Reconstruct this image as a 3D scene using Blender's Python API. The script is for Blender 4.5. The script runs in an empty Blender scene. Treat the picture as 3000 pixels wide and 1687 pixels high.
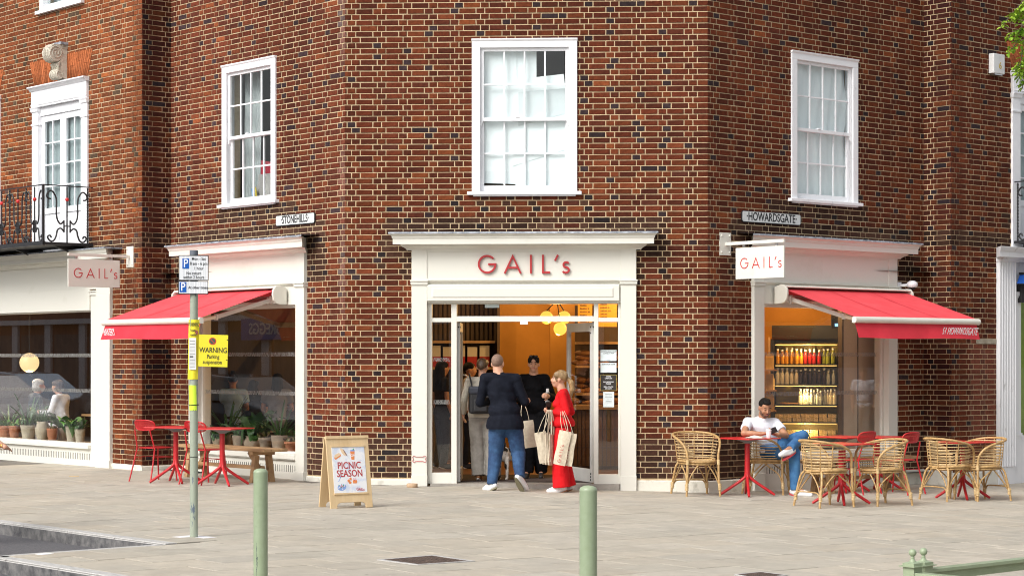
import bpy, bmesh, math, random
from mathutils import Vector, Matrix, noise
random.seed(7)
R_ = math.radians
scene = bpy.context.scene
COL = scene.collection

# ---------------------------------------------------------------- camera
FPX, CX, HY, CH = 5876.0, 1500.0, 1048.0, 1.67
cam_d = bpy.data.cameras.new('camera'); cam = bpy.data.objects.new('camera', cam_d); COL.objects.link(cam)
cam.location = (0, 0, CH); cam.rotation_euler = (R_(90), 0, 0)
cam_d.sensor_width = 36; cam_d.lens = 36 * FPX / 3000; cam_d.shift_y = (HY - 843.5) / 3000
cam_d.clip_start = .1; cam_d.clip_end = 600
scene.camera = cam
# ---------------------------------------------------------------- daylight (bright overcast)
world = bpy.data.worlds.new('World'); scene.world = world; world.use_nodes = True
wn = world.node_tree.nodes; wl = world.node_tree.links
bg = wn['Background']
sky = wn.new('ShaderNodeTexSky'); sky.sky_type = 'NISHITA'; sky.sun_disc = False
sky.sun_elevation = R_(42); sky.sun_rotation = R_(-138); sky.air_density = 1.0; sky.dust_density = 4.0; sky.ozone_density = .6
hs = wn.new('ShaderNodeHueSaturation'); hs.inputs['Saturation'].default_value = .28; hs.inputs['Value'].default_value = 1.0
wl.new(sky.outputs[0], hs.inputs['Color']); wl.new(hs.outputs[0], bg.inputs['Color'])
bg.inputs['Strength'].default_value = .15
sun_d = bpy.data.lights.new('sun', 'SUN'); sun = bpy.data.objects.new('sun', sun_d); COL.objects.link(sun)
sun_d.energy = 1.5; sun_d.angle = R_(30); sun_d.color = (1, .975, .94)
_sd = Vector((-.64, -.72, .88)).normalized()   # direction towards the sun: left, behind the camera
sun.rotation_euler = _sd.to_track_quat('Z', 'Y').to_euler()
scene.view_settings.view_transform = 'Standard'; scene.view_settings.look = 'None'
scene.view_settings.exposure = .45; scene.view_settings.gamma = 1
scene.render.engine = 'CYCLES'
scene.cycles.max_bounces = 7; scene.cycles.transparent_max_bounces = 16; scene.cycles.glossy_bounces = 3
scene.cycles.sample_clamp_indirect = 6; scene.cycles.use_denoising = True; scene.cycles.filter_width = 1.05

# ---------------------------------------------------------------- geometry helpers
class Frame:
    """a vertical wall plane: o = ground point, d = unit direction left to right seen from outside, n = outward"""
    def __init__(s, o, d): s.o = o; s.d = d; s.n = (d[1], -d[0])
    def M(s, a=0, d=0, z=0, yaw=0):
        x, y = W(s, a, d)
        m = Matrix(((s.d[0], -s.n[0], 0, x), (s.d[1], -s.n[1], 0, y), (0, 0, 1, z), (0, 0, 0, 1)))
        return m @ Matrix.Rotation(yaw, 4, 'Z') if yaw else m
def W(F, s, d): return (F.o[0] + F.d[0]*s + F.n[0]*d, F.o[1] + F.d[1]*s + F.n[1]*d)
def hit(px, F, dd=0):
    u = (px-CX)/FPX; ox = F.o[0]+F.n[0]*dd; oy = F.o[1]+F.n[1]*dd
    det = F.d[0]-F.d[1]*u
    return (u*oy-ox)/det, (F.d[0]*oy-F.d[1]*ox)/det
def bp(px, py, F, dd=0):
    s, t = hit(px, F, dd); return s, CH+t*(HY-py)/FPX
def gz(x, y=0): return -.022*max(0., x+2.2)
def gp(px, py):
    u = (px-CX)/FPX; v = (HY-py)/FPX; t = 20
    for _ in range(50): t = (gz(u*t)-CH)/v
    return Vector((u*t, t, gz(u*t)))
def at(px, py, Y): return Vector(((px-CX)/FPX*Y, Y, CH+(HY-py)/FPX*Y))

a3 = R_(3)
FC = Frame((0, 26.6), (math.cos(a3), -math.sin(a3)))
sA = hit(1011, FC)[0]; sB = hit(2073, FC)[0]
PA = W(FC, sA, 0); PB = W(FC, sB, 0); LC = sB-sA
FC = Frame(PA, FC.d)
DL = (math.cos(R_(49)), -math.sin(R_(49))); DR = (math.cos(R_(41)), math.sin(R_(41)))
FL = Frame(PA, DL); LL = -hit(501, FL)[0]; IL = W(FL, -LL, 0); FL = Frame(IL, DL)
FLR = Frame(IL, DR); RL = -hit(416, FLR)[0]; OL = W(FLR, -RL, 0); FLR = Frame(OL, DR)
FL2 = Frame(OL, DL)
FR = Frame(PB, DR); LR = hit(2706, FR)[0]; IR = W(FR, LR, 0)
FRR = Frame(IR, DL); RR = hit(2786, FRR)[0]; OR = W(FRR, RR, 0)
FR2 = Frame(OR, DR)

class MB:
    def __init__(s): s.v = []; s.f = []; s.m = []; s.s = []
    def add(s, vs, fs, m=0, sm=False):
        b = len(s.v); s.v += [tuple(v) for v in vs]
        for f in fs: s.f.append(tuple(b+i for i in f)); s.m.append(m); s.s.append(sm)
        return s
    def box(s, x0, x1, y0, y1, z0, z1, m=0, M=None):
        vs = [Vector((x, y, z)) for z in (z0, z1) for y in (y0, y1) for x in (x0, x1)]
        if M: vs = [M @ v for v in vs]
        return s.add(vs, [(0, 2, 3, 1), (4, 5, 7, 6), (0, 1, 5, 4), (2, 6, 7, 3), (0, 4, 6, 2), (1, 3, 7, 5)], m)
    def fb(s, a0, a1, d0, d1, z0, z1, m=0): return s.box(a0, a1, -d1, -d0, z0, z1, m)
    def beam(s, p0, p1, w, h, m=0, up=(0, 0, 1)):
        p0 = Vector(p0); p1 = Vector(p1); d = (p1-p0); L = d.length; d.normalize()
        u = Vector(up); x = d.cross(u)
        if x.length < 1e-4: x = d.cross(Vector((0, 1, 0)))
        x.normalize(); u = x.cross(d)
        M = Matrix((( x[0], d[0], u[0], p0[0]), (x[1], d[1], u[1], p0[1]), (x[2], d[2], u[2], p0[2]), (0, 0, 0, 1)))
        return s.box(-w/2, w/2, 0, L, -h/2, h/2, m, M)
    def tube(s, pts, r, n=8, m=0, closed=False, caps=True, flat=1.0):
        pts = [Vector(p) for p in pts]; N = len(pts)
        rs = r if isinstance(r, (list, tuple)) else [r]*N
        ref = None; rings = []
        for i, p in enumerate(pts):
            if closed: t = pts[(i+1) % N]-pts[i-1]
            else: t = pts[min(i+1, N-1)]-pts[max(i-1, 0)]
            if t.length < 1e-9: t = Vector((0, 0, 1))
            t.normalize()
            if ref is None:
                ref = t.cross(Vector((0, 0, 1)))
                if ref.length < .05: ref = t.cross(Vector((0, 1, 0)))
            x = ref - t*ref.dot(t)
            if x.length < 1e-5: x = t.orthogonal()
            x.normalize(); ref = x; y = t.cross(x)
            rings.append([p + (x*math.cos(a)+y*math.sin(a)*flat)*rs[i] for a in [2*math.pi*k/n for k in range(n)]])
        vs = [v for g in rings for v in g]; fs = []
        for i in range(N if closed else N-1):
            j = (i+1) % N
            for k in range(n): fs.append((i*n+k, i*n+(k+1) % n, j*n+(k+1) % n, j*n+k))
        s.add(vs, fs, m, True)
        if caps and not closed:
            s.add(rings[0], [tuple(range(n-1, -1, -1))], m); s.add(rings[-1], [tuple(range(n))], m)
        return s
    def lathe(s, prof, c=(0, 0, 0), n=20, m=0, M=None, sm=True, sy=1.0):
        vs = []; fs = []
        for r, z in prof:
            for k in range(n):
                a = 2*math.pi*k/n; v = Vector((c[0]+r*math.cos(a), c[1]+r*sy*math.sin(a), c[2]+z))
                vs.append(M @ v if M else v)
        for i in range(len(prof)-1):
            for k in range(n): fs.append((i*n+k, i*n+(k+1) % n, (i+1)*n+(k+1) % n, (i+1)*n+k))
        s.add(vs, fs, m, sm)
        if prof[0][0] > 1e-5: s.add(vs[:n], [tuple(range(n-1, -1, -1))], m)
        if prof[-1][0] > 1e-5: s.add(vs[-n:], [tuple(range(n))], m)
        return s
    def sphere(s, c, r, n=16, m=0, M=None):
        if not isinstance(r, (tuple, list)): r = (r, r, r)
        k = max(6, n//2); vs = []; fs = []
        for i in range(k+1):
            t = math.pi*i/k
            for j in range(n):
                a = 2*math.pi*j/n
                v = Vector((r[0]*math.sin(t)*math.cos(a), r[1]*math.sin(t)*math.sin(a), -r[2]*math.cos(t)))
                if M: v = M @ v
                vs.append(v+Vector(c))
        for i in range(k):
            for j in range(n): fs.append((i*n+j, i*n+(j+1) % n, (i+1)*n+(j+1) % n, (i+1)*n+j))
        return s.add(vs, fs, m, True)
    def prism(s, poly, y0, y1, m=0, M=None):
        """polygon in x,z (counter-clockwise seen from -y) extruded from y0 to y1"""
        n = len(poly)
        vs = [Vector((x, y0, z)) for x, z in poly]+[Vector((x, y1, z)) for x, z in poly]
        if M: vs = [M @ v for v in vs]
        fs = [tuple(range(n)), tuple(range(2*n-1, n-1, -1))]+[(i, i+n, (i+1) % n+n, (i+1) % n) for i in range(n)]
        return s.add(vs, fs, m)
    def profile(s, prof, a0, a1, m=0, ret=True):
        """moulding: closed profile [(d,z)] swept along a from a0 to a1; the ends are mitred back when ret"""
        n = len(prof)
        dm = min(p[0] for p in prof) if not ret else 0
        vs = []
        for (d, z) in prof: vs.append((a0-(d if ret else 0), -d, z))
        for (d, z) in prof: vs.append((a1+(d if ret else 0), -d, z))
        fs = [(i, (i+1) % n, (i+1) % n+n, i+n) for i in range(n)]+[tuple(range(n-1, -1, -1)), tuple(range(n, 2*n))]
        return s.add(vs, fs, m)
    def ribbon(s, pts, w, y0, y1, m=0):
        """flat stroke: pts in x,z, width w, thickness y0..y1, mitred"""
        P = [Vector((p[0], p[1])) for p in pts]; N = len(P); Lf = []; Rt = []
        for i in range(N):
            a = (P[i]-P[i-1]).normalized() if i else (P[1]-P[0]).normalized()
            b = (P[i+1]-P[i]).normalized() if i < N-1 else a
            t = (a+b)
            t = t.normalized() if t.length > 1e-6 else a
            nn = Vector((-t.y, t.x)); c = max(.5, nn.dot(Vector((-a.y, a.x))))
            Lf.append(P[i]+nn*w/2/c); Rt.append(P[i]-nn*w/2/c)
        for i in range(N-1):
            q = [Rt[i], Rt[i+1], Lf[i+1], Lf[i]]
            vs = [(p.x, y0, p.y) for p in q]+[(p.x, y1, p.y) for p in q]
            s.add(vs, [(0, 1, 2, 3), (7, 6, 5, 4), (0, 4, 5, 1), (1, 5, 6, 2), (2, 6, 7, 3), (3, 7, 4, 0)], m)
        return s
    def mesh(s, name):
        me = bpy.data.meshes.new(name); me.from_pydata(s.v, [], s.f)
        me.polygons.foreach_set('material_index', s.m); me.polygons.foreach_set('use_smooth', s.s)
        me.update(); return me
    def build(s, name, mats, parent=None, M=None, bevel=0):
        me = s.mesh(name)
        for m in (mats if isinstance(mats, (list, tuple)) else [mats]): me.materials.append(m)
        o = link(name, me, parent, M)
        if bevel:
            b = o.modifiers.new('bevel', 'BEVEL'); b.width = bevel; b.segments = 2; b.limit_method = 'ANGLE'; b.angle_limit = R_(40)
        return o
def link(name, data, parent=None, M=None):
    o = bpy.data.objects.new(name, data); COL.objects.link(o)
    if parent is not None: o.parent = parent
    if M is not None: o.matrix_local = M
    return o
def tag(o, label=None, cat=None, group=None, kind=None):
    if label: o['label'] = label
    if cat: o['category'] = cat
    if group: o['group'] = group
    if kind: o['kind'] = kind
    return o
def thing(name, label, cat, M=None, group=None):
    o = link(name, None, None, M); o.empty_display_size = .2
    return tag(o, label, cat, group)
def T(x, y, z, yaw=0): return Matrix.Translation((x, y, z)) @ Matrix.Rotation(yaw, 4, 'Z')
def facing(dx, dy):   # yaw that turns local +y to (dx,dy)
    return math.atan2(-dx, dy)
def copy_tree(o, M=None, label=None, parent=None):
    c = o.copy(); COL.objects.link(c)
    if parent is not None: c.parent = parent
    if M is not None: c.matrix_local = M
    if label: c['label'] = label
    for ch in list(o.children): copy_tree(ch, None, None, c)
    return c
def text_mesh(txt, size, extrude=.001, align='CENTER', sx=1.0, spacing=1.0, bold=.012):
    cu = bpy.data.curves.new('t', 'FONT'); cu.body = txt; cu.size = size; cu.extrude = extrude; cu.align_x = align; cu.align_y = 'CENTER'
    cu.space_character = spacing; cu.resolution_u = 3; cu.offset = bold*size
    ob = bpy.data.objects.new('t', cu); COL.objects.link(ob)
    dg = bpy.context.evaluated_depsgraph_get(); dg.update()
    me = bpy.data.meshes.new_from_object(ob.evaluated_get(dg))
    bpy.data.objects.remove(ob); bpy.data.curves.remove(cu)
    me.transform(Matrix.Diagonal((sx, 1, 1, 1)))
    me.transform(Matrix.Rotation(R_(90), 4, 'X'))   # upright, read from -y
    return me
def text(txt, size, mat, parent, M, name='lettering', extrude=.001, align='CENTER', sx=1.0, spacing=1.0, back=False):
    me = text_mesh(txt, size, extrude, align, sx, spacing); me.materials.clear(); me.materials.append(mat)
    return link(name, me, parent, M)

# ---------------------------------------------------------------- materials
def mat(name, col, rough=.6, col2=None, scale=8, bump=0, bscale=40, metal=0, spec=.5, detail=4, lo=.35, hi=.65, stretch=None, coat=0, emit=None, sheen=0, trans=0):
    m = bpy.data.materials.new(name); m.use_nodes = True; n = m.node_tree.nodes; l = m.node_tree.links
    p = n['Principled BSDF']; p.inputs['Roughness'].default_value = rough; p.inputs['Metallic'].default_value = metal
    p.inputs['Specular IOR Level'].default_value = spec; p.inputs['Coat Weight'].default_value = coat
    p.inputs['Sheen Weight'].default_value = sheen
    p.inputs['Base Color'].default_value = (*col, 1)
    tc = n.new('ShaderNodeTexCoord'); mp = n.new('ShaderNodeMapping'); l.new(tc.outputs['Object'], mp.inputs[0])
    if stretch: mp.inputs['Scale'].default_value = stretch
    if col2:
        t = n.new('ShaderNodeTexNoise'); t.inputs['Scale'].default_value = scale; t.inputs['Detail'].default_value = detail; t.inputs['Roughness'].default_value = .65
        r = n.new('ShaderNodeValToRGB'); r.color_ramp.elements[0].position = lo; r.color_ramp.elements[1].position = hi
        r.color_ramp.elements[0].color = (*col, 1); r.color_ramp.elements[1].color = (*col2, 1)
        l.new(mp.outputs[0], t.inputs['Vector']); l.new(t.outputs['Fac'], r.inputs['Fac']); l.new(r.outputs[0], p.inputs['Base Color'])
        m['ramp'] = r.name
    if bump:
        t2 = n.new('ShaderNodeTexNoise'); t2.inputs['Scale'].default_value = bscale; t2.inputs['Detail'].default_value = 5
        b = n.new('ShaderNodeBump'); b.inputs['Strength'].default_value = bump; b.inputs['Distance'].default_value = .01
        l.new(mp.outputs[0], t2.inputs['Vector']); l.new(t2.outputs['Fac'], b.inputs['Height']); l.new(b.outputs[0], p.inputs['Normal'])
    if emit:
        p.inputs['Emission Color'].default_value = (*emit[0], 1); p.inputs['Emission Strength'].default_value = emit[1]
    return m
def glass_mat(name, tint=(1, 1, 1), boost=1.0, rough=0.0):
    m = bpy.data.materials.new(name); m.use_nodes = True; n = m.node_tree.nodes; l = m.node_tree.links; n.clear()
    o = n.new('ShaderNodeOutputMaterial'); mx = n.new('ShaderNodeMixShader'); tr = n.new('ShaderNodeBsdfTransparent'); g = n.new('ShaderNodeBsdfGlossy')
    tr.inputs[0].default_value = (*tint, 1); g.inputs['Roughness'].default_value = rough
    fr = n.new('ShaderNodeLayerWeight'); fr.inputs[0].default_value = .5
    pw = n.new('ShaderNodeMath'); pw.operation = 'POWER'; pw.inputs[1].default_value = 5
    mu = n.new('ShaderNodeMath'); mu.operation = 'MULTIPLY_ADD'; mu.inputs[1].default_value = .95*boost; mu.inputs[2].default_value = .042*boost; mu.use_clamp = True
    l.new(fr.outputs['Facing'], pw.inputs[0]); l.new(pw.outputs[0], mu.inputs[0]); l.new(mu.outputs[0], mx.inputs[0]); l.new(tr.outputs[0], mx.inputs[1]); l.new(g.outputs[0], mx.inputs[2]); l.new(mx.outputs[0], o.inputs[0])
    return m
def brick_mat():
    m = bpy.data.materials.new('fired_brick'); m.use_nodes = True; n = m.node_tree.nodes; l = m.node_tree.links
    p = n['Principled BSDF']; p.inputs['Roughness'].default_value = .9; p.inputs['Specular IOR Level'].default_value = .1
    at_ = n.new('ShaderNodeAttribute'); at_.attribute_name = 'bc'
    tc = n.new('ShaderNodeTexCoord')
    t = n.new('ShaderNodeTexNoise'); t.inputs['Scale'].default_value = 26; t.inputs['Detail'].default_value = 6; t.inputs['Roughness'].default_value = .7
    mr = n.new('ShaderNodeMapRange'); mr.inputs['From Min'].default_value = .3; mr.inputs['From Max'].default_value = .7; mr.inputs['To Min'].default_value = .6; mr.inputs['To Max'].default_value = 1.35
    vm = n.new('ShaderNodeVectorMath'); vm.operation = 'SCALE'
    l.new(tc.outputs['Object'], t.inputs['Vector']); l.new(t.outputs['Fac'], mr.inputs['Value'])
    l.new(at_.outputs['Color'], vm.inputs[0]); l.new(mr.outputs[0], vm.inputs['Scale']); 
    # pale lime specks and smears
    t3 = n.new('ShaderNodeTexNoise'); t3.inputs['Scale'].default_value = 9; t3.inputs['Detail'].default_value = 8; t3.inputs['Roughness'].default_value = .8
    r3 = n.new('ShaderNodeValToRGB'); r3.color_ramp.elements[0].position = .66; r3.color_ramp.elements[1].position = .80; r3.color_ramp.elements[1].color = (.3, .3, .3, 1)
    mx = n.new('ShaderNodeMixRGB'); mx.inputs[2].default_value = (.34, .24, .18, 1)
    l.new(tc.outputs['Object'], t3.inputs['Vector']); l.new(t3.outputs['Fac'], r3.inputs['Fac']); l.new(r3.outputs[0], mx.inputs[0]); l.new(vm.outputs[0], mx.inputs[1])
    l.new(mx.outputs[0], p.inputs['Base Color'])
    b = n.new('ShaderNodeBump'); b.inputs['Strength'].default_value = .5; b.inputs['Distance'].default_value = .004
    t2 = n.new('ShaderNodeTexNoise'); t2.inputs['Scale'].default_value = 90; t2.inputs['Detail'].default_value = 4
    l.new(tc.outputs['Object'], t2.inputs['Vector']); l.new(t2.outputs['Fac'], b.inputs['Height']); l.new(b.outputs[0], p.inputs['Normal'])
    return m
M_ = {}
M_['brick'] = brick_mat()
M_['mortar'] = mat('lime_mortar', (.44, .325, .19), .95, (.62, .475, .30), 6, .3, 120, detail=8)
M_['cream'] = mat('cream_gloss_paint', (.64, .627, .55), .42, (.70, .688, .62), 1.6, .06, 30, detail=8, lo=.28, hi=.42)
M_['cream_dirty'] = mat('cream_masonry_paint', (.40, .38, .31), .7, (.72, .70, .62), 5, .4, 26, detail=10, lo=.30, hi=.48)
M_['white'] = mat('white_gloss_paint', (.80, .81, .84), .45, (.86, .87, .89), 6, .08, 40)
M_['white_old'] = mat('weathered_white_paint', (.62, .63, .65), .6, (.84, .85, .87), 7, .2, 40, detail=9, lo=.28, hi=.42)
M_['lead'] = mat('lead_flashing', (.13, .15, .18), .55, (.42, .45, .5), 14, .5, 30, detail=8)
M_['glass'] = glass_mat('window_glass', boost=1.5)
M_['glass_up'] = glass_mat('old_sash_glass', (.97, .99, .99), .8)
M_['red'] = mat('red_powder_coat', (.46, .012, .018), .4, (.52, .02, .025), 20, .05, 300)
M_['redlet'] = mat('red_letter_enamel', (.42, .025, .03), .45)
M_['awning'] = mat('red_awning_canvas', (.72, .055, .07), .85, (.78, .075, .09), 4, .12, 300)
M_['black'] = mat('black_print', (.012, .012, .014), .6)
M_['iron'] = mat('black_wrought_iron', (.012, .012, .014), .45, (.03, .03, .033), 30, .2, 60)
M_['green'] = mat('sage_green_enamel', (.27, .335, .21), .38, (.31, .37, .245), 12, .06, 40)
M_['green_worn'] = mat('worn_sage_paint', (.10, .13, .17), .55, (.31, .35, .275), 14, .2, 50, detail=10, lo=.38, hi=.43, stretch=(1, 1, .35))
M_['slab'] = None
M_['asphalt'] = mat('asphalt', (.075, .073, .078), .9, (.14, .135, .14), 60, .6, 160, detail=8)
M_['kerb'] = mat('granite_kerb', (.36, .35, .335), .8, (.52, .51, .49), 22, .3, 90, detail=8)
M_['kerbface'] = mat('dirty_kerb_face', (.055, .055, .06), .9, (.19, .185, .18), 9, .5, 60, detail=9)
# ================================================================ GROUND
def gz(x, y=0): return -.022*min(11., max(0., x+2.2))
def attr_mat(name, rough, nscale, lo, hi, speck=None, bump=.3, bscale=150, blot=None):
    m = bpy.data.materials.new(name); m.use_nodes = True; n = m.node_tree.nodes; l = m.node_tree.links
    p = n['Principled BSDF']; p.inputs['Roughness'].default_value = rough; p.inputs['Specular IOR Level'].default_value = .3
    a = n.new('ShaderNodeAttribute'); a.attribute_name = 'bc'; tc = n.new('ShaderNodeTexCoord')
    t = n.new('ShaderNodeTexNoise'); t.inputs['Scale'].default_value = nscale; t.inputs['Detail'].default_value = 7; t.inputs['Roughness'].default_value = .7
    mr = n.new('ShaderNodeMapRange'); mr.inputs['From Min'].default_value = .3; mr.inputs['From Max'].default_value = .7; mr.inputs['To Min'].default_value = lo; mr.inputs['To Max'].default_value = hi
    v = n.new('ShaderNodeVectorMath'); v.operation = 'SCALE'
    l.new(tc.outputs['Object'], t.inputs['Vector']); l.new(t.outputs['Fac'], mr.inputs['Value']); l.new(a.outputs['Color'], v.inputs[0]); l.new(mr.outputs[0], v.inputs['Scale'])
    last = v.outputs[0]
    if blot:   # big worn, darker patches: chewing gum, water marks
        for sc, a0, a1, cc, ff in blot:
            t4 = n.new('ShaderNodeTexNoise'); t4.inputs['Scale'].default_value = sc; t4.inputs['Detail'].default_value = 9; t4.inputs['Roughness'].default_value = .75
            r4 = n.new('ShaderNodeValToRGB'); r4.color_ramp.elements[0].position = a0; r4.color_ramp.elements[1].position = a1; r4.color_ramp.elements[1].color = (ff, ff, ff, 1)
            mx = n.new('ShaderNodeMixRGB'); mx.inputs[2].default_value = (*cc, 1)
            l.new(tc.outputs['Object'], t4.inputs['Vector']); l.new(t4.outputs['Fac'], r4.inputs['Fac']); l.new(r4.outputs[0], mx.inputs[0]); l.new(last, mx.inputs[1]); last = mx.outputs[0]
    if blot:   # trodden-in chewing gum
        for vsc, rad, cc in ((2.3, .045, (.16, .15, .14)), (3.7, .05, (.52, .50, .46)), (1.1, .03, (.07, .065, .06))):
            vo = n.new('ShaderNodeTexVoronoi'); vo.inputs['Scale'].default_value = vsc; rv = n.new('ShaderNodeValToRGB'); rv.color_ramp.elements[0].position = rad*.7; rv.color_ramp.elements[0].color = (.75, .75, .75, 1); rv.color_ramp.elements[1].position = rad; rv.color_ramp.elements[1].color = (0, 0, 0, 1)
            mx = n.new('ShaderNodeMixRGB'); mx.inputs[2].default_value = (*cc, 1); l.new(tc.outputs['Object'], vo.inputs['Vector']); l.new(vo.outputs['Distance'], rv.inputs['Fac']); l.new(rv.outputs[0], mx.inputs[0]); l.new(last, mx.inputs[1]); last = mx.outputs[0]
    l.new(last, p.inputs['Base Color'])
    b = n.new('ShaderNodeBump'); b.inputs['Strength'].default_value = bump; b.inputs['Distance'].default_value = .004
    t2 = n.new('ShaderNodeTexNoise'); t2.inputs['Scale'].default_value = bscale; t2.inputs['Detail'].default_value = 5
    l.new(tc.outputs['Object'], t2.inputs['Vector']); l.new(t2.outputs['Fac'], b.inputs['Height']); l.new(b.outputs[0], p.inputs['Normal'])
    return m
def set_bc(me, cols):   # per-vertex tint that belongs to the brick or slab itself
    a = me.color_attributes.new('bc', 'FLOAT_COLOR', 'POINT')
    flat = []
    for c in cols: flat += [c[0], c[1], c[2], 1]
    a.data.foreach_set('color', flat)
M_['slab'] = attr_mat('paving_slab', .85, 5, .86, 1.12, bump=.5, bscale=260,
                      blot=[(1.3, .5, .72, (.31, .29, .25), .5), (24, .69, .72, (.12, .11, .1), .55), (.35, .45, .7, (.42, .385, .32), .5)])
M_['bed'] = mat('slab_joint_sand', (.10, .09, .075), .95, (.24, .215, .18), 2, .4, 80)

K1 = Vector((-5.25, 20.57)); dL = Vector(DL); dR = Vector(DR)
K2 = Vector((-3.12, 18.02)); K3 = K2-dR*1.72
arc = [K3+dR*.22, K3+dR*.07+dL*.03, K3+dL*.1+dR*.0, K3+dL*.32]
KL = [K2-dL*40, K2]+arc+[K3+dL*60]
def sloped(name, poly, dz, m, kind='structure', parent=None):
    bm = bmesh.new(); vs = [bm.verts.new((p[0], p[1], 0)) for p in poly]; bm.faces.new(vs)
    bmesh.ops.triangulate(bm, faces=bm.faces[:])
    for xx in (-2.2, 8.8):
        bmesh.ops.bisect_plane(bm, geom=bm.verts[:]+bm.edges[:]+bm.faces[:], plane_co=(xx, 0, 0), plane_no=(1, 0, 0))
    for v in bm.verts: v.co.z = gz(v.co.x)+dz
    bmesh.ops.recalc_face_normals(bm, faces=bm.faces[:])
    if bm.faces[0].normal.z < 0: bmesh.ops.reverse_faces(bm, faces=bm.faces[:])
    me = bpy.data.meshes.new(name); bm.to_mesh(me); bm.free(); me.materials.append(m)
    o = link(name, me, parent)
    if kind: o['kind'] = kind
    return o
sloped('road', [(-400, -400), (400, -400), (400, 400), (-400, 400)], -.125, M_['asphalt'])
kin = [K2-dL*40+Vector((.08, .1)), K2+Vector((.12, .0))]+arc+[K3+dL*60]
pavement = sloped('pavement', [tuple(p) for p in KL]+[(40, -30), (60, 60), (-60, 60)], -.006, M_['bed'])

def right_of_kerb(p):   # inside the pavement, 12 cm in from the kerb line
    q = Vector(p)-K2; a = q.dot(dL); b = q.dot(dR)
    if a <= 0: return b > .0+.13 if a < -.0 else True
    # beyond K2 along dL: pavement where b > -1.72
    return b > -1.72+.13
def in_building(p):
    for F, d in ((FC, .0), (FL, .0), (FR, .0)):
        if (p[0]-F.o[0])*F.n[0]+(p[1]-F.o[1])*F.n[1] > .05: return False
    return True
rnd = random.Random(11)
slabs = []
PW, PL = .45, .6
O2 = Vector((-.95, 16.9))
for i in range(-40, 34):
    off = (i % 2)*.3+.06*math.sin(i*2.1)
    for j in range(-30, 34):
        c = O2+dL*(-(i+.5)*PW)+dR*((j+.5)*PL+off)
        if not (10 < c.y < 33 and abs(c.x) < 10.5 and abs(c.x) < c.y*.33+1.5): continue
        if in_building(c): continue
        qa, qb = (c-K2).dot(dL), (c-K2).dot(dR); a0_, a1_, b0_, b1_ = qa-PW/2+.0045, qa+PW/2-.0045, qb-PL/2+.0045, qb+PL/2-.0045
        recs = []
        if a0_ < -.0: recs.append((a0_, min(a1_, -.0), max(b0_, .135), b1_))
        if a1_ > .0:
            if b0_ < 0: recs.append((max(a0_, .108), a1_, max(b0_, -1.585), b1_))
            else: recs.append((max(a0_, .0), a1_, b0_, b1_))
        if a0_ < 0 < a1_ and b0_ > .135: recs = [(a0_, a1_, b0_, b1_)]
        vis = c.y*FPX
        px = CX+FPX*c.x/c.y; py = HY-FPX*(gz(c.x)-CH)/c.y
        inv = -60 < px < 3060 and py < 1740
        for (u0, u1, v0, v1) in recs:
            if u1-u0 < .03 or v1-v0 < .03: continue
            cor = [K2+dL*u+dR*v for u, v in ((u0, v0), (u1, v0), (u1, v1), (u0, v1))]; cc = (cor[0]+cor[2])/2
            slabs.append((cc, cor, (0 if inv else 100)+cc.y))
slabs.sort(key=lambda t: t[2])
def slab_geo(mb, cols, c, cor):
    dz = rnd.uniform(-.0015, .0025); k = rnd.uniform(.90, 1.04); wm = rnd.uniform(-.007, .007)
    base = (.445*k+wm, .402*k, .332*k-wm)
    if rnd.random() < .12: base = (.42*k, .385*k, .32*k)
    t = [(p.x, p.y, gz(p.x)+dz+rnd.uniform(-.0006, .0006)) for p in cor]
    ins = [(p+(c-p)*.012) for p in cor]
    ti = [(p.x, p.y, gz(p.x)+dz+.0025) for p in ins]
    lo = [(p[0], p[1], p[2]-.05) for p in t]
    mb.add(lo+t+ti, [(0, 1, 5, 4), (1, 2, 6, 5), (2, 3, 7, 6), (3, 0, 4, 7), (4, 5, 9, 8), (5, 6, 10, 9), (6, 7, 11, 10), (7, 4, 8, 11), (8, 9, 10, 11)])
    cols += [base]*12
for c, cor, k in slabs[:290]:
    mb = MB(); cols = []; slab_geo(mb, cols, c, cor)
    me = mb.mesh('slab'); me.materials.append(M_['slab']); set_bc(me, cols); link('slab', me, pavement)
mb = MB(); cols = []
for c, cor, k in slabs[290:]: slab_geo(mb, cols, c, cor)
me = mb.mesh('slabs'); me.materials.append(M_['slab']); set_bc(me, cols); tag(link('slabs', me, pavement), kind='stuff')

# kerb: granite stones with a dirty road face
kerb = link('kerb', None); kerb['kind'] = 'structure'
def kerb_run(a, d, n, L=.9, w=.13):
    nrm = Vector((d.y, -d.x))   # towards the road? decided by caller
    for i in range(n):
        p0 = a+d*(i*L+.004); p1 = a+d*((i+1)*L-.004)
        mb = MB()
        inn = Vector((-d.y, d.x))*w
        z0, z1 = gz(p0.x), gz(p1.x); r = .008*rnd.random()
        vs = [(p0.x, p0.y, z0-.2), (p1.x, p1.y, z1-.2), (p1.x, p1.y, z1-.018), (p0.x, p0.y, z0-.018),
              (p0.x+inn.x*.1, p0.y+inn.y*.1, z0+.003), (p1.x+inn.x*.1, p1.y+inn.y*.1, z1+.003),
              (p1.x+inn.x, p1.y+inn.y, z1+.003), (p0.x+inn.x, p0.y+inn.y, z0+.003),
              (p1.x+inn.x, p1.y+inn.y, z1-.2), (p0.x+inn.x, p0.y+inn.y, z0-.2)]
        mb.add(vs, [(0, 1, 2, 3)], 1); mb.add(vs, [(3, 2, 5, 4), (4, 5, 6, 7), (7, 6, 8, 9), (0, 3, 4, 7, 9), (1, 8, 6, 5, 2)], 0)
        mb.build('kerb_stone', [M_['kerb'], M_['kerbface']], kerb)
kerb_run(K2-dL*.9*12, dL, 12, .9)
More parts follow.
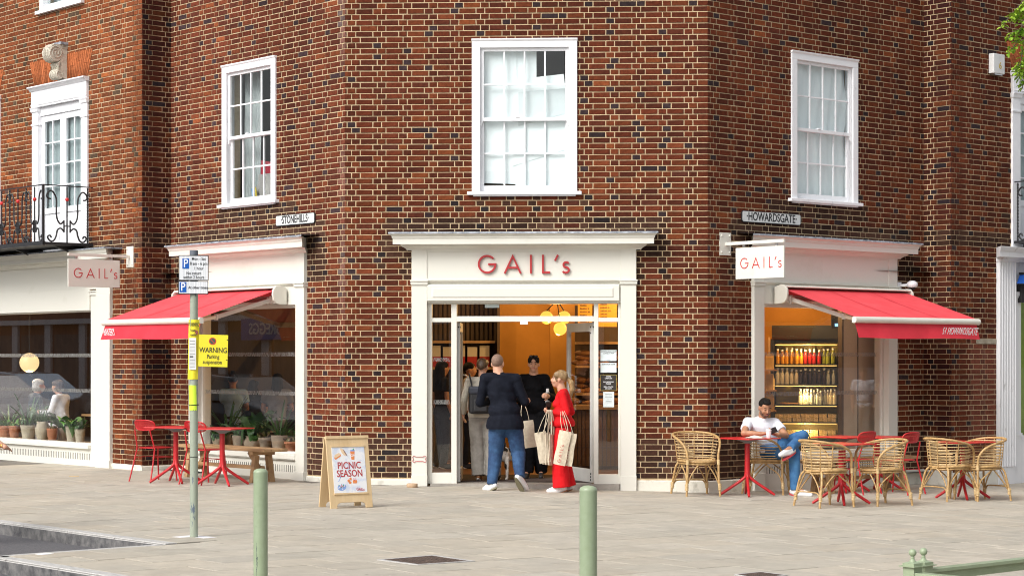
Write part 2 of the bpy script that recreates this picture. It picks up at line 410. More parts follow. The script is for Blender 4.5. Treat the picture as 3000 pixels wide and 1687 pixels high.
for seg in [(K2-dR*.0, arc[0])]:
    d = (seg[1]-seg[0]); L = d.length; d.normalize(); kerb_run(seg[0]+d*.06, d, 2, (L-.06)/2, .1)
for a, b in zip(arc[:-1], arc[1:]):
    d = b-a; L = d.length; d.normalize(); kerb_run(a, d, 1, L, .12)
kerb_run(arc[-1], dL, 7, .9)

# manhole cover, flush diamond with raised tread
def manhole(px4, label):
    P = [gp(*p) for p in px4]
    c = sum(P, Vector())/4; o = thing('manhole_cover', label, 'manhole cover', Matrix.Translation(c), 'manhole covers in the pavement')
    Q = [p-c for p in P]
    mb = MB(); up = Vector((0, 0, .005))
    def bil(u, v): return Q[0]*(1-u)*(1-v)+Q[1]*u*(1-v)+Q[2]*u*v+Q[3]*(1-u)*v
    fr = MB()
    for (u0, u1, v0, v1) in ((0, 1, 0, .06), (0, 1, .94, 1), (0, .06, .06, .94), (.94, 1, .06, .94)):
        vs = [bil(u, v)+up*2 for u, v in ((u0, v0), (u1, v0), (u1, v1), (u0, v1))]
        fr.add(vs+[v-Vector((0, 0, .03)) for v in vs], [(3, 2, 1, 0), (0, 1, 5, 4), (1, 2, 6, 5), (2, 3, 7, 6), (3, 0, 4, 7)])
    fr.build('frame', M_['kerb'], o)
    vs = [bil(u, v)+up*.9 for u, v in ((.06, .06), (.94, .06), (.94, .94), (.06, .94))]
    mb.add(vs, [(3, 2, 1, 0)])
    n = 22
    for i in range(n):
        for j in range(n):
            u = .08+.84*(i+.5)/n; v = .08+.84*(j+.5)/n; h = .42/n*(.9 if (i+j) % 2 else .5)
            vs = [bil(a, b)+up*(1.9) for a, b in ((u-h, v-h), (u+h, v-h), (u+h, v+h), (u-h, v+h))]
            mb.add(vs+[w-Vector((0, 0, .006)) for w in vs], [(3, 2, 1, 0), (0, 1, 5, 4), (1, 2, 6, 5), (2, 3, 7, 6), (3, 0, 4, 7)])
    mb.build('cover', M_['manhole'], o)
M_['manhole'] = mat('rusty_cast_iron', (.05, .035, .03), .75, (.16, .11, .085), 30, .3, 90)
manhole([(1104, 1641), (1270, 1627), (1393, 1645), (1223, 1656)], 'rusty diamond shaped manhole cover in the paving between the two bollards')
manhole([(2150, 1684), (2230, 1676), (2310, 1686), (2225, 1697)], 'manhole cover cut off by the bottom edge, left of the green railing')

# ================================================================ BRICKWORK
building = thing('brick_building', 'red brick corner building with cream bakery shopfronts and white sash windows', 'building')
rb = random.Random(3)
def brick_col(wall, s, z, header):
    r = rb.random(); k = rb.uniform(.84, 1.18)
    if header and r < .15 or r < .03: c = (.040, .029, .031)
    elif r < .36: c = (.084, .022, .0155)
    elif r < .78: c = (.112, .026, .0155)
    elif r < .975: c = (.138, .035, .0185)
    else: c = (.19, .05, .023)
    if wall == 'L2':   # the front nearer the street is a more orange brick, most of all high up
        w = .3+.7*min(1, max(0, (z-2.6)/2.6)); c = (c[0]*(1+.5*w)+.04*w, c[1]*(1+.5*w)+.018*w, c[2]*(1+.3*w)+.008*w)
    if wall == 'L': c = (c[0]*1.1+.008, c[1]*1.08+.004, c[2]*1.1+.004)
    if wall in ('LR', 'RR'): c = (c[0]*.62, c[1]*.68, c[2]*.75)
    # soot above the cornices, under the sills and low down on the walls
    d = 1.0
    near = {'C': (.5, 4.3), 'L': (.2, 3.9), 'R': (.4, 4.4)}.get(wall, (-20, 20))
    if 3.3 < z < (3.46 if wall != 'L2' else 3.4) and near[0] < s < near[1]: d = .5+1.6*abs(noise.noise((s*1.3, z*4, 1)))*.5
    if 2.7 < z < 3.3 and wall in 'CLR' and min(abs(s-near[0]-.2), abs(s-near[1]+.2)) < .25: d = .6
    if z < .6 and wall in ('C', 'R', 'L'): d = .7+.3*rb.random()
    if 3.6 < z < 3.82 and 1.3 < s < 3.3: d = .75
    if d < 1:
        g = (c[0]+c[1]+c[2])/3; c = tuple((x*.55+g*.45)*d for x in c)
    n = noise.noise((s*.5, z*.5, {'C': 0, 'L': 5, 'R': 9, 'L2': 14, 'R2': 18}.get(wall, 22)))
    k *= 1+.3*n+.2*noise.noise((s*2.1, z*1.7, 40))
    blk = c[0] < c[1]*1.6; c = (c[0]*.90, c[1]*.93, c[2]*.74) if not blk else (c[0]*.9, c[1]*.8, c[2]*.8)
    if wall == 'L' and s > LL-.14 and z < 6.5 or wall == 'C' and s < .02: q = max(0, min(.22, .08+.5*noise.noise((z*.9, 3, 1)))); c = tuple(x*(1-q)+y*q for x, y in zip(c, (.34, .25, .22)))
    if wall == 'R2' and z < 1.93 and s > .42: c = (.17, .052, .032) if not header else (.13, .05, .035)
    return tuple(max(.01, x*k) for x in c)
def brick_geo(V, Fc, C, s0, s1, z0, z1, col, seed=rb):
    j = lambda a=.0018: seed.uniform(-a, a)
    b = len(V); f = .006+seed.uniform(-.0015, .003); e = .004
    for (d, i) in ((-.02, 0), (f-.004, 0), (f, e)):
        for (s, z) in ((s0+i, z0+i), (s1-i, z0+i), (s1-i, z1-i), (s0+i, z1-i)): V.append((s+j(), -d, z+j()))
    Fc += [(b, b+1, b+5, b+4), (b+1, b+2, b+6, b+5), (b+2, b+3, b+7, b+6), (b+3, b, b+4, b+7),
           (b+4, b+5, b+9, b+8), (b+5, b+6, b+10, b+9), (b+6, b+7, b+11, b+10), (b+7, b+4, b+8, b+11), (b+8, b+9, b+10, b+11)]
    C += [col]*12
H = .0751
S_VAR = []; 
for k in range(30):
    V, Fc, C = [], [], []; col = brick_col('C', k*.7, 2, False); brick_geo(V, Fc, C, -.107, .107, -.031, .032, col)
    me = bpy.data.meshes.new('brick'); me.from_pydata(V, [], Fc); me.materials.append(M_['brick']); set_bc(me, C); S_VAR.append(me)
def brick_wall(wall, F, s0, s1, z0, z1, holes, phase=0, single=0):
    # mortar body, cut round the openings
    ss = sorted({s0, s1}|{min(max(h[0], s0), s1) for h in holes}|{min(max(h[1], s0), s1) for h in holes})
    zs = sorted({z0, z1}|{min(max(h[2], z0), z1) for h in holes}|{min(max(h[3], z0), z1) for h in holes})
    mb = MB()
    for a, b in zip(ss[:-1], ss[1:]):
        for c, d in zip(zs[:-1], zs[1:]):
            mx, mz = (a+b)/2, (c+d)/2
            if any(h[0] < mx < h[1] and h[2] < mz < h[3] for h in holes): continue
            mb.fb(a, b, -.28, 0, c, d)
    o = mb.build('brick_wall', M_['mortar'], building, F.M())
    V, Fc, C = [], [], []; cand = []
    row = 0; z = 0.0
    while z < z1:
        if z >= z0-.001:
            x = s0 - (.0 if row % 2 else .169) + phase; h = row % 2
            x -= .34
            while x < s1:
                L = .1025 if h else .215
                a, b = max(x, s0-.003), min(x+L, s1+.003)
                segs = [(a, b)] if b-a > .012 else []
                for hh in holes:
                    if hh[2] < z+.04 and hh[3] > z+.03:
                        ns = []
                        for (p, q) in segs:
                            if q <= hh[0] or p >= hh[1]: ns.append((p, q)); continue
                            if hh[0]-p > .03: ns.append((p, hh[0]-.004))
                            if q-hh[1] > .03: ns.append((hh[1]+.004, q))
                        segs = ns
                for (p, q) in segs:
                    full = (not h) and abs(q-p-.215) < .001
                    cand.append((p, q, z, h, full))
                x += L+.0133; h = 1-h
        z += H; row += 1
    pick = set()
    if single:
        near = sorted([i for i, c in enumerate(cand) if c[4] and .8 < c[2] < 3.0 or c[4] and 3.6 < c[2] < 6.3], key=lambda i: (abs(cand[i][2]-1.67)+.001*i))
        pick = set(near[:single])
    for i, (p, q, zz, h, full) in enumerate(cand):
        if i in pick:
            b = link('brick', rb.choice(S_VAR), o, Matrix.Translation(((p+q)/2, 0, zz+.0375)))
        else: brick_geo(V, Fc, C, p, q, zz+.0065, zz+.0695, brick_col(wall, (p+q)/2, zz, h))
    me = bpy.data.meshes.new('bricks'); me.from_pydata(V, [], Fc); me.materials.append(M_['brick']); set_bc(me, C)
    tag(link('bricks', me, o), kind='stuff')
    return o
SFC = (.895, 3.871); SFL = (.584, 3.527); SFR = (.847, 3.915)
TOP = 8.4
WC = (1.694, 3.091, 3.84, 5.89); WL = (1.429, 2.792, 3.84, 5.87); WR = (1.649, 3.066, 3.83, 5.885)
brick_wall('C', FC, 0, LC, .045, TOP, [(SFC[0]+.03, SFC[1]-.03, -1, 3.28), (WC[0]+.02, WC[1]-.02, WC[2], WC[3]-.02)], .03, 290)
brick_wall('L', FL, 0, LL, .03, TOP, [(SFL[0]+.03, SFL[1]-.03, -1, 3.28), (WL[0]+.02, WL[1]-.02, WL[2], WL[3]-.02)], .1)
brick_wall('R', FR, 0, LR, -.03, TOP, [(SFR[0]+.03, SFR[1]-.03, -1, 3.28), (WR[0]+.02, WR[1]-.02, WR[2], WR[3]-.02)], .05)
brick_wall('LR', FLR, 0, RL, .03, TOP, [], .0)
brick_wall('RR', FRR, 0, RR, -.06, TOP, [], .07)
FW = (-3.366, -1.577, 3.3, 6.0); FW0 = (-6.15, -4.50, 3.3, 6.0)
brick_wall('L2', FL2, -9, 0, .0, TOP, [(-8.6, -.86, -1, 3.25), (FW[0]+.02, FW[1]-.02, FW[2], FW[3]), (FW0[0], FW0[1], FW0[2], FW0[3]), (-3.12, -1.79, 7.2, 8.4)], .12)
brick_wall('R2', FR2, 0, 5.5, -.12, TOP, [(1.1, 5.3, -1, 3.15), (1.47, 3.2, 3.3, 6.0)], .02)
# plinth of painted masonry
def plinth(F, a0, a1, z1, zb, d=.03):
    mb = MB(); n = max(2, int((a1-a0)/.25)); pr_ = random.Random(int(a1*100))
    mb.fb(a0, a1, -.02, d, -.4, z1-.012)
    mb.profile([(-.02, z1-.014), (d, z1-.014), (d-.012, z1), (-.02, z1)], a0, a1, ret=False)
    mb.build('plinth', M_['cream_dirty'], building, F.M())
plinth(FC, -.012, SFC[0]-.01, .062, 0); plinth(FC, SFC[1]+.01, LC+.012, .055, 0)
plinth(FL, 0, SFL[0]-.01, .07, 0); plinth(FL, SFL[1]+.01, LL+.012, .065, 0)
plinth(FR, -.012, SFR[0]-.01, .05, 0); plinth(FR, SFR[1]+.01, LR, .04, 0)
plinth(FLR, -.02, RL, .07, 0); plinth(FRR, 0, RR+.02, .03, 0)
plinth(FL2, -.85, .012, .08, 0); plinth(FR2, -.012, 1.09, 0.0, 0, .035)
# parapet coping
for F, a, b in ((FC, -.1, LC+.1), (FL, 0, LL), (FR, 0, LR), (FL2, -9, 0), (FR2, 0, 5.5)):
    MB().fb(a, b, -.32, .05, TOP, TOP+.08).build('coping', M_['cream_dirty'], building, F.M())

# ================================================================ WINDOWS ABOVE
def panes(parent, F, rects, d, m='glass_up', M=None):
    for (a0, a1, z0, z1) in rects:
        MB().fb(a0, a1, d-.004, d, z0, z1).build('pane', M_[m], parent)
def sash_window(F, s0, s1, z0, z1, old=False):
    wm = M_['white_old' if old else 'white']
    mb = MB(); fw = .112
    mb.fb(s0, s0+fw, -.12, .03, z0, z1-fw); mb.fb(s1-fw, s1, -.12, .03, z0, z1-fw); mb.fb(s0, s1, -.12, .03, z1-fw, z1)
    mb.fb(s0+fw-.02, s0+fw, -.12, .012, z0, z1-fw-.02); mb.fb(s1-fw, s1-fw+.018, -.12, .012, z0, z1-fw-.02)
    mb.profile([(.03, z1-.03), (.045, z1-.012), (.05, z1+.006), (-.02, z1+.006), (-.02, z1-.03)], s0-.006, s1+.006, ret=False)
    w = mb.build('window', wm, building, F.M(), bevel=.004)
    MB().fb(s0-.06, s1+.06, -.12, .075, z0-.045, z0).build('sill', wm, w, bevel=.006)
    MB().fb(s0+.02, s1-.02, -.02, .045, z0-.062, z0-.0452).build('sill', M_['white_old'], w)
    a0, a1 = s0+fw, s1-fw; zm = z0+(z1-z0)*.475
    for (b, t, dd) in ((zm-.02, z1-fw, -.012), (z0, zm+.02, -.052)):
        up = dd > -.03; sh = MB(); st = .045; bot = .045 if up else .085; tp = .045 if up else .04
        sh.fb(a0, a0+st, dd-.04, dd, b, t); sh.fb(a1-st, a1, dd-.04, dd, b, t)
        sh.fb(a0+st, a1-st, dd-.04, dd, b, b+bot); sh.fb(a0+st, a1-st, dd-.04, dd, t-tp, t)
        g0, g1, h0, h1 = a0+st, a1-st, b+bot, t-tp
        cw = (g1-g0)/4; zc = (h0+h1)/2
        for k in (1, 2, 3): sh.fb(g0+cw*k-.011, g0+cw*k+.011, dd-.032, dd-.006, h0, h1)
        sh.fb(g0, g1, dd-.03, dd-.008, zc-.011, zc+.011)
        if up:
            sh.prism([(a0, b), (a0+.03, b), (a0+.02, b-.05), (a0, b-.07)], -dd+.0, -dd+.04); sh.prism([(a1, b), (a1, b-.07), (a1-.02, b-.05), (a1-.03, b)], -dd, -dd+.04)
            sh.fb((a0+a1)/2-.12, (a0+a1)/2-.06, dd-.05, dd+.01, b+bot, b+bot+.02)
        sh.build('sash', wm, w, bevel=.003)
        panes(w, F, [(g0+cw*k+.011, g0+cw*(k+1)-.011, q, r) for k in range(4) for q, r in ((h0, zc-.011), (zc+.011, h1))], dd-.018)
    return w, (a0, a1)
M_['paper'] = mat('white_paper_sheet', (.78, .83, .84), .7, (.88, .91, .92), 1.2, .1, 4)
M_['paper2'] = mat('pale_grey_board', (.62, .67, .68), .7, (.70, .74, .75), 1.5)
M_['room'] = mat('unlit_room_wall', (.11, .11, .115), .8, (.16, .155, .15), 2)
M_['curtain'] = mat('thin_grey_curtain', (.30, .33, .33), .8, (.42, .45, .45), 3, .2, 6)
def room_box(w, s0, s1, z0, z1, depth=1.5, m='room'):
    mb = MB()
    mb.fb(s0-.3, s1+.3, -depth-.02, -depth, z0-.4, z1+.2); mb.fb(s0-.32, s0-.3, -depth, -.29, z0-.4, z1+.2); mb.fb(s1+.3, s1+.32, -depth, -.29, z0-.4, z1+.2)
    mb.fb(s0-.3, s1+.3, -depth, -.29, z1+.2, z1+.22); mb.fb(s0-.3, s1+.3, -depth, -.29, z0-.42, z0-.4)
    mb.build('room_lining', M_[m], w)
# centre window: blocked with white sheets, dark gap at top right
w, (a0, a1) = sash_window(FC, *WC[:2], WC[2]+.03, WC[3])
room_box(w, a0, a1, 3.8, 5.9, 1.0)
def sheet(w, pts, d, m='paper', th=.006):   # pts in (s,z)
    MB().prism(pts, -d, -d+th).build('paper_sheet', M_[m], w)
sheet(w, [(a0-.05, 4.0), (a0+.50, 3.98), (a0+.47, 5.95), (a0-.05, 5.95)], -.115)
sheet(w, [(a0+.46, 3.86), (a1+.04, 3.8), (a1-.01, 4.9), (a1-.07, 5.44), (a0+.46, 5.37)], -.105)
sheet(w, [(a0+.40, 5.3), (a0+.74, 5.3), (a0+.74, 5.95), (a0+.40, 5.95)], -.125)
sheet(w, [(a0+.5, 4.75), (a1-.02, 4.92), (a1-.05, 5.25), (a0+.5, 5.2)], -.098, 'paper2', .003)
sheet(w, [(a0+.42, 4.22), (a1, 4.45), (a1, 4.72), (a0+.44, 4.72)], -.097, 'paper', .003)
MB().fb(a0+.06, a0+.5, -.22, -.2, 3.85, 4.02).build('cardboard', mat('brown_board', (.2, .15, .1), .8), w)
# right window: crumpled white sheeting
w, (a0, a1) = sash_window(FR, *WR[:2], WR[2]+.03, WR[3], True)
room_box(w, a0, a1, 3.8, 5.9, 1.0)
mb = MB(); nx, nz = 28, 30; vs = []
for i in range(nx+1):
    for j in range(nz+1):
        s = a0+.0+(a1-a0)*i/nx; z = 3.9+1.97*j/nz
        d = -.125+.03*noise.noise((s*5+j*.05, z*1.6, 3))+.02*math.sin(s*30+math.sin(z*3)*2)*(.4+.6*j/nz)
        vs.append((s, -d, z))
mb.add(vs, [(i*(nz+1)+j, (i+1)*(nz+1)+j, (i+1)*(nz+1)+j+1, i*(nz+1)+j+1) for i in range(nx) for j in range(nz)], 0, True)
mb.build('plastic_sheet', M_['paper'], w)
# left window: dark room, curtain, piled boxes
w, (a0, a1) = sash_window(FL, *WL[:2], WL[2]+.03, WL[3], True)
room_box(w, a0, a1, 3.8, 5.9, 2.2)
mb = MB(); vs = []; nx = 20
for i in range(nx+1):
    s = a0-.02+.42*i/nx; d = -.3+.03*math.sin(i*1.9)
    vs += [(s, -d, 3.85), (s+.03*math.sin(i), -d+.02, 5.9)]
mb.add(vs, [(2*i, 2*i+2, 2*i+3, 2*i+1) for i in range(nx)], 0, True); mb.build('curtain', M_['curtain'], w)
bxm = mat('grey_archive_box', (.34, .32, .31), .8, (.42, .4, .38), 5)
for k, (s, z, ww, hh) in enumerate([(a0+.42, 3.87, .55, .13), (a0+.38, 4.0, .6, .15), (a0+.42, 4.15, .45, .14)]):
    MB().fb(s, s+ww, -.6, -.25, z+.0005, z+hh).build('box', bxm, w)
mb = MB(); mb.prism([(a0+.4, 4.29), (a0+.95, 4.29), (a0+.8, 4.42), (a0+.42, 4.5)], .3, .34); mb.build('red_bag', mat('red_carrier_bag', (.35, .02, .04), .5), w)
MB().prism([(a0+.7, 4.29), (a0+1.05, 4.29), (a0+1.0, 4.55), (a0+.8, 4.72)], .38, .4).build('crumpled_sheet', M_['curtain'], w)
MB().prism([(a0+.36, 3.875), (a0+.44, 3.875), (a0+.40, 4.1), (a0+.33, 4.09)], .19, .2).build('book', mat('blue_book', (.06, .25, .5), .5), w)
MB().prism([(a0+.45, 3.875), (a0+.49, 3.875), (a0+.44, 4.11), (a0+.405, 4.1)], .19, .2).build('book', mat('yellow_book', (.5, .38, .05), .5), w)

# French windows of the left front
M_['greyroom'] = mat('grey_green_blind', (.30, .36, .37), .7, (.36, .42, .43), 2)
def french_window(F, s0, s1, z0, z1):
    mb = MB(); pw = .2
    mb.fb(s0, s0+pw, -.1, .035, z0, z1-.33); mb.fb(s1-pw, s1, -.1, .035, z0, z1-.33)
    for a, b in ((s0-.012, s0+pw+.012), (s1-pw-.012, s1+.012)):
        mb.profile([(-.02, z1-.62), (.045, z1-.62), (.05, z1-.59), (-.02, z1-.59)], a, b, ret=False)
        mb.profile([(-.02, z1-.40), (.05, z1-.40), (.06, z1-.36), (.075, z1-.33), (-.02, z1-.33)], a, b, ret=False)
    mb.fb(s0, s1, -.1, .05, z1-.33, z1-.06)
    mb.profile([(.05, z1-.31), (.062, z1-.29), (.05, z1-.27)], s0, s1, ret=False)
    mb.profile([(-.02, z1-.07), (.06, z1-.07), (.085, z1-.04), (.12, z1-.02), (.12, z1), (-.02, z1)], s0-.02, s1+.02, ret=False)
    mb.fb(s0+pw, s1-pw, -.1, -.01, z1-.47, z1-.33)
    w = mb.build('window', M_['white'], building, F.M(), bevel=.004)
    zt = z1-.47; mid = (s0+s1)/2; zb = z0+.0
    for a0, a1 in ((s0+pw, mid-.004), (mid+.004, s1-pw)):
        st = .095; lf = MB(); dd = -.035; g0, g1 = a0+st, a1-st*.9; gb, gt = zb+.75, zt-.1
        lf.fb(a0, g0, dd-.045, dd, zb, zt); lf.fb(g1, a1, dd-.045, dd, zb, zt); lf.fb(g0, g1, dd-.045, dd, gt, zt); lf.fb(g0, g1, dd-.045, dd, gb-.09, gb)
        lf.fb(g0, g1, dd-.035, dd-.02, zb, gb-.09); lf.fb(g0+.04, g1-.04, dd-.035, dd-.008, zb+.15, gb-.2)
        mc = (g0+g1)/2; lf.fb(mc-.011, mc+.011, dd-.035, dd-.006, gb, gt)
        rh = (gt-gb)/4
        for k in (1, 2, 3): lf.fb(g0, g1, dd-.033, dd-.004, gb+rh*k-.012, gb+rh*k+.012)
        lf.build('casement', M_['white'], w, bevel=.003)
        panes(w, F, [(q, r, gb+rh*k+.012, gb+rh*(k+1)-.012) for k in range(4) for q, r in ((g0, mc-.011), (mc+.011, g1))], dd-.02)
    MB().fb(s0+.1, s1-.1, -.13, -.12, z0, z1-.2).build('blind', M_['greyroom'], w)
    return w
french_window(FL2, *FW); french_window(FL2, *FW0); french_window(FR2, 1.47, 3.2, 3.3, 5.97)
# second-floor window whose sill shows at the top left
mb = MB(); mb.fb(-3.2, -1.71, -.1, .07, 7.15, 7.2); mb.build('sill', M_['white_old'], building, FL2.M())
mb = MB(); mb.fb(-3.12, -3.0, -.1, .03, 7.2, 8.38); mb.fb(-1.91, -1.79, -.1, .03, 7.2, 8.38); mb.fb(-3.0, -1.91, -.1, -.02, 7.2, 7.29)
w = mb.build('window', M_['white'], building, FL2.M()); MB().fb(-3.0, -1.91, -.06, -.055, 7.29, 8.38).build('pane', M_['glass_up'], w)
MB().fb(-3.1, -1.8, -.24, -.22, 7.2, 8.38).build('blind', M_['greyroom'], w)
# gauged brick lintels
M_['gauge'] = brick_mat()
def lintel(F, s0, s1, z0, z1, n=34):
    root = None; cx = (s0+s1)/2; fan = .16
    base = MB().prism([(s0, z0), (s1, z0), (s1+fan, z1), (s0-fan, z1)], -.004, .02).build('lintel', M_['mortar'], building, F.M())
    lr = random.Random(5); shown = 0
    for i in range(n):
        u0, u1 = i/n, (i+1)/n
        cut = lr.choice((.35, .62, .5)) if lr.random() < .9 else 1
        for v0, v1 in ((0, cut), (cut, 1)):
            if v1-v0 < .01: continue
            def P(u, v): return (s0-fan*v+(s1-s0+2*fan*v)*u, z0+(z1-z0)*v)
            e = .10/n
            q = [P(u0+e, v0+.008), P(u1-e, v0+.008), P(u1-e, v1-.008), P(u0+e, v1-.008)]
            mb = MB(); mb.prism(q, -.013, .0)
            me = mb.mesh('brick'); k = lr.uniform(.75, 1.15); dk = .45 if v0 == 0 and lr.random() < .8 else 1
            set_bc(me, [(.42*k*(dk if z < z0+.12 else 1), .13*k*(dk if z < z0+.12 else 1), .05*k*(dk if z < z0+.12 else 1)) for (_, _, z) in mb.v]); me.materials.append(M_['brick']); link('brick', me, base)
lintel(FL2, -3.33, -1.60, 6.02, 6.42); lintel(FL2, -6.1, -4.54, 6.02, 6.42, 30)
lintel(FR2, 1.5, 3.17, 6.0, 6.4, 32)

M_['stone_dull'] = mat('dull_stone_lintel', (.22, .19, .14), .9, (.42, .37, .29), 8, .4, 40, detail=8)
z_ = bp(2880, 995, FR2)[1]
MB().fb(.60, 1.09, -.02, .012, z_-.06, z_+.012).build('stone_band', M_['stone_dull'], building, FR2.M())
# ================================================================ SHOPFRONTS
def letters(parent, M, cap, mat_, depth=.02, w=.102, italic=0):
    """the shop name drawn as single strokes, cap height 1"""
    def arc(cx, cz, r, a0, a1, n=22, rz=None): return [(cx+r*math.cos(R_(a0+(a1-a0)*i/n)), cz+(rz or r)*math.sin(R_(a0+(a1-a0)*i/n))) for i in range(n+1)]
    G = arc(.5, .5, .45, 42, 360, 30)+[(.56, .5)]
    h = w/2
    strokes = [('G', [G]), ('A', [[(1.45, .0), (1.885, .93), (2.32, 0)], [(1.62, .31), (2.15, .31)]]), ('I', [[(2.87, 0), (2.87, 1)]]),
               ('L', [[(3.52, 1), (3.52, h), (3.9, h)]]), ('apostrophe', [[(4.17, .68), (4.33, .99)]]),
               ('s', [arc(4.78, .455, .155, 35, 250, 12, .145)[:-1]+arc(4.745, .185, .175, 70, -150, 14, .15)])]
    for nm, ss in strokes:
        mb = MB()
        for st in ss: mb.ribbon([(x*cap, z*cap) for x, z in st], w*cap, -depth, 0)
        mb.build('letter', mat_, parent, M)
def thing_part(name, F): return link(name, None, building, F.M())
def shopfront(F, s0, s1, zg, kind, sill=None):
    """timber shopfront between s0 and s1; zg = pavement height"""
    pw = .205; dP = .06
    zc0, zc1 = 2.63, 2.70
    sf = thing_part('shopfront', F)
    for a, b in ((s0, s0+pw), (s1-pw, s1)):
        mb = MB()
        mb.fb(a, b, -.2, dP, .115, zc0); mb.fb(a+.0, b, -.2, dP-.002, zc1, 3.1)
        mb.fb(a-.004, b+.004, -.2, dP+.014, zg-.1, .115)
        mb.fb(a-.012, b+.012, -.2, dP+.02, zc0+.012, zc1-.02); mb.fb(a-.018, b+.018, -.2, dP+.032, zc1-.02, zc1); mb.fb(a-.006, b+.006, -.2, dP+.01, zc0, zc0+.012)
        mb.build('pilaster', M_['cream'], sf, bevel=.004)
    # frieze with a sunk panel, architrave
    mb = MB(); mb.fb(s0+pw, s1-pw, -.2, dP-.014, 2.72, 3.1)
    mb.fb(s0+pw, s1-pw, -.2, dP-.002, 3.075, 3.1); mb.fb(s0+pw, s1-pw, -.2, dP+.0, 2.70, 2.72)
    mb.build('frieze', M_['cream'], sf, bevel=.003)
    mb = MB(); mb.profile([(-.05, 2.66), (dP-.02, 2.66), (dP+.0, 2.675), (dP+.02, 2.69), (dP+.02, 2.699), (-.05, 2.699)], s0+pw, s1-pw, ret=False)
    mb.fb(s0+pw, s1-pw, -.2, dP-.03, 2.40, 2.66); mb.build('architrave', M_['cream'], sf)
    # cornice: bed mould, corona, crown, lead
    e = 0
    mb = MB()
    mb.profile([(-.05, 3.098), (dP+.005, 3.098), (dP+.012, 3.112), (dP+.03, 3.125), (dP+.07, 3.145), (dP+.08, 3.165), (-.05, 3.165)], s0+.0, s1-.0)
    cn = mb.build('cornice', M_['cream'], sf)
    mb = MB()
    mb.profile([(-.05, 3.165), (.25, 3.165), (.25, 3.235), (.255, 3.24), (.255, 3.246), (.262, 3.25), (.262, 3.27), (.275, 3.278), (.29, 3.298), (.292, 3.305), (-.05, 3.305)], s0+.02, s1-.02)
    mb.build('corona', M_['cream'], sf)
    mb = MB(); n = 60; a0, a1 = s0-.285, s1+.285; lr = random.Random(9)
    vs = []
    for i in range(n+1):
        a = a0+(a1-a0)*i/n; w = lr.uniform(-.003, .004)
        vs += [(a, .02, 3.345), (a, -.296-w, 3.322+lr.uniform(-.002, .002)), (a, -.304-w, 3.302+lr.uniform(-.004, .003)), (a, -.25, 3.3055)]
    mb.add(vs, [(4*i+k, 4*i+4+k, 4*i+5+k, 4*i+1+k) for i in range(n) for k in range(3)])
    mb.build('lead_flashing', M_['lead'], sf)
    if kind == 'window':
        o0, o1 = s0+pw, s1-pw; zs = .345; dG = -.07
        mb = MB()
        mb.fb(o0, o1, -.2, .075, zs-.07, zs); mb.fb(o0, o1, -.2, .06, zs-.085, zs-.0702)
        mb.build('sill', M_['cream'], sf, bevel=.006)
        mb = MB(); mb.fb(o0, o1, -.2, .025, zg-.1, zs-.09); r = mb.build('stall_riser', M_['cream'], sf)
        mb = MB(); k = o0+.08
        while k < o1-.05: mb.fb(k, k+.012, .02, .0262, .10, .195); k += .052
        mb.build('vent_slots', M_['ventblack'], sf)
        mb = MB()
        mb.fb(o0+.0005, o0+.045, -.16, -.03, zs, 2.40); mb.fb(o1-.045, o1-.0005, -.16, -.03, zs, 2.40); mb.fb(o0+.045, o1-.045, -.16, -.03, 2.36, 2.40); mb.fb(o0+.045, o1-.045, -.16, -.045, zs, zs+.03)
        mb.build('window_frame', M_['cream'], sf, bevel=.003)
        MB().fb(o0+.045, o1-.045, dG-.008, dG, zs+.03, 2.36).build('pane', M_['glass'], sf)
        zig(sf, o0+.06, o1-.1 if F is FR else o1-.05, (1.175, 1.72), dG+.002)
    return sf
def zig(parent, a0, a1, zs, d, h=.055):
    """frosted manifestation: a row of X, V and slanted strokes"""
    zr = random.Random(int(a1*10))
    for z in zs:
        mb = MB(); a = a0
        while a < a1-.04:
            k = zr.choice('XVX/N\\V'); w = zr.uniform(.022, .038)
            def st(x0, z0, x1, z1): mb.ribbon([(a+x0*w, z+(z0-.5)*h), (a+x1*w, z+(z1-.5)*h)], .0045, -d-.0008, -d)
            if k in 'X/': st(0, 0, 1, 1)
            if k in 'X\\': st(0, 1, 1, 0)
            if k == 'V': st(0, 1, .5, 0); st(.5, 0, 1, 1)
            if k == 'N': st(0, 0, 0, 1); st(0, 1, 1, 0)
            a += w*.62
        mb.build('frosted_pattern', M_['frost'], parent)
M_['frost'] = mat('frosted_vinyl', (.27, .27, .26), .7)
M_['ventblack'] = mat('vent_slot_shadow_gap', (.03, .03, .03), .8)
sfC = shopfront(FC, *SFC, -.05, 'door'); sfL = shopfront(FL, *SFL, 0, 'window'); sfR = shopfront(FR, *SFR, -.14, 'window')
letters(sfC, Matrix.Translation((SFC[0]+.206+bp(1401, 800, FC, .06)[0]-bp(1252, 800, FC, .06)[0], -.05, bp(1500, 801, FC, .06)[1])), .245, M_['redlet'], .03)
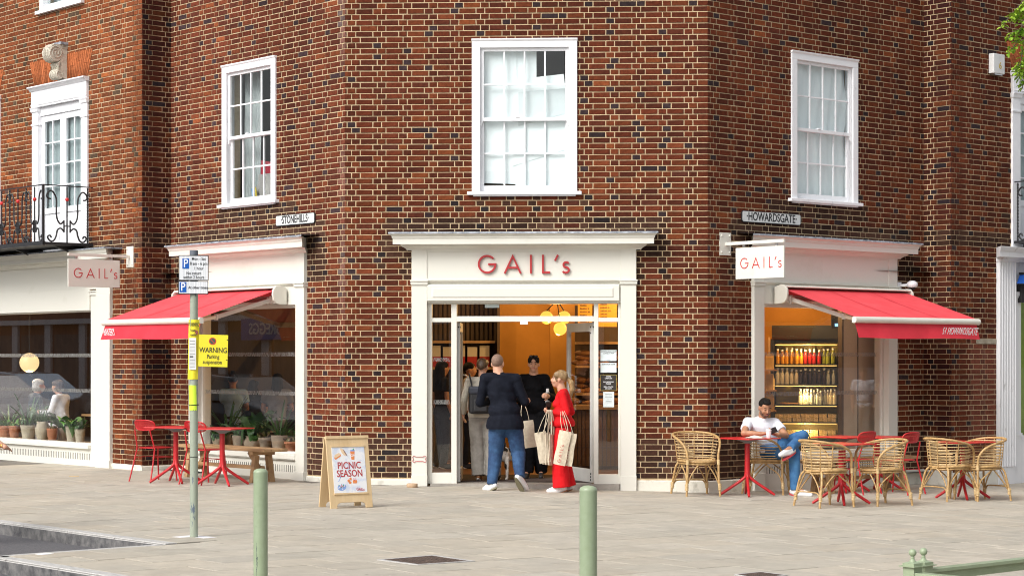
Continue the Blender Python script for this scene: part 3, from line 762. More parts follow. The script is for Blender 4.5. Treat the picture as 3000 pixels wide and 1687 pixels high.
# centre entrance joinery: raised panel, head, transom lights, side lights
o0, o1 = SFC[0]+.205, SFC[1]-.205
mb = MB(); mb.profile([(-.1, 2.425), (.075, 2.425), (.075, 2.625), (.06, 2.64), (-.1, 2.64)], o0+.004, o1-.02, ret=False)
mb.build('transom_box', M_['cream'], sfC, bevel=.003)
mb = MB(); q = [(o0+.06, 2.465), (o1-.09, 2.465), (o1-.09, 2.6), (o0+.06, 2.6)]; qi = [(o0+.085, 2.48), (o1-.11, 2.48), (o1-.11, 2.585), (o0+.085, 2.585)]
mb.add([(x, -.0755, z) for x, z in q]+[(x, -.084, z) for x, z in qi], [(0, 1, 5, 4), (1, 2, 6, 5), (2, 3, 7, 6), (3, 0, 4, 7), (4, 5, 6, 7)]); mb.build('raised_panel', M_['cream'], sfC)
dJ = -.02
X = lambda px: bp(px, 1100, FC, dJ)[0]
Z = lambda py: bp(1540, py, FC, dJ)[1]
mb = MB()
mb.fb(o0+.0005, X(1265), -.14, dJ, .002, 2.41); mb.fb(X(1811), o1-.0005, -.14, dJ, .002, 2.41)
mb.fb(X(1265), X(1811), -.14, dJ, Z(890), 2.41)
mb.fb(X(1322), X(1338), -.14, dJ, .002, Z(890)); mb.fb(X(1740), X(1753), -.14, dJ, .002, Z(890))
mb.fb(X(1338), X(1740), -.14, dJ, Z(942), Z(926)); mb.fb(X(1265), X(1322), -.14, dJ, Z(943), Z(931)); mb.fb(X(1753), X(1811), -.14, dJ, Z(943), Z(931))
mb.fb(X(1265), X(1322), -.14, dJ-.002, .002, Z(1385)); mb.fb(X(1753), X(1811), -.14, dJ-.002, .002, Z(1388))
mb.build('door_frame', M_['cream'], sfC, bevel=.003)
for a, b, c, d in ((1265, 1322, 931, 890), (1265, 1322, 1385, 943), (1338, 1740, 926, 890), (1753, 1811, 931, 890), (1753, 1811, 1388, 943)):
    MB().fb(X(a), X(b), dJ-.06, dJ-.052, Z(c), Z(d)).build('pane', M_['glass'], sfC)
zig(sfC, X(1265)+.01, X(1322)-.005, (Z(1178), Z(1053)), dJ-.05)
MB().fb(X(1420), X(1462), dJ-.049, dJ-.045, Z(901), Z(890)-.002).build('notice', mat('pale_blue_sticker', (.5, .58, .58), .5), sfC)
MB().fb(X(1524), X(1546), -.12, dJ+.02, Z(950), Z(942)-.001).build('door_sensor', M_['white'], sfC)
# notices on the right side light
M_['notice'] = mat('white_notice_paper', (.62, .69, .70), .6)
M_['noticeK'] = mat('black_notice', (.02, .015, .012), .5)
M_['print'] = mat('grey_print', (.12, .12, .12), .6)
M_['notel'] = mat('gold_notice_edge', (.5, .4, .1), .5)
def notice(pa, pb, lines, m='notice', tm='print'):
    a, b, c, d = X(pa[0]), X(pb[0]), Z(pb[1]), Z(pa[1])
    n = MB().fb(a, b, dJ-.0515, dJ-.0495, c, d).build('notice', M_[m], sfC)
    if m == 'noticeK':
        mb = MB(); t = .004
        for r in ((a, b, c, c+t), (a, b, d-t, d), (a, a+t, c+t, d-t), (b-t, b, c+t, d-t)): mb.fb(r[0], r[1], dJ-.0494, dJ-.0485, r[2], r[3])
        mb.build('notice_border', M_['notel'], n)
    for (txt, sz, fy) in lines:
        text(txt, sz, M_[tm], n, Matrix.Translation(((a+b)/2, -(dJ-.0485), c+(d-c)*fy)), sx=.9)
notice((1759, 1025), (1806, 1057), [('DOWNLOAD OUR', .026, .86), ('LOYALTY APP', .026, .70), ('---------', .02, .1)])
notice((1759, 1062), (1806, 1091), [('JOIN OUR TEAM', .026, .84), ('-------', .02, .1)])
notice((1759, 1097), (1806, 1144), [("WE'RE", .024, .88), ('CASHLESS', .024, .77), ('NO SMOKING', .024, .54), ('PLEASE', .024, .43), ("SMILE, YOU'RE", .022, .24), ('ON CCTV', .022, .13)], 'noticeK', 'white')
notice((1767, 1147), (1799, 1192), [('~~~~~~~~', .022, .85), ('~~~~~~~', .022, .75), ('~~~~~~~~', .022, .65), ('~~~~~', .022, .55), ('~~~~~~~', .022, .4), ('~~~~~~~~', .022, .3)])
# red bone-shaped dog hook on the left pilaster
M_['redline'] = mat('red_wire', (.5, .03, .05), .5)
mb = MB(); bx = SFC[0]; 
pts = []
for cx, cz, a0, a1 in ((.185, .0, -60, 100), (.015, .03, 80, 240)): pass
def arcp(cx, cz, r, a0, a1, n=8): return [(cx+r*math.cos(R_(a0+(a1-a0)*i/n)), cz+r*math.sin(R_(a0+(a1-a0)*i/n))) for i in range(n+1)]
pts = arcp(.035, .022, .02, 20, 240)+arcp(.035, -.022, .02, 120, 340)+arcp(.175, -.022, .02, 200, 420)+arcp(.175, .022, .02, -60, 160)
mb.tube([(x, 0, z) for x, z in pts], .0035, 5, closed=True)
hook = mb.build('dog_hook', M_['redline'], None, FC.M(bx, .068, .33)); tag(hook, 'thin red bone shaped dog hook low on the left pilaster of the entrance', 'dog hook')
# sill and stone at the threshold
MB().fb(X(1262), X(1815), -.3, .06, -.2, .004).build('threshold', mat('worn_threshold_stone', (.25, .23, .2), .7, (.36, .33, .29), 6), sfC)

# open door leaves
def door_leaf(hx, ang, w, mirror):
    o = MB(); st = .07; t = .042; zb, zt = .015, Z(942)-.01
    o.box(0, st, -t/2, t/2, zb, zt); o.box(w-st, w, -t/2, t/2, zb, zt); o.box(st, w-st, -t/2, t/2, zb, .19); o.box(st, w-st, -t/2, t/2, zt-.12, zt)
    M = Matrix.Translation((hx, -dJ+.09, 0)) @ Matrix.Rotation(ang, 4, 'Z')
    d = o.build('door', M_['greydoor'], sfC, M, bevel=.003)
    MB().box(st, w-st, -.004, .004, .19, zt-.12).build('pane', M_['glass'], d)
    # vertical pull bar
    mb = MB(); s_ = 1 if mirror else -1
    mb.tube([(w-.05, s_*.022, .93), (w-.05, s_*.09, .95), (w-.05, s_*.09, 1.42), (w-.05, s_*.022, 1.44)], .012, 8); mb.build('door_handle', M_['steel'], d)
    MB().box(w-.06, w+.006, -.03, .03, .95, 1.06).build('lock', M_['steel'], d)
    mb = MB()
    for zz in (.05, .09, .13, zt-.06, zt-.14): mb.tube([(0.035, s_*.021, zz), (0.035, s_*.027, zz)], .012, 10)
    mb.tube([(-.004, 0, zt-.06), (-.006, 0, zt-.06)], .012, 10)
    mb.build('hinge_bolts', M_['black'], d)
    return d
M_['greydoor'] = mat('pale_grey_door_paint', (.5, .5, .475), .45, (.56, .56, .53), 5)
M_['steel'] = mat('brushed_steel', (.62, .62, .62), .3, metal=1)
door_leaf(X(1342), R_(92), .88, False)
door_leaf(X(1738), R_(180-66), .88, True)

# far left shopfront (front nearer the street)
def big_front(F, a0, a1, zg):
    mb = MB()
    mb.fb(a1-.42, a1, -.2, .06, .115, 2.63); mb.fb(a1-.425, a1+.006, -.2, .075, zg-.1, .115)
    mb.fb(a1-.64, a1-.42, -.2, .02, .115, 2.63); mb.fb(a1-.645, a1-.42, -.2, .035, zg-.1, .12)
    mb.fb(a1-.655, a1-.41, -.2, .04, 2.63, 2.70); mb.fb(a1-.665, a1-.405, -.2, .055, 2.68, 2.7)
    mb.fb(a1-.42, a1, -.2, .055, 2.63, 3.1)
    sf = mb.build('shopfront', M_['cream'], building, F.M(), bevel=.004)
    mb = MB(); mb.fb(a0, a1-.42, -.2, .03, 2.72, 3.1); mb.fb(a0, a1-.64, -.2, .045, 2.40, 2.72); mb.build('frieze', M_['cream'], sf, bevel=.003)
    mb = MB(); mb.profile([(-.05, 3.1), (.065, 3.1), (.09, 3.125), (.13, 3.145), (.14, 3.165), (-.05, 3.165)], a0, a1, ret=False); mb.build('cornice', M_['cream'], sf)
    mb = MB(); mb.profile([(-.05, 3.165), (.25, 3.165), (.25, 3.235), (.262, 3.25), (.275, 3.278), (.292, 3.305), (-.05, 3.305)], a0, a1+.0); mb.build('corona', M_['cream'], sf)
    MB().fb(a0, a1+.285, -.02, .305, 3.3052, 3.325).build('lead_flashing', M_['lead'], sf)
    o1 = a1-.64; zs = .33
    MB().fb(a0, o1, -.2, .07, zs-.06, zs).build('sill', M_['cream'], sf, bevel=.005)
    MB().fb(a0, o1, -.2, .02, zg-.1, zs-.06).build('stall_riser', M_['cream'], sf)
    mb = MB(); k = -5.6
    while k < o1-.04: mb.fb(k, k+.014, .015, .0212, .10, .2); k += .055
    mb.build('vent_slots', M_['ventblack'], sf)
    mb = MB(); mb.fb(a0, o1, -.16, .0, 2.38, 2.40); mb.fb(o1-.03, o1-.0005, -.16, .0, zs, 2.38); mb.fb(a0, o1-.03, -.16, -.02, zs, zs+.025)
    mb.build('window_frame', M_['cream'], sf)
    MB().fb(a0, o1-.03, -.048, -.04, zs+.025, 2.38).build('pane', M_['glass'], sf)
    zig(sf, -6, o1-.04, (1.16, 1.71), -.038)
    return sf
sfL2 = big_front(FL2, -8.6, -.85, 0)
# ================================================================ NEIGHBOUR FRONT at the right
M_['oldwhite'] = mat('chalky_white_paint', (.42, .41, .40), .7, (.74, .75, .77), 9, .3, 40, detail=10, lo=.25, hi=.4, stretch=(1, 1, .4))
mb = MB(); a0, a1 = 1.10, 1.5
mb.fb(a0, a1, -.2, .05, -.4, .05)
sfN = mb.build('shopfront', M_['oldwhite'], building, FR2.M())
mb = MB(); poly = [(a0, -.15)]; n = 6; w = (a1-a0)/n
vs = []; prof = []
for i in range(n):
    for k in range(7):
        t = k/6; prof.append((a0+w*(i+.1+.8*t), .075-.03*math.sin(math.pi*t)))
prof = [(a0, .075)]+prof+[(a1, .075)]
for a, d in prof: vs += [(a, -d, .05), (a, -d, 3.12)]
mb.add(vs, [(2*i, 2*i+2, 2*i+3, 2*i+1) for i in range(len(prof)-1)])
mb.fb(a0+.0005, a0+.003, -.2, .0745, .05, 3.12); mb.fb(a1-.003, a1-.0005, -.2, .0745, .05, 3.12); mb.build('fluted_pilaster', M_['oldwhite'], sfN)
mb = MB(); mb.profile([(-.05, 3.10), (.085, 3.10), (.11, 3.13), (.16, 3.16), (-.05, 3.16)], a0-.01, 5.3, ret=False)
mb.profile([(-.05, 3.16), (.24, 3.16), (.24, 3.23), (.26, 3.25), (.29, 3.30), (.29, 3.31), (-.05, 3.31)], a0-.0, 5.3); mb.build('cornice', M_['oldwhite'], sfN)
mb = MB(); mb.fb(1.53, 1.70, -.2, .02, -.4, 2.6); mb.fb(1.51, 1.72, -.2, .05, 2.6, 2.66); mb.fb(1.52, 1.71, -.2, .035, 2.57, 2.6); mb.fb(1.52, 1.71, -.2, .04, .5, .54); mb.build('pilaster', M_['oldwhite'], sfN)
mb = MB(); mb.fb(1.5, 5.3, -.2, -.02, 2.66, 3.1); mb.fb(1.7, 5.3, -.2, .0, -.4, .5); mb.build('fascia', M_['oldwhite'], sfN)
MB().fb(1.7, 5.3, -.1, -.09, .5, 2.66).build('pane', M_['glass'], sfN)
MB().fb(1.7, 5.3, -.6, -.55, -.3, 2.8).build('window_backing', mat('lime_green_display', (.25, .4, .03), .6), sfN)
bl = thing('wall_lamp', 'bright blue sloping lamp hood on the white fluted shopfront at the right edge', 'lamp', FR2.M(1.52, .0, 2.86))
MB().prism([(-.02, -.08), (1.0, -.08), (1.0, .05), (.05, .05)], -.42, -.08).build('hood', mat('royal_blue_plastic', (.01, .09, .42), .4), bl, bevel=.006)
mb = MB(); mb.fb(.08, .2, .05, .4, .051, .09); mb.fb(.1, .2, .0, .1, -.36, -.081); mb.build('bracket', M_['black'], bl)

# ================================================================ AWNINGS
M_['awning_dk'] = mat('red_valance_canvas', (.60, .022, .04), .85, (.66, .03, .05), 4, .12, 300)
def awning(F, s0, s1, txt, tx, align, label, tsx):
    D, ZB = 1.42, 2.17
    aw = thing('awning', label, 'awning', F.M(), 'red shop awnings')
    def cap_poly(o=0): return [(.062, 2.63), (.17, 2.665), (.24, 2.655), (.285, 2.60), (.292, 2.53), (.275, 2.46), (.235, 2.42), (.18, 2.405), (.062, 2.40)]
    for a, b in ((s0-.055, s0-.02), (s1+.02, s1+.055)):
        vs = [(a, -d, z) for d, z in cap_poly()]+[(b, -d, z) for d, z in cap_poly()]; n = 9
        MB().add(vs, [tuple(range(n)), tuple(range(2*n-1, n-1, -1))]+[(i, i+n, (i+1) % n+n, (i+1) % n) for i in range(n)]).build('end_cap', M_['creamplastic'], aw, bevel=.006)
    mb = MB()
    mb.profile([(.062, 2.625), (.17, 2.66), (.235, 2.65), (.262, 2.63), (.255, 2.622), (.17, 2.64), (.07, 2.61)], s0-.02, s1+.02, ret=False)
    mb.fb(s0-.02, s1+.02, .062, .085, 2.42, 2.61); mb.fb(s0-.02, s1+.02, .085, .2, 2.42, 2.445)
    mb.build('cassette', M_['creamplastic'], aw)
    MB().tube([(s0-.01, -.17, 2.56), (s1+.01, -.17, 2.56)], .045, 12).build('roller', M_['awning'], aw)
    mb = MB(); n, m = 20, 6; vs = []
    for i in range(n+1):
        for j in range(m+1):
            t = j/m; a = s0+(s1-s0)*i/n
            vs.append((a, -(.19+(D-.19)*t), 2.605+(ZB+.035-2.605)*t-.018*math.sin(math.pi*t)*math.sin(math.pi*i/n)))
    mb.add(vs, [(i*(m+1)+j, (i+1)*(m+1)+j, (i+1)*(m+1)+j+1, i*(m+1)+j+1) for i in range(n) for j in range(m)], 0, True)
    mb.build('canopy', M_['awning'], aw)
    for q in (1, 2):
        a = s0+(s1-s0)*q/3+.04; mb = MB(); vs = []
        for j in range(m+1):
            t = j/m
            for e_ in (-.012, .012): vs.append((a+e_, -(.19+(D-.19)*t), 2.605+(ZB+.035-2.605)*t-.018*math.sin(math.pi*t)*math.sin(math.pi*(a-s0)/(s1-s0))+.0035))
        mb.add(vs, [(2*j, 2*j+1, 2*j+3, 2*j+2) for j in range(m)]); mb.build('seam', M_['awning_dk'], aw)
    mb = MB(); r = .043
    pr_ = [(D+r*1.0*math.cos(a), ZB+r*math.sin(a)) for a in [R_(20*k-110) for k in range(12)]]+[(D-.03, ZB+.03), (D-.035, ZB-.035)]
    mb.profile(pr_, s0-.03, s1+.03, ret=False); o = mb.build('front_bar', M_['creamplastic'], aw)
    mb = MB(); n = 40; vs = []
    for i in range(n+1):
        a = s0-.0+(s1-s0)*i/n; wv = .012*math.sin(a*4.3)+.006*math.sin(a*11)
        hem = .205+.006*math.sin(a*3.1+1)
        for k in range(6):
            t = k/5; vs.append((a, -(D-.01+(.07+wv)*t), ZB-.035-hem*t))
    mb.add(vs, [(i*6+k, (i+1)*6+k, (i+1)*6+k+1, i*6+k+1) for i in range(n) for k in range(5)], 0, True)
    mb.build('valance', M_['awning_dk'], aw)
    th = -math.atan2(.07, .205)
    t = text(txt, .15, M_['white'], aw, Matrix.Translation((tx, -(D+.038), ZB-.16)) @ Matrix.Rotation(-th, 4, 'X') if False else Matrix.Translation((tx, -(D+.045+.012), ZB-.14)) @ Matrix.Rotation(math.atan2(.07, .205), 4, 'X'), align=align, sx=tsx, extrude=.001, name='lettering')
    for sg, a in ((1, s0+.12), (-1, s1-.12)):
        arm = MB(); p0 = Vector((a, -.2, 2.47)); p1 = Vector((a+sg*.18, -.98, 2.225)); p2 = Vector((a+sg*.02, -(D-.03), ZB-.005))
        arm.beam(p0, p1, .035, .06); arm.beam(p1, p2, .03, .05)
        k = arm.build('arm', M_['creamplastic'], aw, bevel=.006)
        MB().tube([p1+Vector((0, 0, -.04)), p1+Vector((0, 0, .04))], .03, 10).build('elbow', M_['creamplastic'], k)
        b = MB(); b.fb(a-.07, a+.05, .085, .23, 2.43, 2.50); b.tube([p0+Vector((0, 0, -.05)), p0+Vector((0, 0, .05))], .035, 10); b.tube([(a-.04, -.235, 2.40), (a-.04, -.235, 2.5)], .012, 6); b.build('arm_bracket', M_['creamplastic'], k)
    return aw
M_['creamplastic'] = mat('cream_coated_aluminium', (.70, .68, .60), .35, (.74, .72, .64), 5)
awning(FR, 1.30, 3.945, '51 HOWARDSGATE', 3.88, 'RIGHT', 'red canvas awning with cream front bar reading 51 HOWARDSGATE, over the right window', .60)
awning(FL, .53, 3.07, 'BAKERY', .60, 'LEFT', 'red canvas awning with cream front bar reading BAKERY, over the left window', .60)

# ================================================================ SIGNS ON THE WALLS
def hanging_sign(Fr, a0, a1, z0, z1, plate_at, arm0, arm1, zarm, label, lx, cap):
    """Fr runs along the board, its front towards the street"""
    o = thing('hanging_sign', label, 'hanging sign', Fr.M(), 'projecting shop signs')
    b = MB().fb(a0, a1, -.025, .0, z0, z1).build('board', M_['cream'], o, bevel=.003)
    letters(b, Matrix.Translation((lx, -.0006, (z0+z1)/2-cap*.5)), cap, M_['redprint'], .003, .085)
    mb = MB(); mb.fb(min(arm0, arm1), max(arm0, arm1), -.03, .005, zarm-.022, zarm+.022)
    mb.build('arm', M_['cream'], o, bevel=.003)
    for t in (.16, .84):
        mb = MB(); x = a0+(a1-a0)*t; mb.tube([(x-.02, .0125, z1+.012), (x+.02, .0125, z1+.012)], .010, 8); mb.tube([(x, .0125, z1-.002), (x, .0125, zarm-.02)], .006, 6); mb.tube([(x-.02, .0125, zarm-.03), (x+.02, .0125, zarm-.03)], .009, 8); mb.build('shackle', M_['steel'], o)
    return o
M_['redprint'] = mat('red_sign_print', (.5, .012, .02), .5)
# left sign on the left front, right sign just right of the corner
s_ = bp(383, 750, FL2)[0]; FSL = Frame(W(FL2, s_, 0), DR)
zz = lambda px, py, F, d=0: bp(px, py, F, d)[1]
h1 = hanging_sign(FSL, bp(200, 800, FSL)[0], bp(351, 800, FSL)[0], zz(275, 841, FSL), zz(275, 760.5, FSL), s_, bp(200, 740, FSL)[0], -.02, zz(200, 745, FSL), 'cream hanging sign with red lettering, left one, by the black balcony', bp(216, 800, FSL)[0], .145)
def plate(F, a0, a1, z0, z1, host, hM):
    mb = MB(); mb.fb(a0, a1, .0, .016, z0, z1)
    for a in (a0+.03, a1-.03):
        for z in (z0+.04, z1-.04): mb.sphere((a, -.018, z), .014, 8)
    o = mb.build('mount_plate', M_['cream'], host, hM.inverted() @ F.M())
plate(FL2, bp(373, 750, FL2)[0], bp(393, 750, FL2)[0], zz(383, 783, FL2), zz(383, 722, FL2), h1, FSL.M())
s_ = bp(2123, 715, FR)[0]; FSR = Frame(W(FR, s_, 0), FR.n)
h2 = hanging_sign(FSR, bp(2155, 770, FSR)[0], bp(2296, 770, FSR)[0], zz(2225, 815.5, FSR), zz(2225, 723, FSR), s_, .0, bp(2296, 703, FSR)[0], zz(2295, 705, FSR), 'cream hanging sign with red lettering, right one, beside the Howardsgate window', bp(2169, 770, FSR)[0], .145)
plate(FR, bp(2107, 715, FR)[0], bp(2139, 715, FR)[0], zz(2123, 748, FR), zz(2123, 682, FR), h2, FSR.M())
def street_name(F, a0, a1, z0, z1, txt, label, sx):
    o = thing('street_name_plate', label, 'street name plate', F.M(), 'street name plates on the wall')
    c = .025
    def pl(i): return [(a0+c, z0+i), (a1-c, z0+i), (a1-i, z0+c), (a1-i, z1-c), (a1-c, z1-i), (a0+c, z1-i), (a0+i, z1-c), (a0+i, z0+c)]
    b = MB().prism(pl(0), -.024, -.008).build('rim', M_['black'], o); MB().prism(pl(.009), -.027, -.0245).build('plate', M_['signwhite'], o)
    text(txt, (z1-z0)*1.02, M_['black'], o, Matrix.Translation(((a0+a1)/2, -.0285, (z0+z1)/2)), sx=sx, extrude=.0015)
M_['signwhite'] = mat('enamel_sign_white', (.60, .61, .60), .4, (.72, .73, .72), 8)
street_name(FL, 2.80, 3.73, 3.495, 3.645, '·STONEHILLS·', 'white street name plate reading STONEHILLS above the left shop window', .72)
street_name(FR, .643, 1.834, 3.49, 3.645, '·HOWARDSGATE·', 'white street name plate reading HOWARDSGATE above the right shop window', .80)
# alarm box
a = bp(2912, 190, FR2, .1)[0]; b_ = bp(2944, 190, FR2, .1)[0]; z0, z1 = zz(2912, 214, FR2, .1), zz(2912, 156, FR2, .1)
o = thing('alarm_box', 'white alarm box marked with a yellow 6 high on the right wall', 'alarm box', FR2.M())
MB().fb(a, b_, .005, .1, z0, z1).build('cover', M_['signwhite'], o, bevel=.008)
MB().fb(a+.04, b_-.04, .02, .085, z0-.02, z0-.0003).build('sounder', M_['steel'], o)
text('6', .14, mat('faded_yellow_print', (.5, .36, .06), .6), o, Matrix.Translation(((a+b_)/2+.02, -.102, (z0+z1)/2-.03)))
# dome camera
s_ = bp(2640, 838, FR, .1)[0]; z = zz(2640, 838, FR, .1)
o = thing('security_camera', 'white dome security camera beside the right awning', 'security camera', FR.M(s_+.04, 0, z))
MB().fb(-.03, .06, .0, .03, -.06, .06).build('mount', M_['white'], o, bevel=.004)
MB().beam((.02, -.03, .01), (.08, -.16, .02), .05, .04).build('arm', M_['white'], o, bevel=.01)
mb = MB(); mb.lathe([(.0, .06), (.04, .055), (.075, .03), (.08, 0), (.072, -.03), (.055, -.04)], (.1, -.19, .02), 20); mb.build('housing', M_['white'], o)
mb = MB(); mb.sphere((.1, -.19, -.022), (.05, .05, .045), 16); mb.build('dome', mat('smoked_dome', (.01, .01, .012), .1), o)
# exposed bolt bits on the right wall
# ================================================================ CONSOLE KEYSTONE
M_['stone'] = mat('weathered_portland_stone', (.25, .22, .17), .9, (.58, .54, .45), 9, .5, 40, detail=9, lo=.25, hi=.5)
zb = 6.0
def scroll_poly():
    P = [(.0, zb+.55), (.10, zb+.555)]
    for k in range(10): a = R_(80-k*24); P.append((.235+.135*math.cos(a), zb+.425+.135*math.sin(a)))
    P += [(.205, zb+.26), (.16, zb+.20), (.145, zb+.17)]
    for k in range(9): a = R_(100-k*30); P.append((.155+.075*math.cos(a), zb+.1+.075*math.sin(a)))
    P += [(.03, zb+.02), (0, zb+.04)]
    return P
P = scroll_poly(); P = [(d*.84, z) for d, z in P]; n = len(P); ca, cb = -2.50, -2.25
mb = MB(); vs = [(ca, -d, z) for d, z in P]+[(cb, -d, z) for d, z in P]
mb.add(vs, [tuple(range(n)), tuple(range(2*n-1, n-1, -1))]+[(i, i+n, (i+1) % n+n, (i+1) % n) for i in range(n)])
mb.fb(ca-.01, cb+.01, .0, .10, zb+.5, zb+.56)
for (cd, cz, r) in ((.197, zb+.425, .108), (.13, zb+.1, .056)):
    for x in (ca-.004, cb+.004):
        pts = [(x, -(cd+r*(1-k/40)*math.cos(R_(k*22))), cz+r*(1-k/40)*math.sin(R_(k*22))) for k in range(38)]
        mb.tube(pts, .009*r/.115, 5)
for x in (ca+.05, ca+.1, ca+.16, ca+.21): mb.tube([(x, -d-.002, z) for d, z in P[2:-2]], .014, 6)
con = mb.build('keystone_console', M_['stone'], building, FL2.M())
MB().fb(ca+.02, cb+.03, .0, .14, zb+.56, zb+.6).build('lead_cap', M_['lead'], con)

# ================================================================ BALCONIES
M_['redball'] = mat('glossy_red_ball', (.62, .03, .03), .35)
def smooth(pts, k=4):
    P = [Vector(p) for p in pts]; out = []
    for i in range(len(P)-1):
        a, b, c, d = P[max(i-1, 0)], P[i], P[i+1], P[min(i+2, len(P)-1)]
        for j in range(k):
            t = j/k; out.append(.5*((2*b)+(c-a)*t+(2*a-5*b+4*c-d)*t*t+(3*b-a-3*c+d)*t**3))
    out.append(P[-1]); return out
UP = [(.144, .39), (.3, .333), (.44, .397), (.5, .52), (.5, .76), (.6, .87), (.75, .92), (.9, .88), (.94, .82), (.87, .78), (.76, .775)]
LO = [(.144, .2), (.3, .254), (.45, .22), (.5, .13), (.6, .04), (.75, .015), (.88, .06), (.9, .1), (.8, .12), (.73, .08)]
def rail_panel(parent, M, hw, h):
    """one module: ball bar at x=0, scrolls to +-hw"""
    for sg in (-1, 1):
        for nm, pp in (('scroll', UP), ('scroll', LO)):
            mb = MB(); mb.tube(smooth([(sg*x*hw, 0, z*h) for x, z in pp]), .0125, 6); mb.build(nm, M_['iron'], parent, M)
        mb = MB(); mb.box(sg*.144*hw-.008, sg*.144*hw+.008, -.008, .008, .18*h, .40*h); mb.box(min(0, sg*.15*hw), max(0, sg*.15*hw), -.007, .007, .285*h, .305*h); mb.build('clamp', M_['iron'], parent, M)
    MB().box(-.008, .008, -.008, .008, 0, h).build('bar', M_['iron'], parent, M)
    MB().sphere((0, 0, .775*h), .03, 14).build('ball', M_['redball'], parent, M)
def twisted(parent, M, h, r=.015):
    mb = MB(); n = 50; vs = []
    for i in range(n+1):
        t = i/n; a = t*math.pi*9
        for k in range(4): vs.append((r*math.cos(a+k*math.pi/2), r*math.sin(a+k*math.pi/2), t*h))
    mb.add(vs, [(i*4+k, i*4+(k+1) % 4, (i+1)*4+(k+1) % 4, (i+1)*4+k) for i in range(n) for k in range(4)]); mb.build('bar', M_['iron'], parent, M)
def balcony(F, send, D, sgn, length, zt, zsl, label):
    """send = s of the end rail; the balcony runs on from there in direction sgn"""
    o = thing('iron_balcony', label, 'balcony', F.M(), 'wrought iron balconies'); h = zt-zsl-.02
    x0, x1 = (send, send+sgn*length)
    mb = MB(); mb.fb(min(x0, x1)-.02, max(x0, x1)+.02, .0, D+.02, zsl-.04, zsl); mb.fb(min(x0, x1)-.02, max(x0, x1)+.02, D-.02, D+.021, zsl-.05, zsl+.012)
    k = x0+sgn*.25
    while abs(k-x0) < length: mb.prism([(0, 0), (-.5, 0), (0, -.18)], -.02, .02, 0, Matrix.Translation((k, -.03, zsl-.0405)) @ Matrix.Rotation(R_(90), 4, 'Z')); k += sgn*1.3
    mb.build('deck', M_['iron'], o)
    mb = MB(); mb.box(min(x0, x1), max(x0, x1), -D-.008, -D+.008, zt-.012, zt+.004); mb.box(x0-.008, x0+.008, -D-.008, .02, zt-.012, zt+.004); mb.build('handrail', M_['iron'], o)
    MB().box(x0-.016, x0+.016, -D-.016, -D+.016, zsl, zt+.006).build('post', M_['iron'], o)
    twisted(o, Matrix.Translation((x0, -.09, zsl)), h); 
    rail_panel(o, Matrix.Translation((x0, -D/2-.02, zsl)) @ Matrix.Rotation(R_(90), 4, 'Z'), D/2-.06, h)
    m = .54; n = int(length/m)
    for i in range(n):
        rail_panel(o, Matrix.Translation((x0+sgn*(i+.5)*m, -D, zsl)), m/2, h); twisted(o, Matrix.Translation((x0+sgn*(i+1)*m, -D, zsl)), h)
    twisted(o, Matrix.Translation((x1, -.09, zsl)), h)
    return o
balcony(FL2, -1.461, .84, -1, 5.4, 4.285, 3.42, 'black wrought iron balcony with red balls, on the left front over the shop window')
s_ = bp(2967, 533, FR2)[0]
balcony(FR2, s_, .84, 1, 2.7, zz(2967, 533, FR2), 3.42, 'black wrought iron balcony cut off by the right edge of the frame')

# ================================================================ INTERIOR
M_['floorin'] = mat('brown_timber_floor', (.16, .075, .035), .35, (.24, .12, .06), 3, .1, 20, stretch=(1, .1, 1))
M_['matin'] = mat('dark_entrance_mat', (.03, .02, .017), .95, (.06, .04, .035), 60, .4, 200)
M_['ochre'] = mat('ochre_plaster', (.43, .20, .032), .8, (.50, .235, .04), 2, .1, 10)
M_['darkwood'] = mat('dark_slatted_wood', (.06, .035, .02), .6, (.10, .06, .035), 6, .2, 20, stretch=(1, 1, .2))
M_['ceil'] = mat('dark_ceiling', (.09, .055, .035), .8)
M_['tan'] = mat('tan_plaster', (.30, .225, .145), .8, (.35, .27, .18), 2)
M_['shelfwood'] = mat('oak_shelf', (.34, .19, .08), .55, (.45, .27, .12), 5, .1, 20, stretch=(1, .2, 1))
def inset(F, s, d=-.3): return W(F, s, d)
poly = [inset(FL2, -8.8), inset(FL2, -.1), inset(FL, .3), inset(FL, LL-.1), inset(FC, .12), inset(FC, LC-.12), inset(FR, .1), inset(FR, LR-.3), inset(FR2, .1), inset(FR2, 5.3), (12, 40), (-14, 40)]
def flat(name, poly, z, m, up=True):
    bm = bmesh.new(); f = bm.faces.new([bm.verts.new((x, y, z)) for x, y in poly]); bmesh.ops.triangulate(bm, faces=[f])
    me = bpy.data.meshes.new(name); bm.to_mesh(me); bm.free(); me.materials.append(m); return link(name, me, building)
flat('interior_floor', poly, .006, M_['floorin']); flat('ceiling', poly, 2.92, M_['ceil']); flat('roof', poly, 8.35, M_['lead'])
MB().fb(X(1338)-.15, X(1740)+.15, -1.9, -.301, .007, .016).build('door_mat', M_['matin'], sfC)
mb = MB(); mb.box(-.2, 3.4, 33, 33.1, 0, 2.92); mb.box(.62, 3.4, 32.6, 32.999, 0, 2.92); mb.build('back_wall', M_['ochre'], building)
mb = MB(); mb.box(-5.9, -.2, 33.2, 33.3, 0, 2.92); mb.box(-.24, -.2, 32.6, 33.2, 0, 2.92); mb.build('slatted_wall', M_['darkwood'], building)
mb = MB(); x = -5.85
while x < -.24: mb.box(x, x+.045, 33.14, 33.199, 0, 2.9); x += .075
mb.build('slats', M_['darkwood'], building)['kind'] = 'stuff'
mb = MB(); mb.box(3.4, 11, 32.2, 32.3, 0, 2.92); mb.box(3.35, 3.4, 30.5, 32.3, 0, 2.92); mb.build('back_wall', M_['ochre'], building)
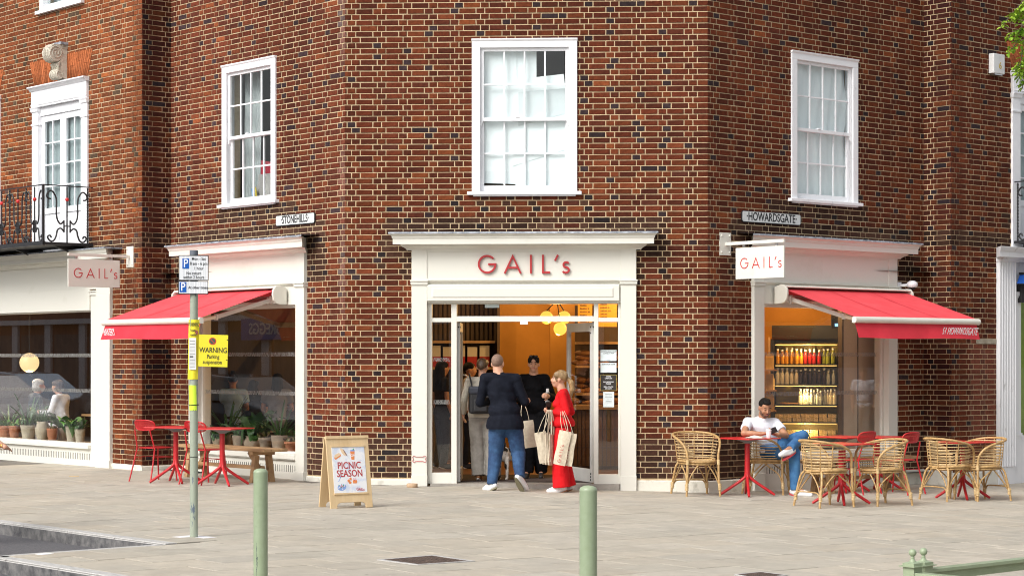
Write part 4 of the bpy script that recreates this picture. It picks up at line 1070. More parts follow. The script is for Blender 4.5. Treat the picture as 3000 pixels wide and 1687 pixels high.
# tan return walls inside the left windows
M = FL.M(); MB().fb(-.05, .0, -2.6, -.29, 0, 2.92).build('partition', M_['darkwood'], building, M)
M = FL2.M(); MB().fb(-9, -1.0, -4.6, -4.5, 0, 2.92).build('back_wall', mat('tan_panelling', (.26, .20, .115), .7, (.34, .26, .15), 3, stretch=(6, 1, .1)), building, M); MB().fb(-9.1, -9, -4.6, -.29, 0, 2.92).build('partition', M_['darkwood'], building, M)
MB().fb(-3.2, -1.2, -4.49, -4.40, 0, 2.92).build('dark_panel', M_['darkwood'], building, M); MB().fb(-.05, .0, -3.0, -.29, 0, 2.92).build('partition', M_['darkwood'], building, M)
# blind / panel behind the right part of the right window
mb = MB(); sP = bp(2470, 1000, FR, -.35)[0]
mb.fb(sP, LR-.2, -.40, -.36, .3, 2.9); mb.build('partition', mat('pale_tan_blind', (.50, .40, .28), .8, (.56, .45, .32), 2), building, FR.M())
mb = MB(); mb.fb(sP-.03, sP-.0005, -.42, -.34, .3, 2.9); mb.fb(sP+.33, sP+.345, -.36, -.352, .3, 2.9); mb.build('partition_edge', M_['darkwood'], building, FR.M())
# ---- lamps
def lamp(name, label, locs, r, em, colr, power, lc, drop):
    c = sum((Vector(p) for p in locs), Vector())/len(locs)
    o = thing(name, label, 'lamp', Matrix.Translation(c))
    gm = mat('opal_glass_lit', tuple(x*.3 for x in colr), .4, emit=(colr, em))
    for p in locs:
        MB().sphere(Vector(p)-c, r, 20).build('globe', gm, o)
    mb = MB()
    for p in locs: mb.tube([Vector(p)-c+Vector((0, 0, r)), Vector((0, 0, r*3.2))], .008, 6)
    mb.tube([(0, 0, r*3.2), (0, 0, 2.92-c.z)], .01, 6); mb.build('stem', M_['iron'], o)
    if power:
        ld = bpy.data.lights.new('bulb', 'POINT'); ld.energy = power; ld.color = lc; ld.shadow_soft_size = .02
        b = link('bulb', ld, o, Matrix.Translation((0, 0, -r*1.3-r*(1 if len(locs) > 1 else 0))))
    return o
WARM = (1, .60, .22)
lamp('pendant_lamp', 'cluster of three glowing yellow globes hanging inside the entrance', [at(1601, 930, 29.3), at(1653, 930, 29.3), at(1641, 963, 29.2)], .096, .95, (.95, .62, .09), 26, WARM, 0)
lamp('globe_lamp', 'single large pale glowing globe inside the far left window', [at(86, 1062, 33.8)], .164, .9, (1, .72, .36), 22, (1, .75, .45), 0)
for (x, y, z, p, lb) in ((-1.6, 30.5, 2.7, 38, 'ceiling spot over the coffee counter'), (1.9, 30.3, 2.75, 60, 'ceiling spot over the bread shelves'), (4.6, 29.4, 2.8, 34, 'ceiling spot over the fridge'),
                     (-4.6, 31.2, 2.75, 26, 'ceiling spot over the middle window seats'), (.4, 31.8, 2.75, 36, 'ceiling spot by the back wall'), (4.6, 31.3, 2.75, 22, 'ceiling spot behind the fridge'), (4.1, 28.95, 2.6, 40, 'ceiling spot in front of the fridge'), (-7.2, 34.4, 2.7, 45, 'ceiling spot in the far left window'), (-6.3, 33.2, 2.7, 25, 'ceiling spot over the far left cafe table')):
    o = thing('ceiling_spot', lb+', small black can', 'spot lamp', Matrix.Translation((x, y, z)))  # unseen ceiling lights, added to brighten the rooms behind the glass
    mb = MB(); mb.lathe([(.045, .02), (.05, .0), (.05, .2), (.0, .2)], n=14); mb.build('housing', M_['iron'], o)
    ld = bpy.data.lights.new('bulb', 'POINT'); ld.energy = p; ld.color = WARM; ld.shadow_soft_size = .05; link('bulb', ld, o, Matrix.Translation((0, 0, -.06)))
# ---- menu boards (backlit orange)
for (xa, xb, ya, yb, Y) in ((1693, 1735, 875, 955, 31), (1753, 1807, 872, 957, 31)):
    p = at(xa, yb, Y); q = at(xb, ya, Y)
    o = tag(MB().box(p.x, q.x, Y, Y+.03, p.z, q.z).build('menu_board', mat('backlit_orange_menu', (.5, .2, .02), .6, emit=((1, .36, .02), .42))), 'glowing orange menu board seen through the '+('transom light' if xa < 1700 else 'top of the right side light'), 'menu board', 'menu boards')
    for k in range(7): text('aaaaa aaa'[:5+k % 4], .05, M_['darkwood'], o, Matrix.Translation((p.x+.03, Y-.003, q.z-.05-.05*k)), align='LEFT')
# ---- bread shelves seen through the right door and side light
rs = random.Random(21)
ORD = ['first', 'second', 'third', 'fourth', 'fifth', 'sixth', 'seventh', 'eighth', 'ninth', 'tenth', 'eleventh', 'twelfth', 'thirteenth']
sh = thing('bread_shelf', 'oak wall shelves stacked with loaves behind the open right door', 'shelf', T(0, 0, 0))
for z in (1.92, 1.55, 1.12): MB().box(.72+.28, 3.2, 31.4, 31.9, z-.035, z).build('shelf', M_['shelfwood'], sh)
MB().box(1.0, 3.2, 31.9, 31.95, 0, 2.5).build('backboard', M_['darkwood'], sh)
M_['bread'] = mat('baked_crust', (.28, .11, .03), .6, (.45, .22, .07), 9, .4, 30)
M_['bread2'] = mat('dark_crust', (.13, .045, .015), .6, (.27, .12, .04), 9, .4, 30)
def loaf_mesh(kind):
    mb = MB()
    if kind == 0: mb.sphere((0, 0, .045), (.15, .065, .05), 14)
    elif kind == 1:
        for k in range(7): t = (k-3)/3; mb.sphere((t*.085, -.02+.035*t*t, .035), (.024, .035*(1.15-abs(t)*.6), .035*(1.1-abs(t)*.6)), 8)
    else: mb.sphere((0, 0, .05), (.09, .09, .055), 12)
    return mb.mesh('loaf')
LM = []
for k in range(3):
    for mm in ('bread', 'bread2'):
        me = loaf_mesh(k); me.materials.append(M_[mm]); LM.append((k, mm, me))
nm = {0: 'long loaf', 1: 'croissant', 2: 'round loaf'}
cm = {'bread': 'golden', 'bread2': 'dark'}
shelfn = {1.55: 'upper bread shelf', 1.12: 'lower bread shelf', .97: 'pastry counter'}
for z, y0 in ((1.55, 31.55), (1.12, 31.55), (.97, 30.0)):
    x = 1.08 if z > 1 else .95; kst = -1
    while x < 3.1:
        kst += 1
        for lay in range(3 if z > 1 else 1):
            k, mm, me = rs.choice(LM)
            o = link('loaf', me, None, T(x+rs.uniform(-.03, .03)+lay*.02, y0+rs.uniform(-.03, .1), z+lay*.075, rs.uniform(-.4, .4)))
            tag(o, f'{cm[mm]} {nm[k]} on the {shelfn[z]}, {ORD[kst]} from the left'+(', '+('bottom', 'middle', 'top')[lay]+' of its pile' if z > 1 else ''), 'bread', 'bread on display behind the entrance')
        x += .2
ct = thing('pastry_counter', 'counter fronted with upright glazed tiles, right of the entrance inside', 'counter', T(0, 0, 0))
MB().box(.85, 3.3, 29.85, 30.5, .90, .965).build('countertop', M_['shelfwood'], ct)
MB().box(.9, 3.3, 29.92, 30.5, 0, .899).build('counter_body', M_['darkwood'], ct)
tme = MB().box(0, .05, -.012, 0, 0, .27).mesh('tile'); tme.materials.append(mat('brown_glazed_tile', (.14, .075, .035), .25, (.22, .12, .06), 5))
for r in range(3):
    x = .92
    while x < 3.2: link('tile', tme, ct, Matrix.Translation((x, 29.919, .06+r*.28))); x += .062
# ---- coffee side: shelf with bags, low display
sc_ = thing('wall_shelf', 'lit wall shelf on the dark slatted wall, left of the ochre wall', 'shelf', T(0, 0, 0))
for z in (1.95, 1.52): MB().box(-1.6, -.28, 32.75, 33.1, z-.04, z).build('shelf', M_['shelfwood'], sc_)
MB().box(-1.7, -.28, 32.7, 33.1, 0, .9).build('cabinet', M_['darkwood'], sc_)
M_['bagw'] = mat('white_paper_bag', (.55, .5, .42), .8); M_['bagr'] = mat('red_paper_bag', (.35, .02, .02), .7)
for i in range(6):
    o = thing('coffee_bag', 'white over red coffee bag on the wall shelf, '+('leftmost', 'second from left', 'third from left', 'fourth from left', 'second from right', 'rightmost')[i], 'bag', T(-1.45+i*.2, 32.9, 1.52), 'coffee bags on the wall shelf')
    MB().box(-.08, .08, -.06, .06, 0, .17).build('lower_band', M_['bagr'], o); MB().box(-.08, .08, -.06, .06, .1705, .33+.02*(i % 2)).build('upper_part', M_['bagw'], o)
# counter in the left depth
tag(MB().box(-3.2, -1.2, 31.0, 31.6, 0, .98).build('coffee_counter', M_['darkwood'], None), 'dark coffee counter at the back left of the shop', 'counter')

# ---- open fridge behind the right window
FG = T(4.36, 29.75, 0, R_(-10))
fr = thing('display_fridge', 'open refrigerated display with lit shelves of bottles behind the right window', 'fridge', FG)
M_['fridge'] = mat('black_fridge_casing', (.015, .015, .015), .4)
mb = MB(); mb.box(-.52, -.47, -.05, .6, 0, 1.95); mb.box(.47, .52, -.05, .6, 0, 1.95); mb.box(-.47, .47, .55, .6, 0, 1.95); mb.box(-.47, .47, -.05, .55, 0, .42); mb.box(-.47, .47, 0, .55, 1.9, 1.95); mb.build('casing', M_['fridge'], fr)
MB().box(-.46, .46, .53, .549, .43, 1.89).build('liner', mat('fridge_liner', (.55, .40, .12), .4), fr)
MB().box(-.5, .5, -.06, -.03, 1.95, 2.15).build('header', M_['fridge'], fr)
for z_ in (1.78, 1.14, .62):  # loose point lights added to brighten the fridge shelves
    ld = bpy.data.lights.new('bulb', 'POINT'); ld.energy = 5; ld.color = (1, .68, .26); ld.shadow_soft_size = .02; link('bulb', ld, fr, Matrix.Translation((0, .0, z_)))
lm = mat('fridge_strip_light', (1, .8, .4), .5, emit=((1, .60, .16), 1.1))
FZ = (.48, .72, .98, 1.28, 1.58)
for z in FZ[1:]: MB().box(-.46, .46, .02, .53, z-.02, z).build('shelf', M_['fridge'], fr)
for z in FZ[1:]+(1.89,): MB().box(-.45, .45, .03, .05, z-.032, z-.0205).build('strip_light', lm, fr)
MB().box(-.55, -.525, -.09, -.06, 0, 1.98).build('door_edge', M_['shelfwood'], fr); MB().box(.55, .575, -.09, -.06, 0, 1.98).build('door_edge', M_['steel'], fr)
bcol = {'orange juice': (.55, .24, .02), 'berry juice': (.35, .02, .02), 'green juice': (.25, .28, .04), 'milk': (.6, .55, .42), 'cola': (.03, .02, .02), 'water': (.35, .38, .36)}
ORD = ['first', 'second', 'third', 'fourth', 'fifth', 'sixth', 'seventh', 'eighth', 'ninth', 'tenth', 'eleventh', 'twelfth', 'thirteenth']
BME = {}
for k, c in bcol.items():
    mb = MB(); mb.lathe([(.03, 0), (.0325, .01), (.0325, .14), (.026, .165), (.014, .19), (.014, .205)], n=10); mb.lathe([(.017, .205), (.017, .232), (0, .232)], n=8, m=1)
    me = mb.mesh('bottle'); me.materials.append(mat('bottle_'+k.replace(' ', '_'), c, .2)); me.materials.append(M_['paper']); BME[k] = me
rows = {1.58: ['orange juice']*6+['berry juice']*4+['green juice']*3, 1.28: ['milk']*5+['cola']*6+['water']*2, .98: ['milk']*2+['water']*6+['milk']*3}
sn = {1.58: 'top', 1.28: 'second', .98: 'third'}
for z, ks in rows.items():
    for i, k in enumerate(ks):
        x0 = -.42+i*.068 if z > 1 else -.08+i*.05
        for r in range(2):
            o = link('bottle', BME[k], None, FG @ Matrix.Translation((x0+rs.uniform(-.008, .008), .12+r*.09+rs.uniform(-.02, .02), z)) @ Matrix.Scale(rs.uniform(.86, 1.04), 4))
            tag(o, f'{ORD[i]} bottle from the left on the {sn[z]} fridge shelf, {("front", "back")[r]} row, {k}', 'bottle', f'bottles on the {sn[z]} fridge shelf')
pk = mat('sandwich_box_film', (.30, .22, .06), .25, (.85, .66, .35), 26, detail=6)
pme = MB().box(-.06, .06, -.05, .05, 0, .06).mesh('sandwich_box'); pme.materials.append(pk)
for z, n2 in ((.48, 2), (.72, 2)):
    for i in range(7):
        for l_ in range(n2):
            tag(link('sandwich_box', pme, None, FG @ Matrix.Translation((-.40+i*.13, .12+.02*l_, z+l_*.0605)) @ Matrix.Rotation(rs.uniform(-.15, .15), 4, 'Z')), f'{ORD[i]} boxed sandwich from the left, {("lower", "upper")[l_]} layer, {"bottom" if z < .5 else "fourth"} fridge shelf', 'boxed sandwich', f'boxed sandwiches on the {"bottom" if z < .5 else "fourth"} fridge shelf')
mb = MB(); mb.box(-.38, -.1, .1, .4, .985, 1.0, 0, Matrix.Rotation(0, 4, 'X')); tag(mb.build('tray', M_['bread'], None, FG), 'wooden tray lying on the third fridge shelf', 'tray')
# screen with blue light
p = at(2440, 962, 29.0); q = at(2462, 905, 29.0)
o = thing('menu_screen', 'small black screen with blue light above the fridge', 'screen', T(0, 0, 0))
MB().box(p.x-.02, q.x+.05, 29.0, 29.05, p.z, q.z).build('casing', M_['fridge'], o)
be = mat('blue_screen_light', (.1, .4, 1), .5, emit=((.15, .5, 1), 2.5))
for zz0 in (.03, .19): MB().box(p.x+.03, q.x+.03, 28.99, 28.998, p.z+zz0, p.z+zz0+.04).build('display', be, o)
# bread bags left of the fridge
bp_ = mat('kraft_paper_bag', (.45, .27, .09), .6, (.6, .4, .16), 8, .3, 20)
rkk = thing('bag_rack', 'rack of kraft paper bread bags left of the fridge', 'rack', T(3.72, 29.35, 0))
for z in (.9, 1.2, 1.5): MB().box(-.16, .16, 0, .3, z-.02, z).build('shelf', M_['shelfwood'], rkk)
for z in (.9, 1.2, 1.5):
    for i in range(2):
        mb = MB(); mb.box(-.06, .06, -.05, .05, 0, .17); mb.prism([(-.06, .17), (.06, .17), (.045, .24), (-.05, .23)], -.01, .01)
        tag(mb.build('bread_bag', bp_, None, T(3.64+i*.15, 29.48, z, rs.uniform(-.4, .4))), f'kraft bread bag on the {"bottom" if z<1 else "middle" if z < 1.4 else "top"} shelf of the rack, {"left" if i == 0 else "right"}', 'paper bag', 'kraft bags on the rack')
# ================================================================ STREET FURNITURE
def on_ground(x, y, yaw=0): return T(x, y, gz(x), yaw)
# ---- rattan chair
M_['rattan'] = mat('varnished_rattan', (.34, .20, .075), .45, (.56, .37, .16), 22, .15, 60, detail=6)
M_['cane'] = mat('pale_split_cane', (.48, .33, .155), .5, (.66, .49, .26), 30, .1, 80)
RIM = [(.21, .24, .40), (.207, .235, .50), (.222, .225, .59), (.255, .17, .675), (.285, .05, .735), (.285, -.08, .765), (.245, -.2, .79), (.14, -.275, .803), (0, -.295, .808)]
def rim_front(z):   # how far forward a cane at height z reaches
    for a, b in zip(RIM[2:], RIM[3:]):
        if a[2] <= z <= b[2]:
            t = (z-a[2])/(b[2]-a[2]); return a[1]+(b[1]-a[1])*t
    return .235
def make_rattan(label, M):
    o = thing('rattan_chair', label, 'chair', M, 'rattan tub chairs')
    full = RIM+[(-x, y, z) for x, y, z in reversed(RIM[:-1])]
    MB().tube(smooth(full, 4), .0155, 8).build('top_rail', M_['rattan'], o)
    def cane(z, rr=.0068):
        t = (z-.45)/.35; rx = .232+.052*t; ry = .255+.035*t; yf = rim_front(z)-.015
        yf = min(yf, .22); a0 = math.asin(max(-1, min(.92, (yf+.0)/ry))); pts = []
        n = 22
        for i in range(n+1):
            a = a0-(a0*2+math.pi)*i/n; pts.append((rx*math.cos(a), ry*math.sin(a), z+.012*math.sin(a*1.0)*0))
        return pts
    for z in (.475, .505, .545, .58, .62, .655, .695, .735, .765):
        MB().tube(cane(z+.003), .0068, 6).build('cane', M_['cane'], o)
    ups = MB()
    for a in (-20, -50, -76, -104, -130, -160):
        t0, t1 = R_(a), R_(a); p0 = (.235*math.cos(t0), .258*math.sin(t0), .44)
        zt = .80 if -140 < a < -40 else (.765)
        p1 = (.283*math.cos(t1), .288*math.sin(t1), zt)
        q = [Vector(p0).lerp(Vector(p1), k/4)*1 for k in range(5)]
        u = MB(); u.tube([v+Vector((.006*math.cos(t0), .006*math.sin(t0), 0)) for v in q], .0065, 6); u.build('upright', M_['rattan'], o)
    # seat
    s = MB(); ring = [(.245*math.cos(R_(k*12)), .01+.255*math.sin(R_(k*12)), .445+.006*math.cos(R_(k*24))) for k in range(30)]
    s.tube(ring, .016, 8, closed=True); s.tube([(x*.96, y*.96, z-.03) for x, y, z in ring], .012, 8, closed=True); s.build('seat_frame', M_['rattan'], o)
    s = MB(); y = -.235
    while y < .25:
        w = .24*math.sqrt(max(0, 1-((y-.01)/.255)**2))
        s.tube([(-w, y, .447), (-w*.5, y, .437), (0, y, .433), (w*.5, y, .437), (w, y, .447)], .0062, 5); y += .0135
    k = s.build('seat', M_['cane'], o)
    for sx in (-1, 1):
        MB().tube([(sx*.21, .24, .41), (sx*.213, .242, .25), (sx*.222, .25, .1), (sx*.228, .256, 0)], [.0155, .0155, .015, .014], 8).build('leg', M_['rattan'], o)
        MB().tube(smooth([(sx*.16, -.19, .43), (sx*.2, -.215, .38), (sx*.225, -.24, .25), (sx*.24, -.27, .1), (sx*.247, -.285, 0)], 3), .0145, 8).build('leg', M_['rattan'], o)
        for (lx, ly) in ((.224, .251), (.238, -.266)):
            b = MB(); b.tube([(sx*lx*.995, ly*.99, .165), (sx*lx*1.0, ly*1.0, .08)], .0215, 10)
            for q in range(4): b.tube([(sx*lx+.022*math.cos(R_(w)), ly+.022*math.sin(R_(w)), .085+.022*q) for w in range(0, 360, 40)], .004, 5, closed=True)
            b.build('binding', M_['cane'], o)
        b = MB(); b.tube([(sx*.21, .24, .47), (sx*.21, .24, .41)], .021, 10); b.build('binding', M_['cane'], o)
        # side braces
        for ya, yb in ((.24, .06), (-.25, -.06)):
            MB().tube(smooth([(sx*.225, ya, .15), (sx*.215, ya*.72+.02, .27), (sx*.215, yb, .37), (sx*.225, .0, .425)], 3), .009, 6).build('brace', M_['rattan'], o)
    for ya, xs in ((.25, .215), (-.265, .225)):
        MB().tube(smooth([(-xs, ya*.98, .15), (-xs*.72, ya*.95, .28), (-xs*.3, ya*.97, .40), (0, ya, .425), (xs*.3, ya*.97, .40), (xs*.72, ya*.95, .28), (xs, ya*.98, .15)], 3), .009, 6).build('brace', M_['rattan'], o)
    MB().tube(smooth([(-.23, -.27, .10), (-.2, -.27, .165), (-.13, -.27, .185), (.13, -.27, .185), (.2, -.27, .165), (.23, -.27, .10)], 3), .0095, 6).build('stretcher', M_['rattan'], o)
    return o
ch = [(2.38, 25.86, (.25, -.95), 'rattan tub chair standing alone against the brick pier, leftmost of them'),
      (3.37, 26.50, (.93, -.30), 'rattan tub chair the man in the white T-shirt sits on'),
      (3.80, 24.33, (.86, .50), 'rattan tub chair with its back to the street, left of the front table'),
      (4.57, 24.82, (-.85, -.50), 'rattan tub chair right of the front table, seat turned to the street'),
      (5.66, 25.98, (.84, .55), 'rattan tub chair left of the far right table, seen from behind'),
      (6.11, 26.12, (-.85, -.45), 'rattan tub chair at the right end, beside the white fluted pilaster')]
rc = None
for i, (x, y, d, lb) in enumerate(ch):
    M = on_ground(x, y, facing(*d))
    rc = make_rattan(lb, M) if i == 0 else (copy_tree(rc0, M, lb)); rc0 = rc if i == 0 else rc0
# ---- red metal chair
def make_red_chair(label, M):
    o = thing('metal_chair', label, 'chair', M, 'red metal bistro chairs')
    def bx(a): return (.185*math.sin(a), -.20-.045*math.cos(a)+.03)
    pts = []
    for k in range(40):
        t = 2*math.pi*k/40; u = max(-1, min(1, 1.25*math.cos(t))); v = max(-1, min(1, 1.1*math.sin(t)))
        u = math.copysign(abs(math.cos(t))**.6, math.cos(t)); v = math.copysign(abs(math.sin(t))**.6, math.sin(t))
        x = .195*u; pts.append((x, -.245+.05*(x/.195)**2-.02*v, .765+.068*v))
    MB().tube(pts, .0095, 6, closed=True).build('back_frame', M_['red'], o)
    mb = MB(); vs = []; n, m = 24, 9
    bars = MB()
    for i in range(25):
        x = -.18+.36*i/24; y = -.245+.05*(x/.195)**2; h = .058*(1-(abs(x)/.2)**6)**.5
        bars.beam((x, y+.018, .765-h), (x, y-.018, .765+h), .006, .003)
    for j in range(9):
        v = -.8+1.6*j/8; w = .18*(1-abs(v)**4*.4)
        bars.tube([(w*q, -.245+.05*(w*q/.195)**2-.02*v, .765+.068*v) for q in (-1, -.6, -.2, .2, .6, 1)], .0032, 4)
    bars.build('backrest', M_['red'], o)
    for sx in (-1, 1):
        MB().tube([(sx*.15, -.245, .705), (sx*.165, -.205, .55), (sx*.175, -.18, .455), (sx*.195, -.225, .25), (sx*.215, -.29, 0)], .0105, 7).build('leg', M_['red'], o)
        MB().tube([(sx*.155, .17, .45), (sx*.17, .185, .25), (sx*.185, .21, 0)], .0105, 7).build('leg', M_['red'], o)
    mb = MB(); P = []
    for k in range(32):
        t = 2*math.pi*k/32; u = math.copysign(abs(math.cos(t))**.72, math.cos(t)); v = math.copysign(abs(math.sin(t))**.72, math.sin(t)); P.append((.205*u, .205*v))
    vs = [(x, y, .452) for x, y in P]+[(x*1.0, y*1.0, .463) for x, y in P]+[(x*.8, y*.8, .458) for x, y in P]+[(0, 0, .453)]
    n = 32; fs = [(i, (i+1) % n, (i+1) % n+n, i+n) for i in range(n)]+[(i+n, (i+1) % n+n, (i+1) % n+2*n, i+2*n) for i in range(n)]+[(i+2*n, (i+1) % n+2*n, 3*n) for i in range(n)]+[tuple(range(n-1, -1, -1))]
    mb.add(vs, fs, 0, False); mb.build('seat', M_['red'], o)
    mb = MB(); mb.tube([(-.17, .17, .33), (.17, .17, .33)], .005, 5); mb.tube([(-.17, -.195, .33), (-.165, .18, .33)], .005, 5); mb.tube([(.17, -.195, .33), (.165, .18, .33)], .005, 5); mb.build('stretcher', M_['red'], o)
    return o
cr = [(-4.83, 27.22, (.62, .78), 'red metal chair beside the left table, against the brick return'),
      (-4.05, 26.58, (.62, .78), 'red metal chair behind the parking pole'),
      (4.60, 26.95, (-.72, .69), 'red metal chair between the two back tables under the right awning'),
      (5.22, 27.1, (-.72, .69), 'red metal chair nearest the brick return, right of the back tables')]
for i, (x, y, d, lb) in enumerate(cr):
    M = on_ground(x, y, facing(*d))
    if i == 0: mc0 = make_red_chair(lb, M)
    else: copy_tree(mc0, M, lb)
# ---- red table
M_['grey_under'] = mat('grey_table_underside', (.2, .2, .21), .6)
M_['redtop'] = mat('red_laminate_top', (.58, .02, .022), .35, (.62, .03, .03), 10)
def make_table(label, M):
    o = thing('bistro_table', label, 'table', M, 'red pedestal tables')
    MB().box(-.31, .31, -.31, .31, .738, .752).build('tabletop', M_['redtop'], o, bevel=.004)
    mb = MB(); mb.lathe([(.05, .68), (.10, .705), (.24, .7375), (0, .7375)], n=4, sm=False); mb.build('support_plate', M_['grey_under'], o)
    mb = MB(); mb.lathe([(.034, .24), (.034, .69)], n=14); mb.build('column', M_['red'], o)
    for k in range(4):
        a = R_(45+90*k); c, s = math.cos(a), math.sin(a)
        MB().tube(smooth([(.016*c, .016*s, .40), (.02*c, .02*s, .27), (.06*c, .06*s, .215), (.17*c, .17*s, .137), (.355*c, .355*s, .014)], 3), [.02]*4+[.021]*4+[.019]*4+[.015], 8).build('leg', M_['red'], o)
    return o
tb = [(-4.50, 26.85, R_(-22), 'red square table next to the brick return on the left'),
      (-3.80, 26.30, R_(-22), 'red square table between the parking pole and the bench'),
      (3.05, 26.0, R_(42), "red square table with a coffee cup on it, in front of the seated man"),
      (4.07, 24.80, R_(42), 'red square table between the two front rattan chairs'),
      (4.50, 27.25, R_(42), 'red square table nearest the right shop window'),
      (5.02, 27.55, R_(42), 'red square table behind the rightmost red chair, under the awning'),
      (5.92, 26.35, R_(42), 'red square table between the two rattan chairs at the far right')]
for i, (x, y, a, lb) in enumerate(tb):
    M = on_ground(x, y, a)
    if i == 0: t0 = make_table(lb, M)
    else: copy_tree(t0, M, lb)
# ---- cup and napkins on the man's table
tz = gz(3.06)+.7525
o = thing('paper_cup', 'pale pink takeaway coffee cup with white lid on the red table', 'cup', T(3.31, 25.87, tz))
MB().lathe([(.028, 0), (.037, .095), (.034, .095)], n=20).build('cup', mat('pale_pink_cup', (.72, .52, .52), .6), o)
MB().lathe([(.039, .0955), (.039, .103), (.034, .107), (.033, .116), (.0, .112)], n=20).build('lid', mat('cup_lid', (.75, .68, .66), .5), o)
mb = MB(); vs = []; n = 10
for i in range(n+1):
    for j in range(n+1):
        x, y = (i/n-.5)*.24, (j/n-.5)*.15; e = max(abs(i/n-.5), abs(j/n-.5))*2
        vs.append((x, y, .002+max(0, (1-e))*.035+.016*abs(noise.noise((x*22, y*22, 2)))*(1-e*.5)))
mb.add(vs, [(i*(n+1)+j, (i+1)*(n+1)+j, (i+1)*(n+1)+j+1, i*(n+1)+j+1) for i in range(n) for j in range(n)], 0, True)
tag(mb.build('paper_bag', mat('cream_paper', (.70, .64, .55), .8), None, T(3.13, 25.86, tz)), 'crumpled cream pastry bag beside the cup on the red table', 'paper bag')
# ---- benches
M_['teak'] = mat('teak_bench_wood', (.28, .16, .075), .6, (.46, .29, .145), 6, .25, 30, detail=7, stretch=(.15, 1, 1))
def bench(F, s0, s1, d, label):
    c = W(F, (s0+s1)/2, d); o = thing('wooden_bench', label, 'bench', F.M((s0+s1)/2, d, gz(c[0])), 'wooden trestle benches'); L = (s1-s0)/2
    for y in (-.19, -.06, .07): MB().box(-L, L, y, y+.125, .42, .46).build('plank', M_['teak'], o, bevel=.006)
    for sx in (-1, 1):
        x = sx*(L-.32)
        MB().box(x-.04, x+.04, -.18, .18, .37, .4195).build('cross_rail', M_['teak'], o, bevel=.004)
        for sy in (-1, 1):
            MB().beam((x, sy*.1, .37), (x, sy*.15, 0), .075, .075, up=(1, 0, 0)).build('leg', M_['teak'], o, bevel=.004)
        MB().box(x-.03, x+.03, -.12, .12, .11, .17).build('cross_rail', M_['teak'], o)
        MB().beam((x-sx*.04, 0, .15), (x-sx*.30, 0, .40), .05, .05).build('brace', M_['teak'], o)
    MB().box(-L+.3, L-.3, -.03, .03, .171, .22).build('stretcher', M_['teak'], o, bevel=.004)
    return o
bench(FL, 1.55, 3.82, .72, 'long wooden bench under the left shop window')
bench(FR, 1.15, 3.35, .72, 'long wooden bench under the right shop window, behind the red chairs')
# ---- A-board
M_['ply'] = mat('pale_birch_plywood', (.60, .43, .23), .5, (.72, .55, .33), 5, .05, 20, detail=6, stretch=(1, 1, .2))
p0 = gp(969, 1490); p1 = gp(1086, 1480)
dirv = (p1-p0); Wd = .53; yw = R_(32)
ab = thing('sandwich_board', 'plywood sandwich board reading PICNIC SEASON on the pavement', 'sandwich board', T(p0.x, p0.y, gz(p0.x), yw))
Hh = .80; tilt = R_(9)
Mf = Matrix.Rotation(-tilt, 4, 'X'); 
def leafp(M, nm):
    mb = MB(); f = .075; 
    poly = [(0, 0), (.085, 0), (.085, .03), (.095, .05), (.13, .065), (Wd-.13, .065), (Wd-.095, .05), (Wd-.085, .03), (Wd-.085, 0), (Wd, 0), (Wd, Hh), (0, Hh)]
    mb.prism(poly, 0, .018)
    return mb.build(nm, M_['ply'], ab, M, bevel=.003)
fl = leafp(Mf, 'front_panel')
top = Mf @ Vector((0, .018, Hh))
Mb = Matrix.Translation((0, 2*math.sin(tilt)*Hh+.035, 0)) @ Matrix.Rotation(tilt, 4, 'X')
leafp(Mb, 'back_panel')
MB().box(.0, Wd, -.012, .03, Hh-.02, Hh+.012).build('ridge', M_['ply'], fl)
MB().box(.055, Wd-.055, -.012, -.0003, .155, .172).build('ledge', M_['ply'], fl); MB().box(.055, Wd-.055, -.012, -.0003, Hh-.115, Hh-.095).build('ledge', M_['ply'], fl)
pm = mat('white_poster_checked_blue', (.62, .68, .80), .5, (.80, .81, .83), 7, lo=.4, hi=.5)
pp = MB().box(.06, Wd-.06, -.005, -.0004, .172, Hh-.115).build('poster', pm, fl)
cx = Wd/2+.0
text('PICNIC', .108, M_['redlet'], pp, Matrix.Translation((cx, -.0065, .475)), sx=.86, extrude=.0008)
text('SEASON', .108, M_['redlet'], pp, Matrix.Translation((cx, -.0065, .385)), sx=.82, extrude=.0008)
text("GAILs", .045, M_['redline'], pp, Matrix.Translation((cx+.12, -.0065, .205)) @ Matrix.Rotation(R_(6), 4, 'Y'), sx=.9, extrude=.0005)
def blob2(pts, col, nm):
    mb = MB(); mb.prism(pts, -.0066, -.0052); mb.build(nm, col, pp)
def ell(cx, cz, rx, rz, a=0, n=18, wob=0):
    return [(cx+rx*math.cos(t)*math.cos(a)-rz*math.sin(t)*math.sin(a), cz+rx*math.cos(t)*math.sin(a)+rz*math.sin(t)*math.cos(a)) for t in [2*math.pi*k/n for k in range(n)]] if not wob else \
        [(cx+(rx+wob*math.sin(t*5))*math.cos(t), cz+(rz+wob*math.sin(t*5))*math.sin(t)) for t in [2*math.pi*k/n for k in range(n)]]
mo = mat('poster_orange_ink', (.75, .25, .08), .5); mc = mat('poster_cream_ink', (.78, .58, .38), .5); md = mat('poster_dark_ink', (.2, .08, .08), .5); mg = mat('poster_green_ink', (.05, .35, .15), .5); mbl = mat('poster_blue_ink', (.25, .38, .7), .5); mpk = mat('poster_pink_ink', (.6, .05, .2), .5)
blob2([(.085, .565), (.10, .545), (.17, .585), (.17, .60), (.155, .615), (.09, .59)], mo, 'drawing'); 
mb = MB(); mb.prism([(.085, .575), (.105, .562), (.165, .598), (.15, .622), (.095, .602)], -.0074, -.0067); mb.build('drawing', mc, pp)
